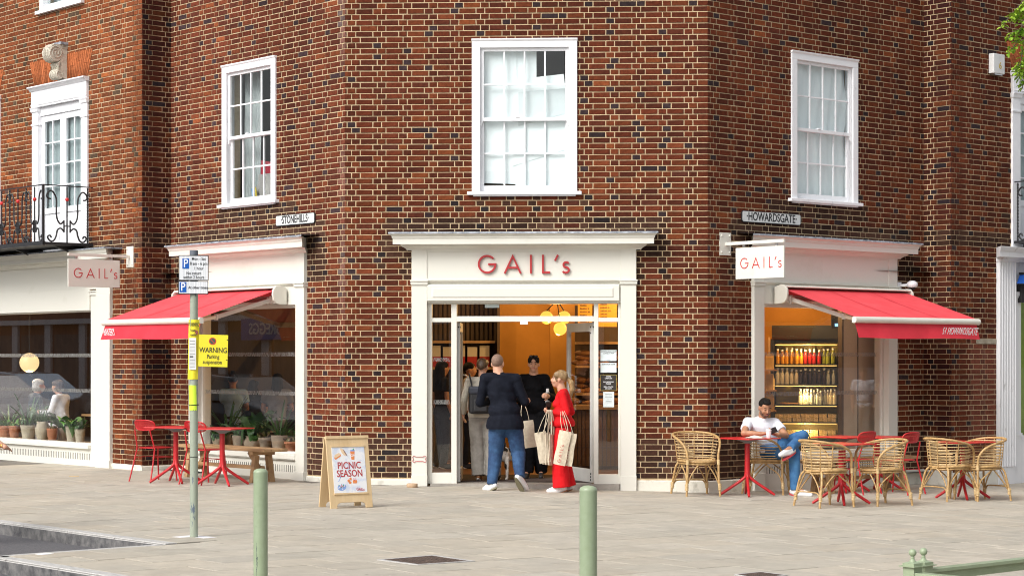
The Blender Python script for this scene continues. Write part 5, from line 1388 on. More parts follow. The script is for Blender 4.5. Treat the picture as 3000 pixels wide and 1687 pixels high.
blob2(ell(.20, .63, .05, .018, R_(-55)), mc, 'drawing'); blob2(ell(.225, .622, .048, .006, R_(-58)), md, 'drawing')
blob2([(.30, .54), (.335, .54), (.345, .635), (.29, .635)], mo, 'drawing'); blob2(ell(.318, .643, .032, .009), mbl, 'drawing'); blob2(ell(.33, .655, .007, .012, R_(-20)), mg, 'drawing')
text('GA', .038, M_['white'], pp, Matrix.Translation((.318, -.0072, .588)), extrude=.0004)
blob2(ell(.155, .235, .055, .036, R_(8)), mbl, 'drawing')
lr = random.Random(4)
for k in range(26):
    a = lr.uniform(0, 6.28); r = lr.uniform(.1, .95); x, z = .155+.05*r*math.cos(a), .24+.032*r*math.sin(a)
    mb = MB(); mb.prism(ell(x, z, .007, .005, a, 8), -.0078-.0001*k, -.0067); mb.build('drawing', lr.choice([mg, mpk, pm, mo, M_['white']]), pp)
blob2([(.115, .30), (.122, .30), (.15, .35), (.145, .353)], mbl, 'drawing'); blob2(ell(.152, .358, .007, .016, R_(-30)), mbl, 'drawing')
for x, z in ((.245, .305), (.27, .325), (.262, .285)): blob2(ell(x, z, .016, .015, 0, 30, .003), mo, 'drawing')
blob2([(.295, .30), (.30, .275), (.345, .275), (.352, .30), (.345, .312), (.30, .312)], mo, 'drawing')
for x, z in ((.31, .325), (.335, .322), (.32, .31)):
    mb = MB(); mb.prism([(x-.007, z+.006), (x, z-.008), (x+.007, z+.006)], -.0078, -.0068); mb.build('drawing', mpk, pp)
# ---- parking post with plates
P = gp(568, 1573); po = thing('parking_post', 'worn green parking post with two white P plates, at the kerb corner', 'sign post', T(P.x, P.y, 0))
topz = 2.625
MB().tube([(0, 0, 0), (0, 0, topz)], .038, 20).build('pole', M_['green_worn'], po); MB().tube([(0, 0, topz+.0005), (0, 0, topz+.045)], .0395, 20).build('cap', mat('grey_plastic_cap', (.12, .14, .17), .5), po)
MB().box(-.17, .17, -.13, .13, -.01, .004).build('base_patch', M_['white'], po, Matrix.Rotation(R_(-40), 4, 'Z'))
def ppx(px, py): v = at(px, py, P.y-.045); return v.x-P.x, v.z
M_['platew'] = mat('ribbed_sign_face', (.62, .65, .68), .4, (.74, .76, .78), 1, stretch=(70, 70, .01), lo=.45, hi=.55)
M_['pblue'] = mat('parking_blue', (.0, .09, .42), .4)
yp = Matrix.Rotation(R_(7), 4, 'Z')
def pplate(x0, x1, z0, z1, items):
    b = MB().box(x0, x1, -.052, -.047, z0, z1).build('sign_plate', M_['black'], po, yp, bevel=.001)
    MB().box(x0+.007, x1-.007, -.0545, -.0525, z0+.007, z1-.007).build('sign_face', M_['platew'], b)
    for it in items:
        if it[0] == 'P':
            _, a, c, w, h = it; MB().box(a, a+w, -.0565, -.055, c, c+h).build('parking_symbol', M_['pblue'], b)
            me = text('P', h*1.12, M_['white'], b, Matrix.Translation((a+w/2, -.0575, c+h/2)), sx=.8, extrude=.0008)
        else: text(it[0], it[3], M_['black'], b, Matrix.Translation((it[1], -.0556, it[2])), sx=.82, extrude=.0006)
xl, zt_ = ppx(522, 748); xr, zb_ = ppx(609, 822); xl2, zb2 = ppx(521, 862)
pplate(xl, xr, zb_, zt_, [('P', xl+.035, zt_-.125, .062, .095), ('Mon - Sat', xl+.185, zt_-.034, .040), ('8 am - 6 pm', xl+.185, zt_-.078, .040), ('1 hour', xl+.185, zt_-.122, .040), ('No return', xl+.14, zt_-.168, .040), ('within 2 hours', xl+.14, zt_-.205, .040)])
pplate(xl2, xr-.003, zb2, zb_-.003, [('P', xl+.010, zb2+.018, .062, .095), ('At other times', xl+.178, zb2+.062, .036)])
# yellow notices tied to the post
M_['yellow'] = mat('yellow_card', (.72, .62, .02), .5, (.78, .68, .03), 3); M_['lime'] = mat('fluorescent_lime_paper', (.62, .85, .05), .6)
def psx(px, py, off=.045):
    v = at(px, py, P.y-off); return v.x, v.z
x0, z1 = psx(553, 936); x1, z0 = psx(588, 1111)
o = thing('parking_notice', 'tall yellow suspension notice wrapped round the parking post, above the lime paper', 'notice', T(P.x, P.y, 0))
mb = MB(); vs = []
for k in range(13):
    a = R_(-175+150*k/12+0); vs += [(.043*math.cos(a)-.004, .043*math.sin(a), z0), (.043*math.cos(a)-.004+.012, .043*math.sin(a), z1)]
vs = [(-.056, -.01, z0), (-.046, -.01, z1)]+vs[2:-2]+[(.040, -.02, z0), (.056, -.02, z1)]
n = len(vs)//2; mb.add(vs, [(2*i, 2*i+2, 2*i+3, 2*i+1) for i in range(n-1)], 0, True); b = mb.build('card', M_['yellow'], o)
text('WARNING', .05, M_['black'], o, Matrix.Translation((.006, -.0475, z1-.045)), sx=.42, extrude=.0006)
text('Parking', .034, M_['black'], o, Matrix.Translation((.0, -.0475, z1-.10)), sx=.5, extrude=.0006); text('suspended', .034, M_['black'], o, Matrix.Translation((.0, -.0475, z1-.14)), sx=.42, extrude=.0006)
MB().box(-.038, .028, -.0495, -.0475, z0+.09, z1-.17).build('paper', M_['signwhite'], o)
for k in range(9): MB().box(-.03, .018 if k != 5 else .002, -.0502, -.0496, z1-.2-.03*k, z1-.2-.03*k+(.004 if k != 5 else .012)).build('printed_line', M_['print'] if k != 5 else M_['black'], o)
M_['noparkR'] = mat('prohibition_red', (.45, .04, .03), .5); M_['noparkG'] = mat('prohibition_green', (.02, .09, .06), .5)
def roundel(x, y, z, r, host, sx=1):
    mb = MB(); mb.prism([(x+sx*r*math.cos(R_(k*15)), z+r*math.sin(R_(k*15))) for k in range(24)], y-.001, y); mb.build('roundel', M_['noparkR'], host)
    mb = MB(); mb.prism([(x+sx*r*.72*math.cos(R_(k*15)), z+r*.72*math.sin(R_(k*15))) for k in range(24)], y-.002, y-.0011); mb.build('roundel', M_['noparkG'], host)
    mb = MB(); mb.ribbon([(x-sx*r*.6, z+r*.6), (x+sx*r*.6, z-r*.6)], r*.28, y-.003, y-.0021); mb.build('roundel', M_['noparkR'], host)
roundel(.034, -.047, z1-.12, .022, o, .6)
a0, z1 = psx(581, 979, .1); a1, z0 = psx(666, 1073, .1)
o = thing('warning_sign', 'yellow board reading WARNING Parking suspension, tied to the post', 'warning sign', T(a0, P.y-.05, 0, R_(2)))
w = a1-a0
b = MB().box(0, w, -.004, 0, z0, z1).build('board', M_['yellow'], o, Matrix.Translation((0, 0, z1)) @ Matrix.Rotation(R_(1.5), 4, 'Y') @ Matrix.Translation((0, 0, -z1)))
roundel(w*.47, -.0045, z1-.06, .034, b)
text('WARNING', .068, M_['black'], b, Matrix.Translation((w*.5, -.0055, z1-.145)), sx=.78, extrude=.0006)
text('Parking', .052, M_['black'], b, Matrix.Translation((w*.5, -.0055, z1-.205)), sx=.75, extrude=.0006)
text('suspension', .052, M_['black'], b, Matrix.Translation((w*.48, -.0055, z1-.255)), sx=.78, extrude=.0006)
for z in (z1-.05, z0+.06): MB().tube([(w-.012, -.006, z+.008), (w+.006, .002, z)], .004, 5).build('cable_tie', M_['black'], b)
x0, z1 = psx(561, 1128); x1, z0 = psx(581, 1203)
o = thing('lime_notice', 'fluorescent lime paper notice tied low on the parking post', 'notice', T(P.x, P.y, 0))
mb = MB(); vs = []
for k in range(9):
    a = R_(-165+125*k/8); vs += [(.042*math.cos(a), .042*math.sin(a), z0+.01*(k % 2)), (.042*math.cos(a)-.006, .042*math.sin(a), z1)]
mb.add(vs, [(2*i, 2*i+2, 2*i+3, 2*i+1) for i in range(8)], 0, True); mb.build('paper', M_['lime'], o)
MB().tube([(.044*math.cos(R_(k*30)), .044*math.sin(R_(k*30)), z0+.055) for k in range(12)], .004, 5, closed=True).build('cable_tie', M_['black'], o)
zc = psx(568, 1338)[1]; MB().tube([(.04*math.cos(R_(k*30)), .04*math.sin(R_(k*30)), zc) for k in range(12)], .003, 5, closed=True).build('cable_tie', M_['black'], o)
# ---- bollards
M_['green_scuff'] = mat('scuffed_sage_enamel', (.265, .33, .205), .36, (.30, .365, .24), 12, .08, 40)
def bollard(pxc, pytop, Y, r, label):
    v = at(pxc, pytop, Y); zg = gz(v.x); o = thing('bollard', label, 'bollard', T(v.x, Y, zg), 'sage green bollards'); h = v.z-zg
    MB().lathe([(r, -.05), (r, h-.03)], n=32).build('post', M_['green_scuff'], o)
    MB().lathe([(r+.0005, h-.03), (r+.0008, h-.022), (r*.9, h-.008), (r*.5, h+.002), (0, h+.005)], n=32).build('cap', M_['green'], o)
    return o, v, h
bo, v, h = bollard(763.5, 1373, 14.5, .052, 'sage green bollard with scratches, left one, near the parking post')
sm = mat('exposed_dark_scratch', (.04, .055, .07), .7)
for z, w_, hh in ((.33, .003, .02), (.46, .002, .015), (.56, .003, .02), (.17, .011, .05), (.28, .006, .05), (.22, .012, .03), (.20, .005, .06), (.14, .008, .035), (.1, .004, .05), (.25, .004, .03)):
    a = R_(-122+w_*900); mb = MB(); vs = []
    for k in range(5):
        zz_ = z+hh*k/4; ww = w_*(1-abs(k/2-1)*.7)*5
        for q in (-1, 1): aa = a+q*ww*1.2+.08*math.sin(k*3); vs.append((.0525*math.cos(aa), .0525*math.sin(aa), zz_))
    mb.add(vs, [(2*i, 2*i+1, 2*i+3, 2*i+2) for i in range(4)]); mb.build('scratch', sm, bo)
bollard(1723.5, 1423, 11.75, .052, 'clean sage green bollard, right one, in front of the entrance')
# ---- low green railing at the lower right corner
def finial_post(px, pytop, Y, parent):
    v = at(px, pytop, Y); zg = gz(v.x); h = v.z-zg
    M = T(v.x, Y, zg, math.atan2(DR[1], DR[0]))
    p = MB().box(-.042, .042, -.042, .042, -.1, h-.110).build('post', M_['green'], parent, M, bevel=.003)
    mb = MB(); mb.box(-.06, .06, -.06, .06, h-.1099, h-.104); mb.box(-.044, .044, -.044, .044, h-.1039, h-.088); mb.add([(-.04, -.04, h-.0879), (.04, -.04, h-.0879), (.04, .04, h-.0879), (-.04, .04, h-.0879), (0, 0, h-.072)], [(0, 1, 4), (1, 2, 4), (2, 3, 4), (3, 0, 4)])
    mb.build('cap', M_['green'], p)
    MB().lathe([(.024, h-.082), (.016, h-.07), (.011, h-.062), (.014, h-.057), (.011, h-.052), (.010, h-.045)], n=16).build('finial_neck', M_['green'], p); MB().sphere((0, 0, h-.0245), .0245, 20).build('finial_ball', M_['green'], p)
    return v
gr = thing('low_railing', 'low sage green railing with two ball topped posts, bottom right corner', 'railing', T(0, 0, 0))
va = finial_post(2673.5, 1606, 12.4, gr); vb = finial_post(2705.5, 1603, 12.55, gr)
def gbeam(p, d, L, w, h, nm='rail'):
    q = Vector((p[0]+d[0]*L, p[1]+d[1]*L, p[2])); MB().beam(p, q, w, h).build(nm, M_['green'], gr, bevel=.002)
gbeam((vb.x+.045*DR[0], vb.y+.045*DR[1], vb.z-.145), DR, 2.6, .08, .022); gbeam((vb.x+.045*DR[0], vb.y+.045*DR[1], vb.z-.185), DR, 2.6, .02, .055)
gbeam((va.x+.045*DL[0], va.y+.045*DL[1], va.z-.155), DL, 2.5, .08, .022); gbeam((va.x+.045*DL[0], va.y+.045*DL[1], va.z-.195), DL, 2.5, .02, .055)
# ---- dog bowl
v = gp(1208, 1427); o = thing('dog_bowl', 'round tan dog bowl on the pavement left of the entrance', 'bowl', T(v.x+.0, v.y-.05, v.z+.003))
MB().lathe([(.068, 0), (.072, .005), (.072, .048), (.066, .052), (.058, .048), (.054, .02), (0, .016)], n=28).build('bowl', mat('tan_stoneware', (.42, .28, .17), .6, (.5, .35, .22), 14), o)
# ---- tree whose branch hangs in at the top right
M_['leaf'] = mat('sunlit_lime_leaf', (.12, .26, .015), .5, (.32, .46, .03), 6, spec=.4)  # the leaves' own colour, two greens mixed by noise
M_['bark'] = mat('grey_brown_bark', (.07, .055, .04), .9, (.15, .12, .09), 12, .6, 30, stretch=(1, 1, .3))
TX, TY = 8.6, 17.6
tr = thing('street_tree', 'green leaved street tree whose twigs hang in at the top right corner', 'tree', T(TX, TY, gz(TX)))
MB().tube(smooth([(0, 0, -.1), (.03, 0, 1.2), (-.03, .05, 2.8), (.02, 0, 4.2), (0, 0, 6.5)], 4), [.17-.005*k for k in range(17)], 12).build('trunk', M_['bark'], tr)
tr_r = random.Random(8)
twigs = []
def branch(p, q, r0, nm='branch'):
    mid = (Vector(p)+Vector(q))/2+Vector((0, 0, .25)); MB().tube(smooth([p, mid, q], 5), [r0*(1-.07*k) for k in range(11)], 7).build(nm, M_['bark'], tr)
ends = []
for k in range(11):
    a = tr_r.uniform(0, 6.28); rr = tr_r.uniform(1.2, 2.3); q = (rr*math.cos(a), rr*math.sin(a), tr_r.uniform(4.6, 7.2)); branch((0, 0, tr_r.uniform(3, 5)), q, .05); ends.append(q)
vis_end = at(2990, 60, 18.2)-Vector((TX, TY, gz(TX))); branch((0, 0, 3.6), tuple(vis_end+Vector((.2, 0, .3))), .05)
lv = MB(); tw = MB()
def leafq(c, s, rr=tr_r):
    a = rr.uniform(0, 6.28); t = rr.uniform(-.9, .6); d = Vector((math.cos(a)*math.cos(t), math.sin(a)*math.cos(t), math.sin(t)-.35)).normalized(); sd = d.cross(Vector((rr.uniform(-.4, .4), rr.uniform(-.4, .4), 1))).normalized(); n_ = sd.cross(d)*.12*s
    c = Vector(c); lv.add([c, c+d*s*.35+sd*s*.30+n_, c+d*s*.75+sd*s*.24+n_, c+d*s, c+d*s*.75-sd*s*.24+n_, c+d*s*.35-sd*s*.30+n_], [(0, 1, 2, 3), (0, 3, 4, 5)], 0)
for q in ends:
    for k in range(260): leafq(Vector(q)+Vector((tr_r.gauss(0, .55), tr_r.gauss(0, .55), tr_r.gauss(0, .5))), .075)
# the strings of twigs in view
for (pts, dens, sp) in (([(3010, -10), (2975, 30), (2950, 60), (2932, 82)], 26, 5), ([(3015, 20), (2990, 90), (2975, 130), (2958, 148)], 60, 10), ([(3012, 60), (2995, 150), (2990, 200), (2985, 225)], 60, 12),
                        ([(3020, 150), (3000, 220), (2995, 260)], 34, 9), ([(3010, 10), (2985, 35), (2972, 55)], 50, 12), ([(2990, 90), (2968, 95), (2955, 112)], 18, 5), ([(3030, 0), (3020, 100), (3010, 210)], 80, 18), ([(2985, 185), (2975, 205)], 12, 5)):
    P3 = [at(px, py, 18.2+tr_r.uniform(-.15, .15))-Vector((TX, TY, gz(TX))) for px, py in pts]
    P3 = smooth([tuple(p) for p in P3], 6); tw.tube(P3, .004, 5)
    for k in range(int(dens*1.5)):
        c = tr_r.choice(P3); leafq(c+Vector((tr_r.gauss(0, sp/3)*.0031, tr_r.gauss(0, .06), tr_r.gauss(0, sp/3)*.0031)), tr_r.uniform(.04, .062))
tw.build('twigs', M_['bark'], tr); lv.build('leaves', M_['leaf'], tr)['kind'] = 'stuff'
# ---- yellow scrap on the pavement
v = gp(217, 1396); tag(MB().box(-.07, .07, -.012, .012, 0, .006).build('paper_scrap', mat('orange_yellow_scrap', (.6, .36, .05), .7), None, T(v.x, v.y, v.z+.002, R_(5))), 'small yellow scrap on the pavement below the left shop window', 'litter')
v = gp(130, 1623); tag(MB().box(-.06, .06, -.05, .05, 0, .004).build('white_patch', M_['white'], None, T(v.x, v.y, v.z+.003, R_(50))), 'small white square patch on the pavement at the kerb corner', 'litter')

# ================================================================ PLANTS IN THE WINDOWS
M_['leafg'] = mat('dark_houseplant_leaf', (.02, .07, .012), .4, (.045, .13, .025), 8); M_['leafl'] = mat('light_houseplant_leaf', (.06, .17, .03), .4, (.12, .27, .05), 8); M_['leafb'] = mat('bronze_houseplant_leaf', (.10, .05, .025), .5, (.10, .13, .03), 9)
M_['terra'] = mat('terracotta', (.34, .13, .065), .8, (.42, .19, .10), 9, .2, 30); M_['claypot'] = mat('grey_clay_pot', (.27, .21, .15), .85, (.36, .29, .21), 7, .2, 30); M_['limepot'] = mat('limewashed_pot', (.40, .36, .27), .85, (.5, .45, .34), 7, .2, 30)
def leaf_mesh(nm, L, Wd_, curve, m):
    mb = MB(); n = 6; vs = []
    for i in range(n+1):
        t = i/n; w = Wd_*math.sin(math.pi*(t*.92+.04))**.8; x = L*t*math.cos(curve*t*.9); z = L*t*math.sin(1.15-curve*t)
        vs += [(x*.6, -w/2, z), (x*.6, 0, z-.012*Wd_/.05), (x*.6, w/2, z)]
    mb.add(vs, [(3*i+k, 3*i+3+k, 3*i+4+k, 3*i+1+k) for i in range(n) for k in range(2)], 0, True); me = mb.mesh('leaf'); me.materials.append(m); return me
LV = {'broad': [leaf_mesh('leaf', L, w, c, M_['leafg']) for L, w, c in ((.30, .075, 1.0), (.38, .085, .8), (.24, .07, 1.4))], 'strap': [leaf_mesh('leaf', L, w, c, M_['leafg']) for L, w, c in ((.36, .022, .7), (.42, .02, .4), (.3, .024, 1.1))],
      'light': [leaf_mesh('leaf', L, w, c, M_['leafl']) for L, w, c in ((.22, .10, 1.2), (.28, .11, .9), (.17, .09, 1.5))], 'bronze': [leaf_mesh('leaf', L, w, c, M_['leafb']) for L, w, c in ((.16, .06, 1.4), (.2, .065, 1.1), (.13, .055, 1.8))]}
pr2 = random.Random(15)
def plant(F, px, sill, r, h, pot, kind, nl, label, scale=1.0, d=-.24, prof='cup'):
    s = bp(px, 1300, F, d)[0]; o = thing('potted_plant', label, 'potted plant', F.M(s, d, sill), 'potted plants in the shop windows')
    pf = [(r*.68, 0), (r*.72, .01), (r*.98, h*.85), (r*1.0, h), (r*.88, h), (r*.85, h-.03), (0, h-.03)]
    if prof == 'urn': pf = [(r*.6, 0), (r*.95, h*.35), (r*1.0, h*.6), (r*.7, h*.88), (r*.78, h), (r*.62, h), (r*.6, h-.03), (0, h-.03)]
    if prof == 'rim': pf = [(r*.66, 0), (r*.9, h*.78), (r*1.0, h*.78), (r*1.04, h), (r*.9, h), (r*.87, h-.03), (0, h-.03)]
    MB().lathe(pf, n=22).build('pot', M_[pot], o)
    for k in range(nl):
        a = 2*math.pi*k/nl*2.4+pr2.uniform(-.3, .3); me = pr2.choice(LV[kind])
        M = Matrix.Translation((r*.25*math.cos(a), r*.25*math.sin(a), h-.04+pr2.uniform(0, .05))) @ Matrix.Rotation(a, 4, 'Z') @ Matrix.Rotation(pr2.uniform(-.35, .3), 4, 'Y') @ Matrix.Scale(scale*pr2.uniform(.75, 1.15), 4)
        link('leaf', me, o, M)
    return o
plant(FL2, 14, .34, .11, .20, 'terra', 'light', 18, 'leafy plant in a terracotta pot, first from the left in the far left window')
plant(FL2, 42, .34, .095, .21, 'terra', 'light', 20, 'low leafy plant in a tall terracotta pot, second in the far left window', .9)
plant(FL2, 83, .34, .13, .23, 'limepot', 'strap', 40, 'bushy fern like plant in a wide buff pot in the far left window', 1.4)
plant(FL2, 124, .34, .12, .30, 'limepot', 'strap', 26, 'plant in a buff clay urn with a narrow neck, far left window', .9, prof='urn')
plant(FL2, 153, .34, .09, .20, 'terra', 'bronze', 10, 'small plant in a pinkish clay pot, right of the urn', 1.2)
plant(FL2, 210, .34, .10, .25, 'limepot', 'light', 15, 'large leaved plant in a rounded buff pot, right half of the far left window', 1.9)
plant(FL2, 234, .34, .085, .21, 'limepot', 'broad', 14, 'plant trailing big dark leaves, last pot before the far left pilaster', .9)
plant(FL, 640, .35, .10, .14, 'claypot', 'broad', 16, 'dark broad leaved plant at the left end of the middle window', 1.2)
plant(FL, 700, .35, .10, .20, 'claypot', 'broad', 16, 'peace lily in a tapered clay pot, middle window, left of the wide pot', 1.25)
plant(FL, 739, .35, .13, .20, 'claypot', 'broad', 26, 'tall broad leaved plant in the widest clay pot of the middle window', 1.9, prof='urn')
plant(FL, 777, .35, .10, .19, 'claypot', 'bronze', 26, 'bronze bushy plant in a clay pot with a rim, middle window', 1.1, prof='rim')
plant(FL, 818, .35, .12, .23, 'claypot', 'strap', 18, 'upright strap leaved plant in a pinkish grey pot, middle window', 1.6)
plant(FL, 853, .35, .10, .15, 'terra', 'bronze', 18, 'bronze leaved plant in a small orange terracotta pot, last in the middle window', 1.2, prof='rim')
plant(FL2, 28, .34, .09, .18, 'limepot', 'strap', 22, 'spiky plant in a buff pot behind the first two terracotta pots', 1.3, d=-.45)
plant(FL2, 108, .34, .09, .2, 'terra', 'broad', 16, 'dark leafy plant behind the wide buff pot, far left window', 1.7, d=-.45)
plant(FL2, 182, .34, .09, .2, 'claypot', 'broad', 16, 'dark leafy plant between the pink clay pot and the rounded pot, set back', 1.4, d=-.45)
plant(FL, 668, .35, .09, .2, 'claypot', 'strap', 26, 'tall strap leaved plant set back at the left of the middle window', 1.6, d=-.45)
plant(FL, 760, .35, .09, .2, 'claypot', 'broad', 18, 'dark leafy plant set back behind the bronze one, middle window', 1.8, d=-.45)
plant(FL, 840, .35, .09, .2, 'claypot', 'light', 18, 'pale leafy plant set back at the right of the middle window', 1.4, d=-.45)
# window shelves carrying them
for F, a0, a1 in ((FL2, -8.5, -1.52), (FL, SFL[0]+.21, SFL[1]-.21), (FR, SFR[0]+.21, SFR[1]-.21)):
    MB().fb(a0, a1, -.55, -.2005, .30, .348 if F is not FL2 else .338).build('window_shelf', M_['shelfwood'], building, F.M())
# cafe table and stools inside the far left window, and bench seats
for F, s, d, lb in ((FL2, -3.0, -1.2, 'wooden cafe table inside the far left window'), (FL, 1.9, -1.6, 'wooden cafe table inside the middle window')):
    o = thing('cafe_table', lb, 'table', F.M(s, d, .008)); MB().box(-.45, .45, -.3, .3, .71, .74).build('tabletop', M_['shelfwood'], o, bevel=.004)
    for sx in (-1, 1):
        for sy in (-1, 1): MB().box(sx*.4-.02, sx*.4+.02, sy*.25-.02, sy*.25+.02, 0, .7095).build('leg', M_['darkwood'], o)

# ================================================================ WHAT THE GLASS REFLECTS (beside and behind the camera)
def block(name, F, a0, a1, d0, h, label, sign=None, wall='brickfar'):
    o = thing(name, label, 'building', F.M())
    MB().fb(a0, a1, d0-.0, d0+6, -.3, h).build('wall', M_[wall], o)
    k = a0+1
    while k < a1-1.5:
        z = 3.9
        while z < h-1.8:
            w = MB().fb(k, k+1.1, d0-.06, d0-.01, z, z+1.6).build('window', M_['white'], o); MB().fb(k+.08, k+1.02, d0-.08, d0-.061, z+.08, z+1.52).build('pane', M_['greyroom'], w); z += 3
        MB().fb(k-.5, k+1.5, d0-.05, d0-.01, .4, 2.6).build('shop_window', M_['room'], o); MB().fb(k+1.62, k+2.1, d0-.12, d0-.01, -.2, 3.0).build('pilaster', M_['oldwhite'], o)
        k += 2.8
    MB().fb(a0, a1, d0-.35, d0-.01, 3.0, 3.2).build('cornice', M_['oldwhite'], o)
    return o
M_['brickfar'] = mat('distant_brick', (.15, .07, .045), .9, (.24, .12, .08), 30)
b = block('terrace_building', FL, -64, -8, 24, 8.5, 'brick terrace across Stonehills, seen only as a reflection in the left windows')
sg = MB().fb(-34.1, -31.0, 23.5, 23.64, 2.3, 3.05).build('shop_sign', mat('shop_sign_blue', (.03, .13, .5), .5), b)
me = text_mesh('GREGGS', .56, .01, 'CENTER', 1.0); me.materials.clear(); me.materials.append(M_['white']); link('lettering', me, sg, Matrix.Translation((-32.5, -23.47, 2.67)) @ Matrix.Rotation(R_(180), 4, 'Z'))
block('terrace_building', FR, -6, 30, 30, 9, 'brick terrace across Howardsgate, seen only as a reflection in the right window')
block('terrace_building', FC, -14, 18, 52, 9, 'brick terrace behind the photographer, seen only as a reflection')
M_['carglass'] = mat('car_window_glass', (.10, .14, .15), .05, spec=1)
def car(x, y, yaw, col, label):
    o = thing('parked_car', label, 'car', T(x, y, -.12, yaw), 'cars parked along Stonehills')
    cm_ = mat('car_paint', col, .25, coat=1)
    prof = [(-2.1, .35), (-2.15, .7), (-2.0, .88), (-1.5, .95), (-1.0, 1.38), (-.3, 1.47), (.6, 1.42), (1.25, .98), (1.9, .86), (2.15, .65), (2.15, .35)]
    mb = MB(); ws = []
    for sx in (-1, 1):
        for (yy, z) in prof: ws.append((sx*(.86 if z < .9 else .86-.3*(z-.9)/.55), yy, z))
    n = len(prof); mb.add(ws, [tuple(range(n-1, -1, -1)), tuple(range(n, 2*n))]+[(i, (i+1) % n, (i+1) % n+n, i+n) for i in range(n)]); b = mb.build('body', cm_, o, bevel=.05)
    for sx in (-1, 1):
        mb = MB(); gl = [(-1.15, .98), (-.92, 1.3), (-.3, 1.39), (.0, 1.39), (.0, .98)]; gl2 = [(.06, .98), (.06, 1.385), (.55, 1.33), (1.0, .98)]
        for g in (gl, gl2):
            q = [(sx*(.868-.3*(z-.9)/.55), yy, z) for yy, z in g]; mb.add(q, [tuple(range(len(q)))])
        mb.build('side_window', M_['carglass'], o)
        for yy in (-1.35, 1.35):
            w = MB().lathe([(.32, -.1), (.33, .0), (.32, .1), (.2, .11), (0, .11)], n=24, M=Matrix.Translation((sx*.8, yy, .33)) @ Matrix.Rotation(sx*R_(90), 4, 'Y')); k = w.build('wheel', M_['fridge'], o)
            MB().lathe([(.19, .115), (.1, .13), (0, .12)], n=16, M=Matrix.Translation((sx*.8, yy, .33)) @ Matrix.Rotation(sx*R_(90), 4, 'Y')).build('rim', M_['steel'], k)
for (s, d, col, lb) in ((-13.2, 4.3, (.80, .82, .85), 'silver parked car, reflected in the far left window'), (-17.2, 7.4, (.30, .42, .56), 'pale blue parked car, reflected at the left of the far left window'), (-11.6, 7.4, (.02, .02, .025), 'black parked car behind the silver one, reflected in the far left window'), (-6.9, 5.6, (.03, .03, .035), 'black parked car, reflected in the middle window')):
    p = W(FL, s, d); car(p[0], p[1], math.atan2(DL[1], DL[0])-R_(90), col, lb)
# ================================================================ PEOPLE
def cloth(name, c1, c2=None, bump=.35, rough=.85, sc=9):
    return mat(name, c1, rough, c2 or tuple(min(1, x*1.25+.003) for x in c1), sc, bump, 14, spec=.15)
M_['skin'] = mat('skin_light', (.52, .27, .175), .5, (.60, .34, .23), 14, .05, 60, spec=.35)
M_['skin2'] = mat('skin_tanned', (.36, .17, .095), .5, (.45, .23, .135), 14, .05, 60, spec=.35)
M_['hairb'] = mat('black_hair', (.006, .005, .005), .7, (.016, .012, .010), 40, .3, 90, spec=.15, stretch=(1, 1, .3)); M_['hairbr'] = mat('dark_brown_hair', (.05, .028, .016), .5, (.11, .065, .035), 40, .5, 90, stretch=(1, 1, .3))
M_['hairbl'] = mat('blond_streaked_hair', (.10, .055, .025), .5, (.42, .27, .12), 14, .5, 90, stretch=(1, 1, .3)); M_['hairg'] = mat('grey_white_hair', (.35, .34, .32), .6, (.6, .58, .55), 40, .5, 90)
M_['hairs'] = mat('shaved_brown_stubble', (.17, .10, .07), .7, (.24, .15, .105), 60, .3, 200); M_['beard'] = mat('short_dark_stubble', (.09, .045, .03), .7, (.2, .1, .06), 50, .4, 200)
M_['eyew'] = mat('eye_white', (.42, .38, .35), .4); M_['lip'] = mat('lips', (.42, .12, .10), .5)
def solid(parts, voxel, smooth_it=5, wr=0, wsc=7, seed=0, squash=None):
    """union of tapered limbs and ellipsoids grown into ONE continuous surface"""
    mb = MB()
    for p in parts:
        if p[0] == 'c':       # capsule p0 r0 p1 r1 [open ends]
            _, a, ra, b, rb_ = p[:5]; ends = p[5] if len(p) > 5 else (1, 1); fl = p[6] if len(p) > 6 else 1.0
            a = Vector(a); b = Vector(b)
            mb.tube([a, b], [ra, rb_], 16, flat=fl)
            if ends[0]: mb.sphere(a, ra if fl == 1 else (ra, ra*fl, ra), 16)
            if ends[1]: mb.sphere(b, rb_ if fl == 1 else (rb_, rb_*fl, rb_), 16)
        else:                 # ellipsoid centre radii [matrix]
            mb.sphere(p[1], p[2], 20, M=p[3] if len(p) > 3 else None)
    me = mb.mesh('t'); o = link('t', me)
    r = o.modifiers.new('r', 'REMESH'); r.mode = 'VOXEL'; r.voxel_size = voxel; r.use_smooth_shade = True
    s = o.modifiers.new('s', 'SMOOTH'); s.iterations = smooth_it; s.factor = .6
    dg = bpy.context.evaluated_depsgraph_get(); dg.update()
    out = bpy.data.meshes.new_from_object(o.evaluated_get(dg)); bpy.data.objects.remove(o); bpy.data.meshes.remove(me)
    if wr:
        nn = [v.normal.copy() for v in out.vertices]
        for v, n in zip(out.vertices, nn):
            c = v.co; vert = noise.noise((c.x*11+seed, c.y*11, c.z*2.6)); cre = 1-2.4*abs(noise.noise((c.x*5, c.y*5+seed, c.z*17+c.x*5))); big = noise.noise((c.x*wsc*.7, c.y*wsc*.7+seed, c.z*wsc*.8))
            v.co = c+n*wr*(vert*.85+cre*.42+big*.5-.25)
    out.polygons.foreach_set('use_smooth', [True]*len(out.polygons)); out.materials.clear()
    return out
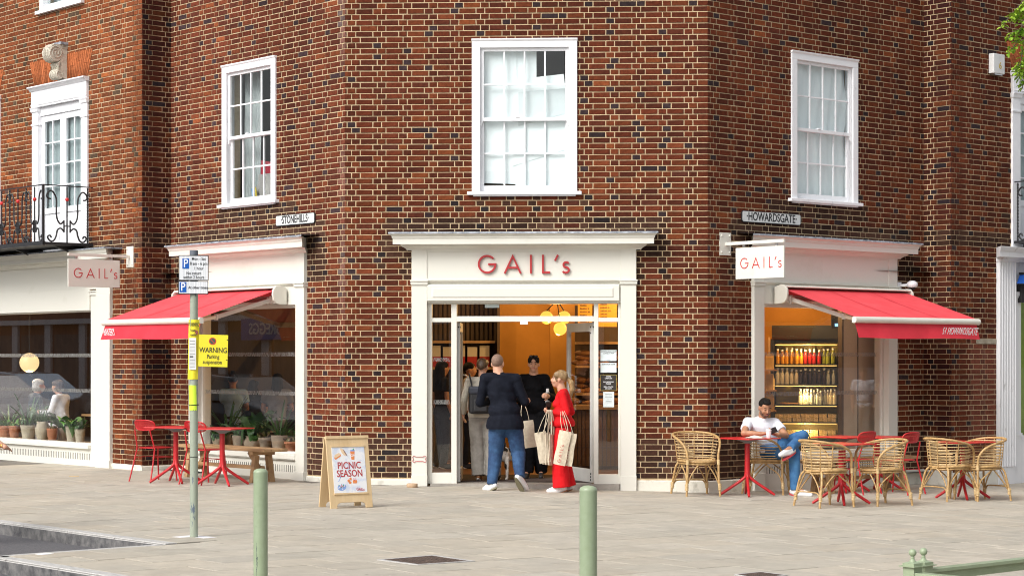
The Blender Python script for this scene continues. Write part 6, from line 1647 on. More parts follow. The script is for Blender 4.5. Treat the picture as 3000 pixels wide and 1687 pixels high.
def hand_parts(w, f, n, side, curl=.5, k=1.0, spread=.0, curls=None):
    f = Vector(f).normalized(); n = Vector(n); n = (n-f*n.dot(f)).normalized(); s = f.cross(n)*side; w = Vector(w); P = []
    R3 = Matrix((f, s, n)).transposed().to_4x4()
    P.append(('e', w+f*.048*k, (.052*k, .040*k, .017*k), R3)); P.append(('c', w-f*.02, .026*k, w+f*.03*k, .024*k))
    for i, (L, cc) in enumerate(zip((.068, .078, .072, .056), curls or (curl,)*4)):
        b = w+f*.082*k+s*(1.5-i)*.0205*k; d0 = (f+s*(1.5-i)*spread); d0.normalize(); L *= k
        d1 = (d0*math.cos(cc)+n*math.sin(cc)); d2 = (d0*math.cos(cc*2.1)+n*math.sin(cc*2.1)); m = b+d1*L*.5; e = m+d2*L*.5
        P += [('c', b-f*.03, .0105*k, m, .0095*k), ('c', m, .0095*k, e, .008*k)]
    b = w+f*.025*k+s*.032*k; m = b+(f*.55+s*.6+n*.25).normalized()*.038*k; e = m+(f*.85+s*.15+n*.35).normalized()*.032*k
    P += [('c', b, .014*k, m, .0115*k), ('c', m, .0115*k, e, .0095*k)]
    return P
def figure(label, M, H=1.72, J=None, bulk=1.0, female=False, skin='skin', hair=('short', 'hairb'), top=None, bottom=None, shoe=None, sleeve='long', look=(0, 0, 0), vox=.009, leg=(.085, .062, .055), hemz=None, hands=True, tail=None, curl=.5, coat=None, beard=False, seated=False, wr=.006, group=None, handdir=None, collar=True, topflare=1.0):
    o = thing('person', label, 'person', M, group); k = H/1.75
    D = dict(pel=(0, 0, .93), waist=(0, .0, 1.10), chest=(0, .0, 1.30), neck=(0, -.01, 1.47), head=(0, .02, 1.62),
             shR=(.185, -.01, 1.42), shL=(-.185, -.01, 1.42), elR=(.235, -.03, 1.13), elL=(-.235, -.03, 1.13), wrR=(.23, .06, .88), wrL=(-.23, .06, .88),
             hiR=(.095, 0, .90), hiL=(-.095, 0, .90), knR=(.11, .02, .49), knL=(-.11, .02, .49), anR=(.12, -.03, .09), anL=(-.12, -.03, .09), toR=(.14, .13, .03), toL=(-.14, .13, .03))
    D = {a: Vector(b)*k for a, b in D.items()}
    if J: D.update({a: Vector(b) for a, b in J.items()})
    b = bulk
    Mh = Matrix.Rotation(look[0], 4, 'Z') @ Matrix.Rotation(look[1], 4, 'X') @ Matrix.Rotation(look[2], 4, 'Y')
    hc = D['head']; hp = lambda x, y, z: hc+(Mh @ Vector((x, y, z)))*k
    up = (D['chest']-D['waist']).normalized(); side = (D['shR']-D['shL']).normalized(); fw = side.cross(up)*-1
    fw = up.cross(side)
    RT = Matrix((side, fw, up)).transposed().to_4x4()
    hipside = (D['hiR']-D['hiL']).normalized(); RP = Matrix((hipside, Vector((0, 0, 1)).cross(hipside), Vector((0, 0, 1)))).transposed().to_4x4()
    sw = (D['shR']-D['shL']).length/2
    torso = lambda g, gw=0: [('e', D['chest'], ((sw*.92+g)*1.0, (.105*b*k+g), .17*k+g), RT), ('e', D['waist'], ((.135*b*k+g+gw), (.098*b*k+g+gw), .15*k+g), RT), ('e', D['pel'], ((.155*b*k+g+gw), (.11*b*k+g+gw), .12*k+g), RP),
                             ('e', (D['chest']+D['waist'])/2, (.145*b*k+g, .1*b*k+g, .16*k), RT),
                             ('c', D['shL'], .058*k*b+g, D['shR'], .058*k*b+g), ('c', D['chest'], .09*k*b+g, D['neck']-(D['neck']-D['chest'])*.25, .07*k+g)]
    if female: 
        bu = D['chest']+fw*.07*k-up*.03*k
        bust = lambda g: [('e', bu+side*.065*k, (.06*k+g,)*3), ('e', bu-side*.065*k, (.06*k+g,)*3)]
    else: bust = lambda g: []
    def arm(S, g, upto=1.0, r=(.05, .042, .030)):
        a, e, w = D['sh'+S], D['el'+S], D['wr'+S]; P = []
        if upto <= .5:
            q = a.lerp(e, upto*2); P.append(('c', a, r[0]*b*k+g, q, r[0]*.97*b*k+g*1.5, (1, 0)))
        else:
            P.append(('c', a, r[0]*b*k+g, e, r[1]*b*k+g)); q = e.lerp(w, (upto-.5)*2); P.append(('c', e, r[1]*b*k+g, q, (r[1]+(r[2]-r[1])*(upto-.5)*2)*b*k+g, (1, 0)))
        return P
    # ---- body, one surface
    P = torso(-.012)+bust(-.012)
    for S in 'LR':
        P += arm(S, -.003); P += [('c', D['wr'+S], .027*k, D['wr'+S], .027*k)]
        P += [('c', D['hi'+S], .085*b*k, D['kn'+S], .056*b*k), ('c', D['kn'+S], .054*b*k, D['an'+S], .036*k), ('c', D['an'+S], .038*k, D['to'+S], .03*k)]
        if hands:
            hd = (handdir or {}).get(S)
            f = Vector(hd[0]) if hd else (D['wr'+S]-D['el'+S]); n = Vector(hd[1]) if hd else (side*(1 if S == 'L' else -1))
            cl = hd[2] if hd and len(hd) > 2 else curl; spd = hd[3] if hd and len(hd) > 3 else .04
            P += hand_parts(D['wr'+S], f, n, 1 if S == 'L' else -1, cl, k*1.0, spd)
    P += [('c', D['neck']-(D['neck']-D['chest'])*.3, .062*k*b, hp(0, -.015, -.06), .054*k*b**.5)]
    P += [('e', hp(0, -.012, .03), (.074*k, .094*k, .088*k), Mh), ('e', hp(0, .022, -.02), (.062*k, .072*k, .085*k), Mh), ('e', hp(0, .04, -.078), (.042*k*b**.5, .045*k, .034*k), Mh),
          ('c', hp(0, .088, .012), .010*k, hp(0, .108, -.022), .0135*k), ('e', hp(.036, .062, -.03), (.026*k,)*3), ('e', hp(-.036, .062, -.03), (.026*k,)*3), ('e', hp(0, .085, -.056), (.027*k, .014*k, .018*k), Mh)]
    for s in (-1, 1): P.append(('e', hp(s*.076, -.008, -.008), (.011*k, .019*k, .031*k), Mh))
    me = solid(P, vox, 4); me.materials.append(M_[skin]); me.name = 'body'; link('body', me, o)
    # ---- face
    if vox < .013:
        for s in (-1, 1):
            MB().sphere(hp(s*.031, .0805, .012), .0125*k, 12, 0, Mh @ Matrix.Diagonal((1.1, .6, .42, 1))).build('eye', M_['eyew'] if not seated else M_[skin], o)
            MB().sphere(hp(s*.031, .0875, .0115), (.0065*k, .003*k, .005*k) if not seated else (.012*k, .003*k, .0022*k), 10).build('iris' if not seated else 'eyelashes', M_['hairb'], o)
            MB().tube([hp(s*.014, .092, .031), hp(s*.032, .091, .037), hp(s*.05, .078, .031)], .0042*k, 6).build('eyebrow', M_[hair[1]] if hair[1] not in ('hairs',) else M_['hairbr'], o)
        MB().tube([hp(-.024, .093, -.052), hp(-.01, .1, -.054), hp(.01, .1, -.054), hp(.024, .093, -.052)], [.002, .006*k, .006*k, .002], 8).build('mouth', M_['lip'], o)
    if beard:
        me = solid([('e', hp(0, .042, -.078), (.049*k, .047*k, .036*k), Mh), ('e', hp(.045, .028, -.05), (.026*k, .04*k, .04*k), Mh), ('e', hp(-.045, .028, -.05), (.026*k, .04*k, .04*k), Mh), ('e', hp(0, .088, -.042), (.028*k, .014*k, .008*k), Mh)], .006, 3)
        me.materials.append(M_['beard']); link('beard', me, o)
    # ---- hair
    st, hm = hair
    HP = []
    if st == 'buzz': HP = [('e', hp(0, -.018, .034), (.0765*k, .0955*k, .088*k), Mh)]
    elif st == 'crop': HP = [('e', hp(0, -.024, .040), (.078*k, .095*k, .086*k), Mh), ('e', hp(0, .045, .092), (.052*k, .042*k, .026*k), Mh), ('e', hp(0, -.005, .108), (.058*k, .07*k, .022*k), Mh)]
    elif st in ('long', 'bob', 'pony', 'bun', 'up'):
        HP = [('e', hp(0, -.025, .045), (.085*k, .098*k, .088*k), Mh), ('e', hp(.05, .02, .06), (.035*k, .06*k, .05*k), Mh), ('e', hp(-.05, .02, .06), (.035*k, .06*k, .05*k), Mh)]
        if st == 'long': HP += [('c', hp(0, -.06, .0), .08*k, hp(0, -.085, -.22), .075*k), ('c', hp(.05, -.03, 0), .04*k, hp(.07, -.03, -.2), .035*k), ('c', hp(-.05, -.03, 0), .04*k, hp(-.07, -.03, -.2), .035*k)]
        if st == 'bob': HP += [('e', hp(0, -.04, -.03), (.092*k, .085*k, .08*k), Mh)]
        if st == 'bun': HP += [('e', hp(0, -.055, .135), (.045*k,)*3)]
        if st == 'up': HP += [('e', hp(0, -.09, .02), (.055*k, .045*k, .06*k), Mh)]
        if st == 'pony': HP += [('e', hp(0, -.095, .035), (.03*k,)*3), ('c', hp(0, -.10, .03), .026*k, hp(0, -.165, -.03), .04*k), ('c', hp(0, -.165, -.03), .04*k, hp(.01, -.185, -.13), .04*k), ('c', hp(.01, -.185, -.13), .04*k, hp(.02, -.17, -.22), .018*k),
                                ('c', hp(.05, .055, .045), .016*k, hp(.068, .03, -.02), .012*k), ('c', hp(-.05, .055, .045), .016*k, hp(-.068, .03, -.02), .012*k)]
    elif st == 'cap': HP = [('e', hp(0, -.02, .05), (.086*k, .103*k, .08*k), Mh), ('e', hp(0, .10, .045), (.055*k, .06*k, .01*k), Mh)]
    if HP:
        me = solid(HP, .007 if vox < .013 else .014, 3, .004 if st not in ('buzz', 'cap') else .0006, 30, 3); me.materials.append(M_[hm]); me.name = 'hair'; link('hair' if st != 'cap' else 'cap', me, o)
    # ---- top
    if top:
        P = torso(.006*b)+bust(.006)
        if hemz: P += [('c', D['waist'], .0, D['waist'], .0)][:0]
        for S in 'LR': P += arm(S, .011, {'long': .98, 'short': .30, 'three': .8, 'cuff': .9}[sleeve])
        if collar: P += [('c', D['chest'].lerp(D['neck'], .7), .078*k, D['neck']+(D['neck']-D['chest']).normalized()*.018*k, .064*k, (1, 0))]
        if hemz is not None:   # jacket or shirt hem hanging below the waist
            base = D['pel'].copy(); base.z = hemz
            mb = MB(); 
            for t in (0, .5, 1): pass
            P += [('e', D['pel'].lerp(D['waist'], .5), (.158*b*k*topflare, .118*b*k*topflare, .16*k), RP)]
            zz_ = max(hemz+.02, .0); q_ = D['pel'].copy(); q_.z = hemz-.02
            P += [('e', (D['pel'].x, D['pel'].y, hemz+.04), (.184*b*k*topflare, .138*b*k*topflare, max(.10, (D['waist'].z-hemz)*.75)), RP)]
        me = solid(P, vox, 4, wr, 7, len(label))
        if hemz is not None:
            bm = bmesh.new(); bm.from_mesh(me)
            # trim the garment at its hem, only around the trunk
            for _ in (0,):
                geom = bm.verts[:]+bm.edges[:]+bm.faces[:]
                bmesh.ops.bisect_plane(bm, geom=geom, plane_co=(0, 0, hemz), plane_no=(0, .0, -1))
                kill = [f for f in bm.faces if f.calc_center_median().z < hemz and (Vector((f.calc_center_median().x, f.calc_center_median().y))-Vector((D['pel'].x, D['pel'].y))).length < .26*b]
                bmesh.ops.delete(bm, geom=kill, context='FACES')
            bm.to_mesh(me); bm.free()
        me.materials.append(top); me.name = 'top'; link('top', me, o)
    # ---- trousers
    if bottom:
        P = [('e', D['pel']-Vector((0, 0, .01)), (.16*b*k, .115*b*k, .125*k), RP), ('e', D['pel'].lerp(D['waist'], .45), (.14*b*k, .104*b*k, .08*k), RP)]
        for S in 'LR':
            a, q, n = D['hi'+S], D['kn'+S], D['an'+S]
            P += [('c', a, (leg[0]+.008)*b*k+.004, q, leg[1]*b*k+.008), ('c', q, leg[1]*b*k+.008, n+(n-q).normalized()*.02, leg[2]*k+.006, (1, 0))]
            P += [('c', D['pel'], .10*b*k, a, .085*b*k)]
        me = solid(P, vox, 4, wr*1.15, 8, 5+len(label)); me.materials.append(bottom); me.name = 'trousers'; link('trousers', me, o)
    # ---- shoes
    if shoe:
        for S in 'LR':
            a, t = D['an'+S], D['to'+S]; d = (t-a); d.normalize(); fl = Vector((d.x, d.y, d.z)); heel = a-Vector((0, 0, .0))+Vector((0, 0, -.045*k))
            dn = Vector((0, 0, -1)); dn = (dn-d*dn.dot(d)).normalized() if abs(d.z) < .9 else Vector((0, -1, 0))
            heel = a+dn*.045*k-d*.01; tt = t+dn*.0
            P = [('c', a+dn*.02, .040*k, a-(D['kn'+S]-a).normalized()*-.02, .040*k, (1, 0)), ('c', heel-d*.015, .036*k, heel+d*.06, .037*k), ('c', heel+d*.06, .037*k, t+d*.03, .032*k), ('c', a+dn*.01, .038*k, t, .034*k)]
            me = solid(P, .008, 3); me.materials.append(shoe[0]); sh = link('shoe', me, o)
            sd = d.cross(dn).normalized()
            mb = MB(); L = (t-heel).length+.075; n = 20; vs = []
            for lay in (0, 1):
                for q in range(n):
                    an_ = 2*math.pi*q/n; u = math.cos(an_); v = math.sin(an_)
                    pos = heel-d*.045+d*(L*(u+1)/2)+sd*v*(.036+.006*u)*k*1.05+dn*(.030+lay*.016)*k; vs.append(pos)
            mb.add(vs, [tuple(range(n)), tuple(range(2*n-1, n-1, -1))]+[(i, i+n, (i+1) % n+n, (i+1) % n) for i in range(n)]); mb.build('sole', shoe[1], sh)
    return o, D, hp
M_['navy'] = cloth('navy_black_cotton_shirt', (.004, .005, .010), (.009, .011, .019)); M_['blackc'] = cloth('black_jersey', (.003, .003, .004), (.006, .006, .008)); M_['jean'] = mat('mid_blue_denim', (.008, .028, .085), .85, (.035, .095, .21), 6, .6, 16, detail=8)
M_['jean2'] = mat('bright_blue_denim', (.018, .085, .23), .85, (.06, .19, .38), 5, .5, 16, detail=8); M_['tee'] = cloth('white_cotton', (.74, .77, .84), (.80, .82, .87)); M_['redc'] = cloth('scarlet_suit_cloth', (.58, .008, .012), (.66, .015, .02))
M_['beige'] = cloth('beige_gabardine', (.46, .43, .36), (.55, .51, .43)); M_['greyc'] = cloth('warm_grey_wool', (.25, .235, .21), (.34, .32, .29)); M_['wshoe'] = mat('white_leather', (.72, .73, .74), .5, (.78, .79, .8), 6); M_['wsole'] = mat('white_rubber_sole', (.62, .60, .56), .6); M_['gum'] = mat('gum_sole', (.33, .15, .07), .6); M_['olive'] = mat('olive_grey_sole', (.20, .18, .11), .7)
M_['bshoe'] = mat('black_mesh_shoe', (.02, .02, .022), .6); M_['redsole'] = mat('red_edged_sole', (.5, .05, .06), .6)
V_ = Vector
# man in the black shirt, back to the street, stepping into the doorway
x0, y0 = -.09, 25.9; g = gz(x0)
J = dict(pel=(.0, 0, .95), waist=(-.02, 0, 1.12), chest=(-.055, .02, 1.33), neck=(-.085, .03, 1.51), head=(-.095, .055, 1.642), shR=(.135, .02, 1.44), shL=(-.25, .01, 1.45),
         elR=(.255, .05, 1.15), elL=(-.325, .06, 1.14), wrR=(.25, .28, 1.16), wrL=(-.12, .30, 1.16), hiR=(.10, 0, .88), hiL=(-.09, 0, .88), knR=(.17, .06, .50), knL=(-.12, .08, .49),
         anR=(.19, -.13, .20), anL=(-.165, -.0, .10), toR=(.265, -.03, .055), toL=(-.245, .09, .035))
figure('man in a black shirt and blue jeans seen from behind, stepping into the doorway', T(x0, y0, g), 1.79, J, 1.22, skin='skin', hair=('buzz', 'hairs'), top=M_['navy'], bottom=M_['jean'], shoe=(M_['wshoe'], M_['olive']), look=(R_(-14), 0, 0), leg=(.09, .070, .056), wr=.0065, hemz=.80, sleeve='cuff', curl=.9, topflare=1.08, handdir={'R': ((.1, 1, 0), (-1, 0, 0), .7)})
# woman in beige jacket with rucksack
x0, y0 = -.40, 27.15
o, D, hp = figure('woman in a beige jacket and wide grey trousers with a black rucksack, walking in', T(x0, y0, .008), 1.66, dict(elR=(.21, .10, 1.10), wrR=(.16, .28, 1.15), elL=(-.25, -.02, 1.10), wrL=(-.26, .1, .9), toR=(.17, .1, .03), anR=(.14, -.10, .09), anL=(-.05, -.0, .09), toL=(-.03, .15, .03), knR=(.13, .0, .47), knL=(-.07, .05, .47)), 1.0, True, hair=('up', 'hairbr'), top=M_['beige'], bottom=M_['greyc'], shoe=(mat('bronze_leather', (.3, .13, .05), .35), M_['wsole']), leg=(.095, .095, .10), hemz=.86, look=(R_(-12), 0, 0), topflare=1.15)
rk = thing('rucksack', 'black flap top rucksack on the back of the woman in beige', 'rucksack', T(x0-.03, y0-.20, 1.12, R_(5)))
MB().box(-.15, .15, -.08, .05, -.20, .14).build('bag', M_['bshoe'], rk, bevel=.035); MB().box(-.155, .155, -.095, .055, .06, .17).build('flap', mat('slate_flap', (.03, .035, .05), .6), rk, bevel=.03); MB().box(-.09, .09, -.115, -.081, -.17, .0).build('pocket', M_['bshoe'], rk, bevel=.02)
for sx in (-1, 1): MB().tube(smooth([(sx*.1, .05, .15), (sx*.13, .1, .30), (sx*.13, .2, .34)], 4), .016, 8, flat=.5).build('strap', M_['bshoe'], rk)
# woman in black facing out
x0, y0 = .30, 27.7
J = dict(shR=(.155, 0, 1.36), shL=(-.155, 0, 1.36), elR=(.26, .02, 1.10), elL=(-.26, .02, 1.10), neck=(0, -.01, 1.415), head=(0, .02, 1.565), wrR=(.14, .24, 1.08), wrL=(-.20, .25, 1.13), knR=(.09, .04, .47), knL=(-.09, .02, .47), anR=(.09, .06, .09), anL=(-.10, -.08, .09), toR=(.11, .21, .03), toL=(-.10, .07, .03))
figure('woman all in black standing in the doorway facing out, sunglasses on her head', T(x0, y0, .016, R_(178)), 1.70, J, 1.22, True, hair=('up', 'hairb'), top=M_['blackc'], bottom=M_['blackc'], shoe=(M_['bshoe'], M_['wsole']), leg=(.11, .10, .085), hemz=.55, look=(0, R_(-2), 0), curl=.9, topflare=1.25, wr=.008)
v = T(x0, y0, .016, R_(178)) @ V_((0, .075, 1.665)); sg = MB(); 
for s in (-1, 1): sg.sphere(v+V_((s*.033, 0, .01)), (.028, .008, .018), 12)
tag(sg.build('sunglasses', mat('black_gloss', (.01, .01, .01), .1), None), 'black sunglasses pushed up on the head of the woman in black', 'sunglasses')
v = at(1604, 1158, 27.55); bt = thing('drink_bottle', 'clear white capped bottle held up by the woman in black', 'bottle', T(v.x, v.y, v.z-.10)); MB().lathe([(.03, 0), (.032, .01), (.032, .135), (.022, .155)], n=16).build('bottle', mat('frosted_plastic', (.5, .5, .5), .2), bt); MB().lathe([(.021, .1555), (.021, .195), (0, .196)], n=14).build('cap', M_['white'], bt)
# woman in red, profile to the left, tote bags on her arm
x0, y0 = .655, 25.95; g = gz(x0)
J = dict(pel=(0, 0, .83), waist=(0, .01, .98), chest=(0, 0, 1.16), neck=(0, -.005, 1.315), head=(0, .045, 1.455), shR=(.165, -.02, 1.265), shL=(-.165, -.0, 1.265), elR=(.20, -.10, 1.03), elL=(-.20, -.06, 1.02),
         wrR=(.10, .15, 1.02), wrL=(-.12, .12, 1.035), hiR=(.085, 0, .80), hiL=(-.085, 0, .80), knR=(.09, .01, .43), knL=(-.09, .03, .43), anR=(.09, -.05, .085), anL=(-.09, .01, .085), toR=(.10, .10, .03), toL=(-.10, .15, .03))
Mred = T(x0, y0, g, R_(86))
figure('woman in a scarlet jacket and trousers with a blond ponytail, tote bags on her arm', Mred, 1.66, J, 1.03, True, hair=('pony', 'hairbl'), top=M_['redc'], bottom=M_['redc'], shoe=(M_['wshoe'], M_['gum']), leg=(.10, .10, .12), hemz=.85, look=(0, R_(4), 0), curl=.8, handdir={'L': ((.25, 1, .1), (.3, 0, 1), .8), 'R': ((-.3, 1, .1), (-.3, 0, 1), .8)}, topflare=1.24)
M_['calico'] = mat('unbleached_calico', (.55, .47, .35), .9, (.66, .58, .45), 20, .3, 80)
def tote(px, py, Y, w, h, rot, handle_px, label, printed=True, yaw=0, th=.02):
    """px,py = middle of the bag's top hem"""
    v = at(px, py, Y); hv = at(*handle_px, Y)
    o = thing('tote_bag', label, 'tote bag', T(v.x, v.y, v.z, yaw), 'calico tote bags'); Rm = Matrix.Rotation(rot, 4, 'Y')
    mb = MB(); n, m = 8, 10; vs = []
    for side in (0, 1):
        for i in range(n+1):
            for j in range(m+1):
                x = (i/n-.5)*w*(1+.04*math.sin(j)); z = -h*j/m; bulge = th*math.sin(math.pi*i/n)*(.35+.65*math.sin(math.pi*min(1, j/m)))+.006*noise.noise((x*14, z*9, px))
                vs.append((x, (-1 if side == 0 else 1)*(.002+abs(bulge)), z))
    N = (n+1)*(m+1)
    fs = [(i*(m+1)+j, i*(m+1)+j+1, (i+1)*(m+1)+j+1, (i+1)*(m+1)+j) for i in range(n) for j in range(m)]
    mb.add(vs[:N], fs, 0, True); mb.add(vs[N:], [f[::-1] for f in fs], 0, True)
    for i in (0, n):   # side seams
        a = [vs[i*(m+1)+j] for j in range(m+1)]; c = [vs[N+i*(m+1)+j] for j in range(m+1)]; mb.add(a+c, [(j, j+1, m+2+j, m+1+j) for j in range(m)])
    b = mb.build('bag', M_['calico'], o, Rm)
    hl = V_((hv.x-v.x, hv.y-v.y, hv.z-v.z))
    for q in (-1, 1):
        a = Rm @ V_((q*w*.24, -.01, -.01)); e = hl+V_((q*.012, 0, 0)); mid = (a+e)/2+V_((q*.012, -.01, 0))
        MB().tube(smooth([a, mid, e], 4), .011, 6, flat=.35).build('handle', M_['calico'], o)
    if printed: letters(b, Matrix.Translation((w*.12, -th-.010, -h*.93)) @ Matrix.Rotation(R_(-90), 4, 'Y'), w*.30, M_['redlet'], .001, .10)
    return o
hA = (1646, 1205)
tote(1672, 1268, 25.62, .16, .42, R_(9), (1650, 1204), 'tote bag with red lettering, hanging behind its twin at the front', yaw=R_(-12))
tote(1657, 1262, 25.58, .155, .44, R_(11), hA, 'tote bag with red lettering, frontmost on the arm of the woman in red', yaw=R_(-8))
for i, (px, rt, yw_, lb) in enumerate(((1582, -10, 10, 'blank calico tote bag furthest to the left of the bunch'), (1598, -4, 40, 'folded calico tote bag in the middle of the bunch'), (1608, 0, 55, 'narrow calico tote bag, right side of the bunch'), (1617, 4, 65, 'edge on calico tote bag beside the red trousers'))):
    tote(px, 1265+i*2, 25.72+i*.03, .15, .40, R_(rt), (1608+i, 1200), lb, False, R_(yw_), .014)
tote(1540, 1232, 26.6, .20, .36, R_(-8), (1532, 1180), 'full cream tote bag hanging between the man and the woman in black', False, R_(-10), .06)
v = at(1607, 1184, 25.8); ph = tag(MB().box(-.035, .035, -.004, .004, -.07, .07).build('phone', M_['black'], None, T(v.x, v.y, v.z) @ Matrix.Rotation(R_(60), 4, 'X'), bevel=.004), 'black phone in the hands of the woman in red', 'phone')
# seated man
o = thing('tmp', 'x', 'x'); bpy.data.objects.remove(o)
J = dict(pel=(3.39, 26.50, .44), waist=(3.36, 26.48, .59), chest=(3.31, 26.42, .74), neck=(3.29, 26.36, .895), head=(3.315, 26.30, 1.015), shR=(3.105, 26.40, .82), shL=(3.475, 26.42, .81), elR=(3.02, 26.13, .69), elL=(3.585, 26.25, .655),
         wrR=(3.245, 26.05, .685), wrL=(3.445, 26.07, .675), hiR=(3.42, 26.40, .42), hiL=(3.42, 26.56, .44), knR=(3.69, 26.20, .435), knL=(3.83, 26.42, .645), anR=(3.685, 26.15, -.035), anL=(3.62, 26.06, .50), toR=(3.85, 26.05, -.095), toL=(3.50, 25.99, .43))
J = {a: V_(b)-V_((3.36, 26.5, gz(3.36))) for a, b in J.items()}
figure('man in a white T-shirt and jeans sitting cross legged, looking at a phone', T(3.36, 26.5, gz(3.36)), 1.76, J, 1.08, skin='skin2', hair=('crop', 'hairb'), top=M_['tee'], bottom=M_['jean2'], shoe=(M_['wshoe'], M_['redsole']), sleeve='short', look=(R_(180+18), R_(-24), 0), leg=(.09, .068, .052), beard=True, wr=.006,
       handdir={'R': ((1, -.1, .15), (0, .2, 1), .7), 'L': ((-1, -.2, .2), (0, .2, 1), .7)}, seated=True, collar=False)
v = at(2262, 1262, 25.98); tag(MB().box(-.036, .036, -.004, .004, -.075, .075).build('phone', M_['black'], None, T(v.x, v.y, v.z) @ Matrix.Rotation(R_(62), 4, 'Y') @ Matrix.Rotation(R_(35), 4, 'X'), bevel=.004), 'black phone in the hand of the seated man', 'phone')
# passer-by whose hand enters at the left edge
wx = V_(((18-1500)/309, 19, 1.67-262/309)); bx0 = V_((-5.55, 19.05, 0))
J = dict(wrR=wx-bx0, elR=V_((-5.03, 19.02, .96))-bx0, shR=V_((-5.36, 19.05, 1.33))-bx0)
J = {}
rootM = T(bx0.x, bx0.y, gz(bx0.x), R_(90)); inv = rootM.inverted()
J = dict(wrL=inv @ V_(wx), elL=inv @ V_((-5.03, 19.0, .98)), shL=inv @ V_((-5.52, 18.87, 1.34)))
figure('passer-by out of the frame but for a hand with gold bracelets, left edge', rootM, 1.66, J, .95, True, hair=('long', 'hairbr'), top=M_['beige'], bottom=M_['jean'], shoe=(M_['wshoe'], M_['wsole']), sleeve='short', handdir={'L': ((1, 0, -.12), (0, .5, -1), .18, .16)}, vox=.008)
for k_ in (0, .014, .03):
    c = wx-V_((.03+k_, 0, -.01)); o = MB().tube([c+V_((0, .033*math.cos(R_(a)), .033*math.sin(a*math.pi/180))) for a in range(0, 360, 24)], .003, 6, closed=True).build('bracelet', mat('gold', (.8, .5, .15), .25, metal=1), None); tag(o, 'thin gold bracelet on the wrist at the left edge, '+('nearest the hand' if k_ == 0 else 'middle one' if k_ == .014 else 'nearest the elbow'), 'bracelet', 'gold bracelets')
# dog
dg_ = thing('dog', 'small black and white dog standing behind the legs of the man in the black shirt', 'dog', T(at(1475, 1390, 27.3).x+.02, 27.3, .01, R_(160)))
me = solid([('e', (0, -.12, .34), (.085, .2, .095)), ('e', (0, .05, .36), (.08, .10, .105)), ('c', (0, .10, .40), .06, (0, .17, .48), .05), ('e', (0, .20, .51), (.055, .065, .052)), ('c', (0, .24, .50), .035, (0, .31, .475), .022), ('c', (0, -.28, .40), .02, (0, -.42, .52), .010)]+
           [p for s in (-1, 1) for p in (('c', (s*.055, .07, .30), .035, (s*.055, .06, .16), .024), ('c', (s*.055, .06, .16), .024, (s*.055, .07, .03), .02), ('c', (s*.055, .07, .025), .022, (s*.055, .10, .02), .018),
            ('c', (s*.06, -.24, .30), .05, (s*.06, -.20, .19), .03), ('c', (s*.06, -.20, .19), .028, (s*.06, -.28, .11), .02), ('c', (s*.06, -.28, .11), .02, (s*.06, -.26, .03), .018), ('c', (s*.06, -.26, .022), .02, (s*.06, -.22, .02), .017),
            ('c', (s*.045, .18, .54), .02, (s*.07, .165, .475), .016))], .008, 3)
dm = bpy.data.materials.new('dog_coat'); dm.use_nodes = True; nn_ = dm.node_tree.nodes; ll_ = dm.node_tree.links; tcx = nn_.new('ShaderNodeTexCoord'); nz = nn_.new('ShaderNodeTexNoise'); nz.inputs['Scale'].default_value = 5; rr_ = nn_.new('ShaderNodeValToRGB'); rr_.color_ramp.elements[0].position = .50; rr_.color_ramp.elements[1].position = .53; rr_.color_ramp.elements[0].color = (.6, .57, .52, 1); rr_.color_ramp.elements[1].color = (.015, .013, .012, 1)
ll_.new(tcx.outputs['Object'], nz.inputs['Vector']); ll_.new(nz.outputs['Fac'], rr_.inputs['Fac']); ll_.new(rr_.outputs[0], nn_['Principled BSDF'].inputs['Base Color']); nn_['Principled BSDF'].inputs['Roughness'].default_value = .8
me.materials.append(dm); link('body', me, dg_); MB().sphere((0, .33, .48), .012, 8).build('nose', M_['black'], dg_)
for s in (-1, 1): MB().sphere((s*.03, .245, .525), .007, 8).build('eye', M_['black'], dg_)
# ---- people inside, simpler
def inside(label, px, Y, H, yaw, hair, topm, botm, seated=True, zoff=0, **kw):
    x = (px-1500)/FPX*Y
    J = None
    if seated: J = dict(pel=(0, 0, .55), waist=(0, .03, .70), chest=(0, .06, .90), neck=(0, .09, 1.06), head=(0, .13, 1.19), shR=(.17, .06, 1.01), shL=(-.17, .06, 1.01), elR=(.22, .12, .76), elL=(-.22, .12, .76), wrR=(.14, .36, .78), wrL=(-.14, .36, .78),
                        hiR=(.09, .03, .52), hiL=(-.09, .03, .52), knR=(.11, .43, .52), knL=(-.11, .43, .52), anR=(.11, .40, .09), anL=(-.11, .40, .09), toR=(.12, .55, .03), toL=(-.12, .55, .03))
    o, _, _ = figure(label, T(x, Y, .008+zoff, yaw), H, J, 1.0, kw.get('female', True), hair=hair, top=topm, bottom=botm, shoe=(M_['bshoe'], M_['wsole']), vox=.016, wr=.006, skin=kw.get('skin', 'skin2'), sleeve=kw.get('sleeve', 'short'), group='people inside the bakery')
    return x, Y
def stool(x, y, lb, h=.42):
    o = thing('cafe_stool', lb, 'stool', T(x, y, .008), 'stools inside the bakery'); MB().lathe([(.17, h), (.18, h+.015), (.17, h+.03), (0, h+.03)], n=20).build('seat', M_['shelfwood'], o)
    for k in range(4): a = R_(45+90*k); MB().tube([(.1*math.cos(a), .1*math.sin(a), h), (.17*math.cos(a), .17*math.sin(a), 0)], .014, 6).build('leg', M_['darkwood'], o)
pt = {k: cloth(k, c) for k, c in (('pale_blue_top', (.30, .45, .60)), ('dark_top', (.02, .02, .025)), ('grey_knit', (.18, .18, .18)), ('pink_top', (.50, .16, .22)), ('white_blouse', (.66, .66, .68)), ('dark_jacket', (.02, .025, .035)), ('apron_beige', (.35, .3, .24)), ('black_tee', (.015, .015, .018)))}
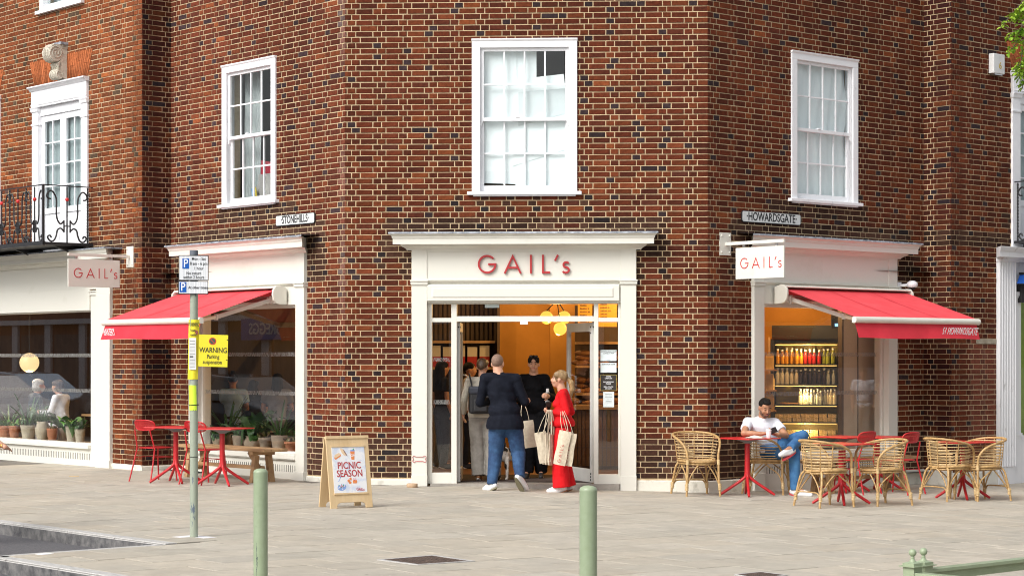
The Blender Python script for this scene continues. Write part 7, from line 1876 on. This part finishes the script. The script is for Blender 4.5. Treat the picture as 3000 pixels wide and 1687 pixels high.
for a in (('woman in a pale blue top with dark hair up, sitting in the middle window', 683, 30.6, 1.62, R_(10), ('bun', 'hairb'), pt['pale_blue_top'], pt['dark_top'], True, .12), ('woman with long black hair sitting behind the middle window, centre', 735, 30.9, 1.62, R_(-10), ('long', 'hairb'), pt['dark_top'], pt['dark_top'], True, .02),
          ('woman with long black hair in a grey top, right part of the middle window', 812, 30.3, 1.66, R_(5), ('long', 'hairb'), pt['grey_knit'], pt['dark_top'], True, .12), ('woman in a pink top standing in the middle window', 765, 31.9, 1.66, R_(150), ('up', 'hairbr'), pt['pink_top'], pt['dark_top'], False, 0)):
    x, y = inside(*a); 
    if a[8]: stool(x, y, 'round wooden stool under the '+a[0].split(' sitting')[0].split(', right')[0][:60], .44+a[9]-.02)
x, y = inside('grey haired man in a dark jacket sitting in the far left window', 92, 33.6, 1.72, R_(-60), ('bob', 'hairg'), pt['dark_jacket'], pt['dark_jacket'], True, .0, female=False, skin='skin', sleeve='long'); stool(x, y, 'round stool under the grey haired man')
x, y = inside('woman in a white blouse sitting in the far left window', 188, 32.9, 1.64, R_(70), ('bob', 'hairbr'), pt['white_blouse'], pt['white_blouse'], True, .0, skin='skin', sleeve='long'); stool(x, y, 'round stool under the woman in white')
inside('member of staff with dark hair tied back, behind the woman in beige', 1374, 30.3, 1.60, R_(-100), ('up', 'hairb'), pt['apron_beige'], pt['dark_top'], False)
inside('member of staff in black seen through the left side light', 1294, 30.2, 1.62, R_(-60), ('long', 'hairb'), pt['black_tee'], pt['dark_top'], False)
# photographer's companion out of frame to the right, seen only as a reflection in the right window
s_, t_ = hit(2530, FR, -.07); hx, hy = W(FR, s_, -.07); dd_ = V_(((2530-1500)/FPX, 1)).normalized(); nv = V_(FR.n); rf = dd_-nv*2*dd_.dot(nv); q = V_((hx, hy))+rf*13.5
figure('man in a white T-shirt and cap standing out of frame, reflected in the glass', T(q.x, q.y, gz(q.x), facing(-rf.x, -rf.y)), 1.72, None, 1.1, hair=('cap', 'hairbr'), top=M_['tee'], bottom=M_['greyc'], shoe=(M_['wshoe'], M_['wsole']), sleeve='short', vox=.016)
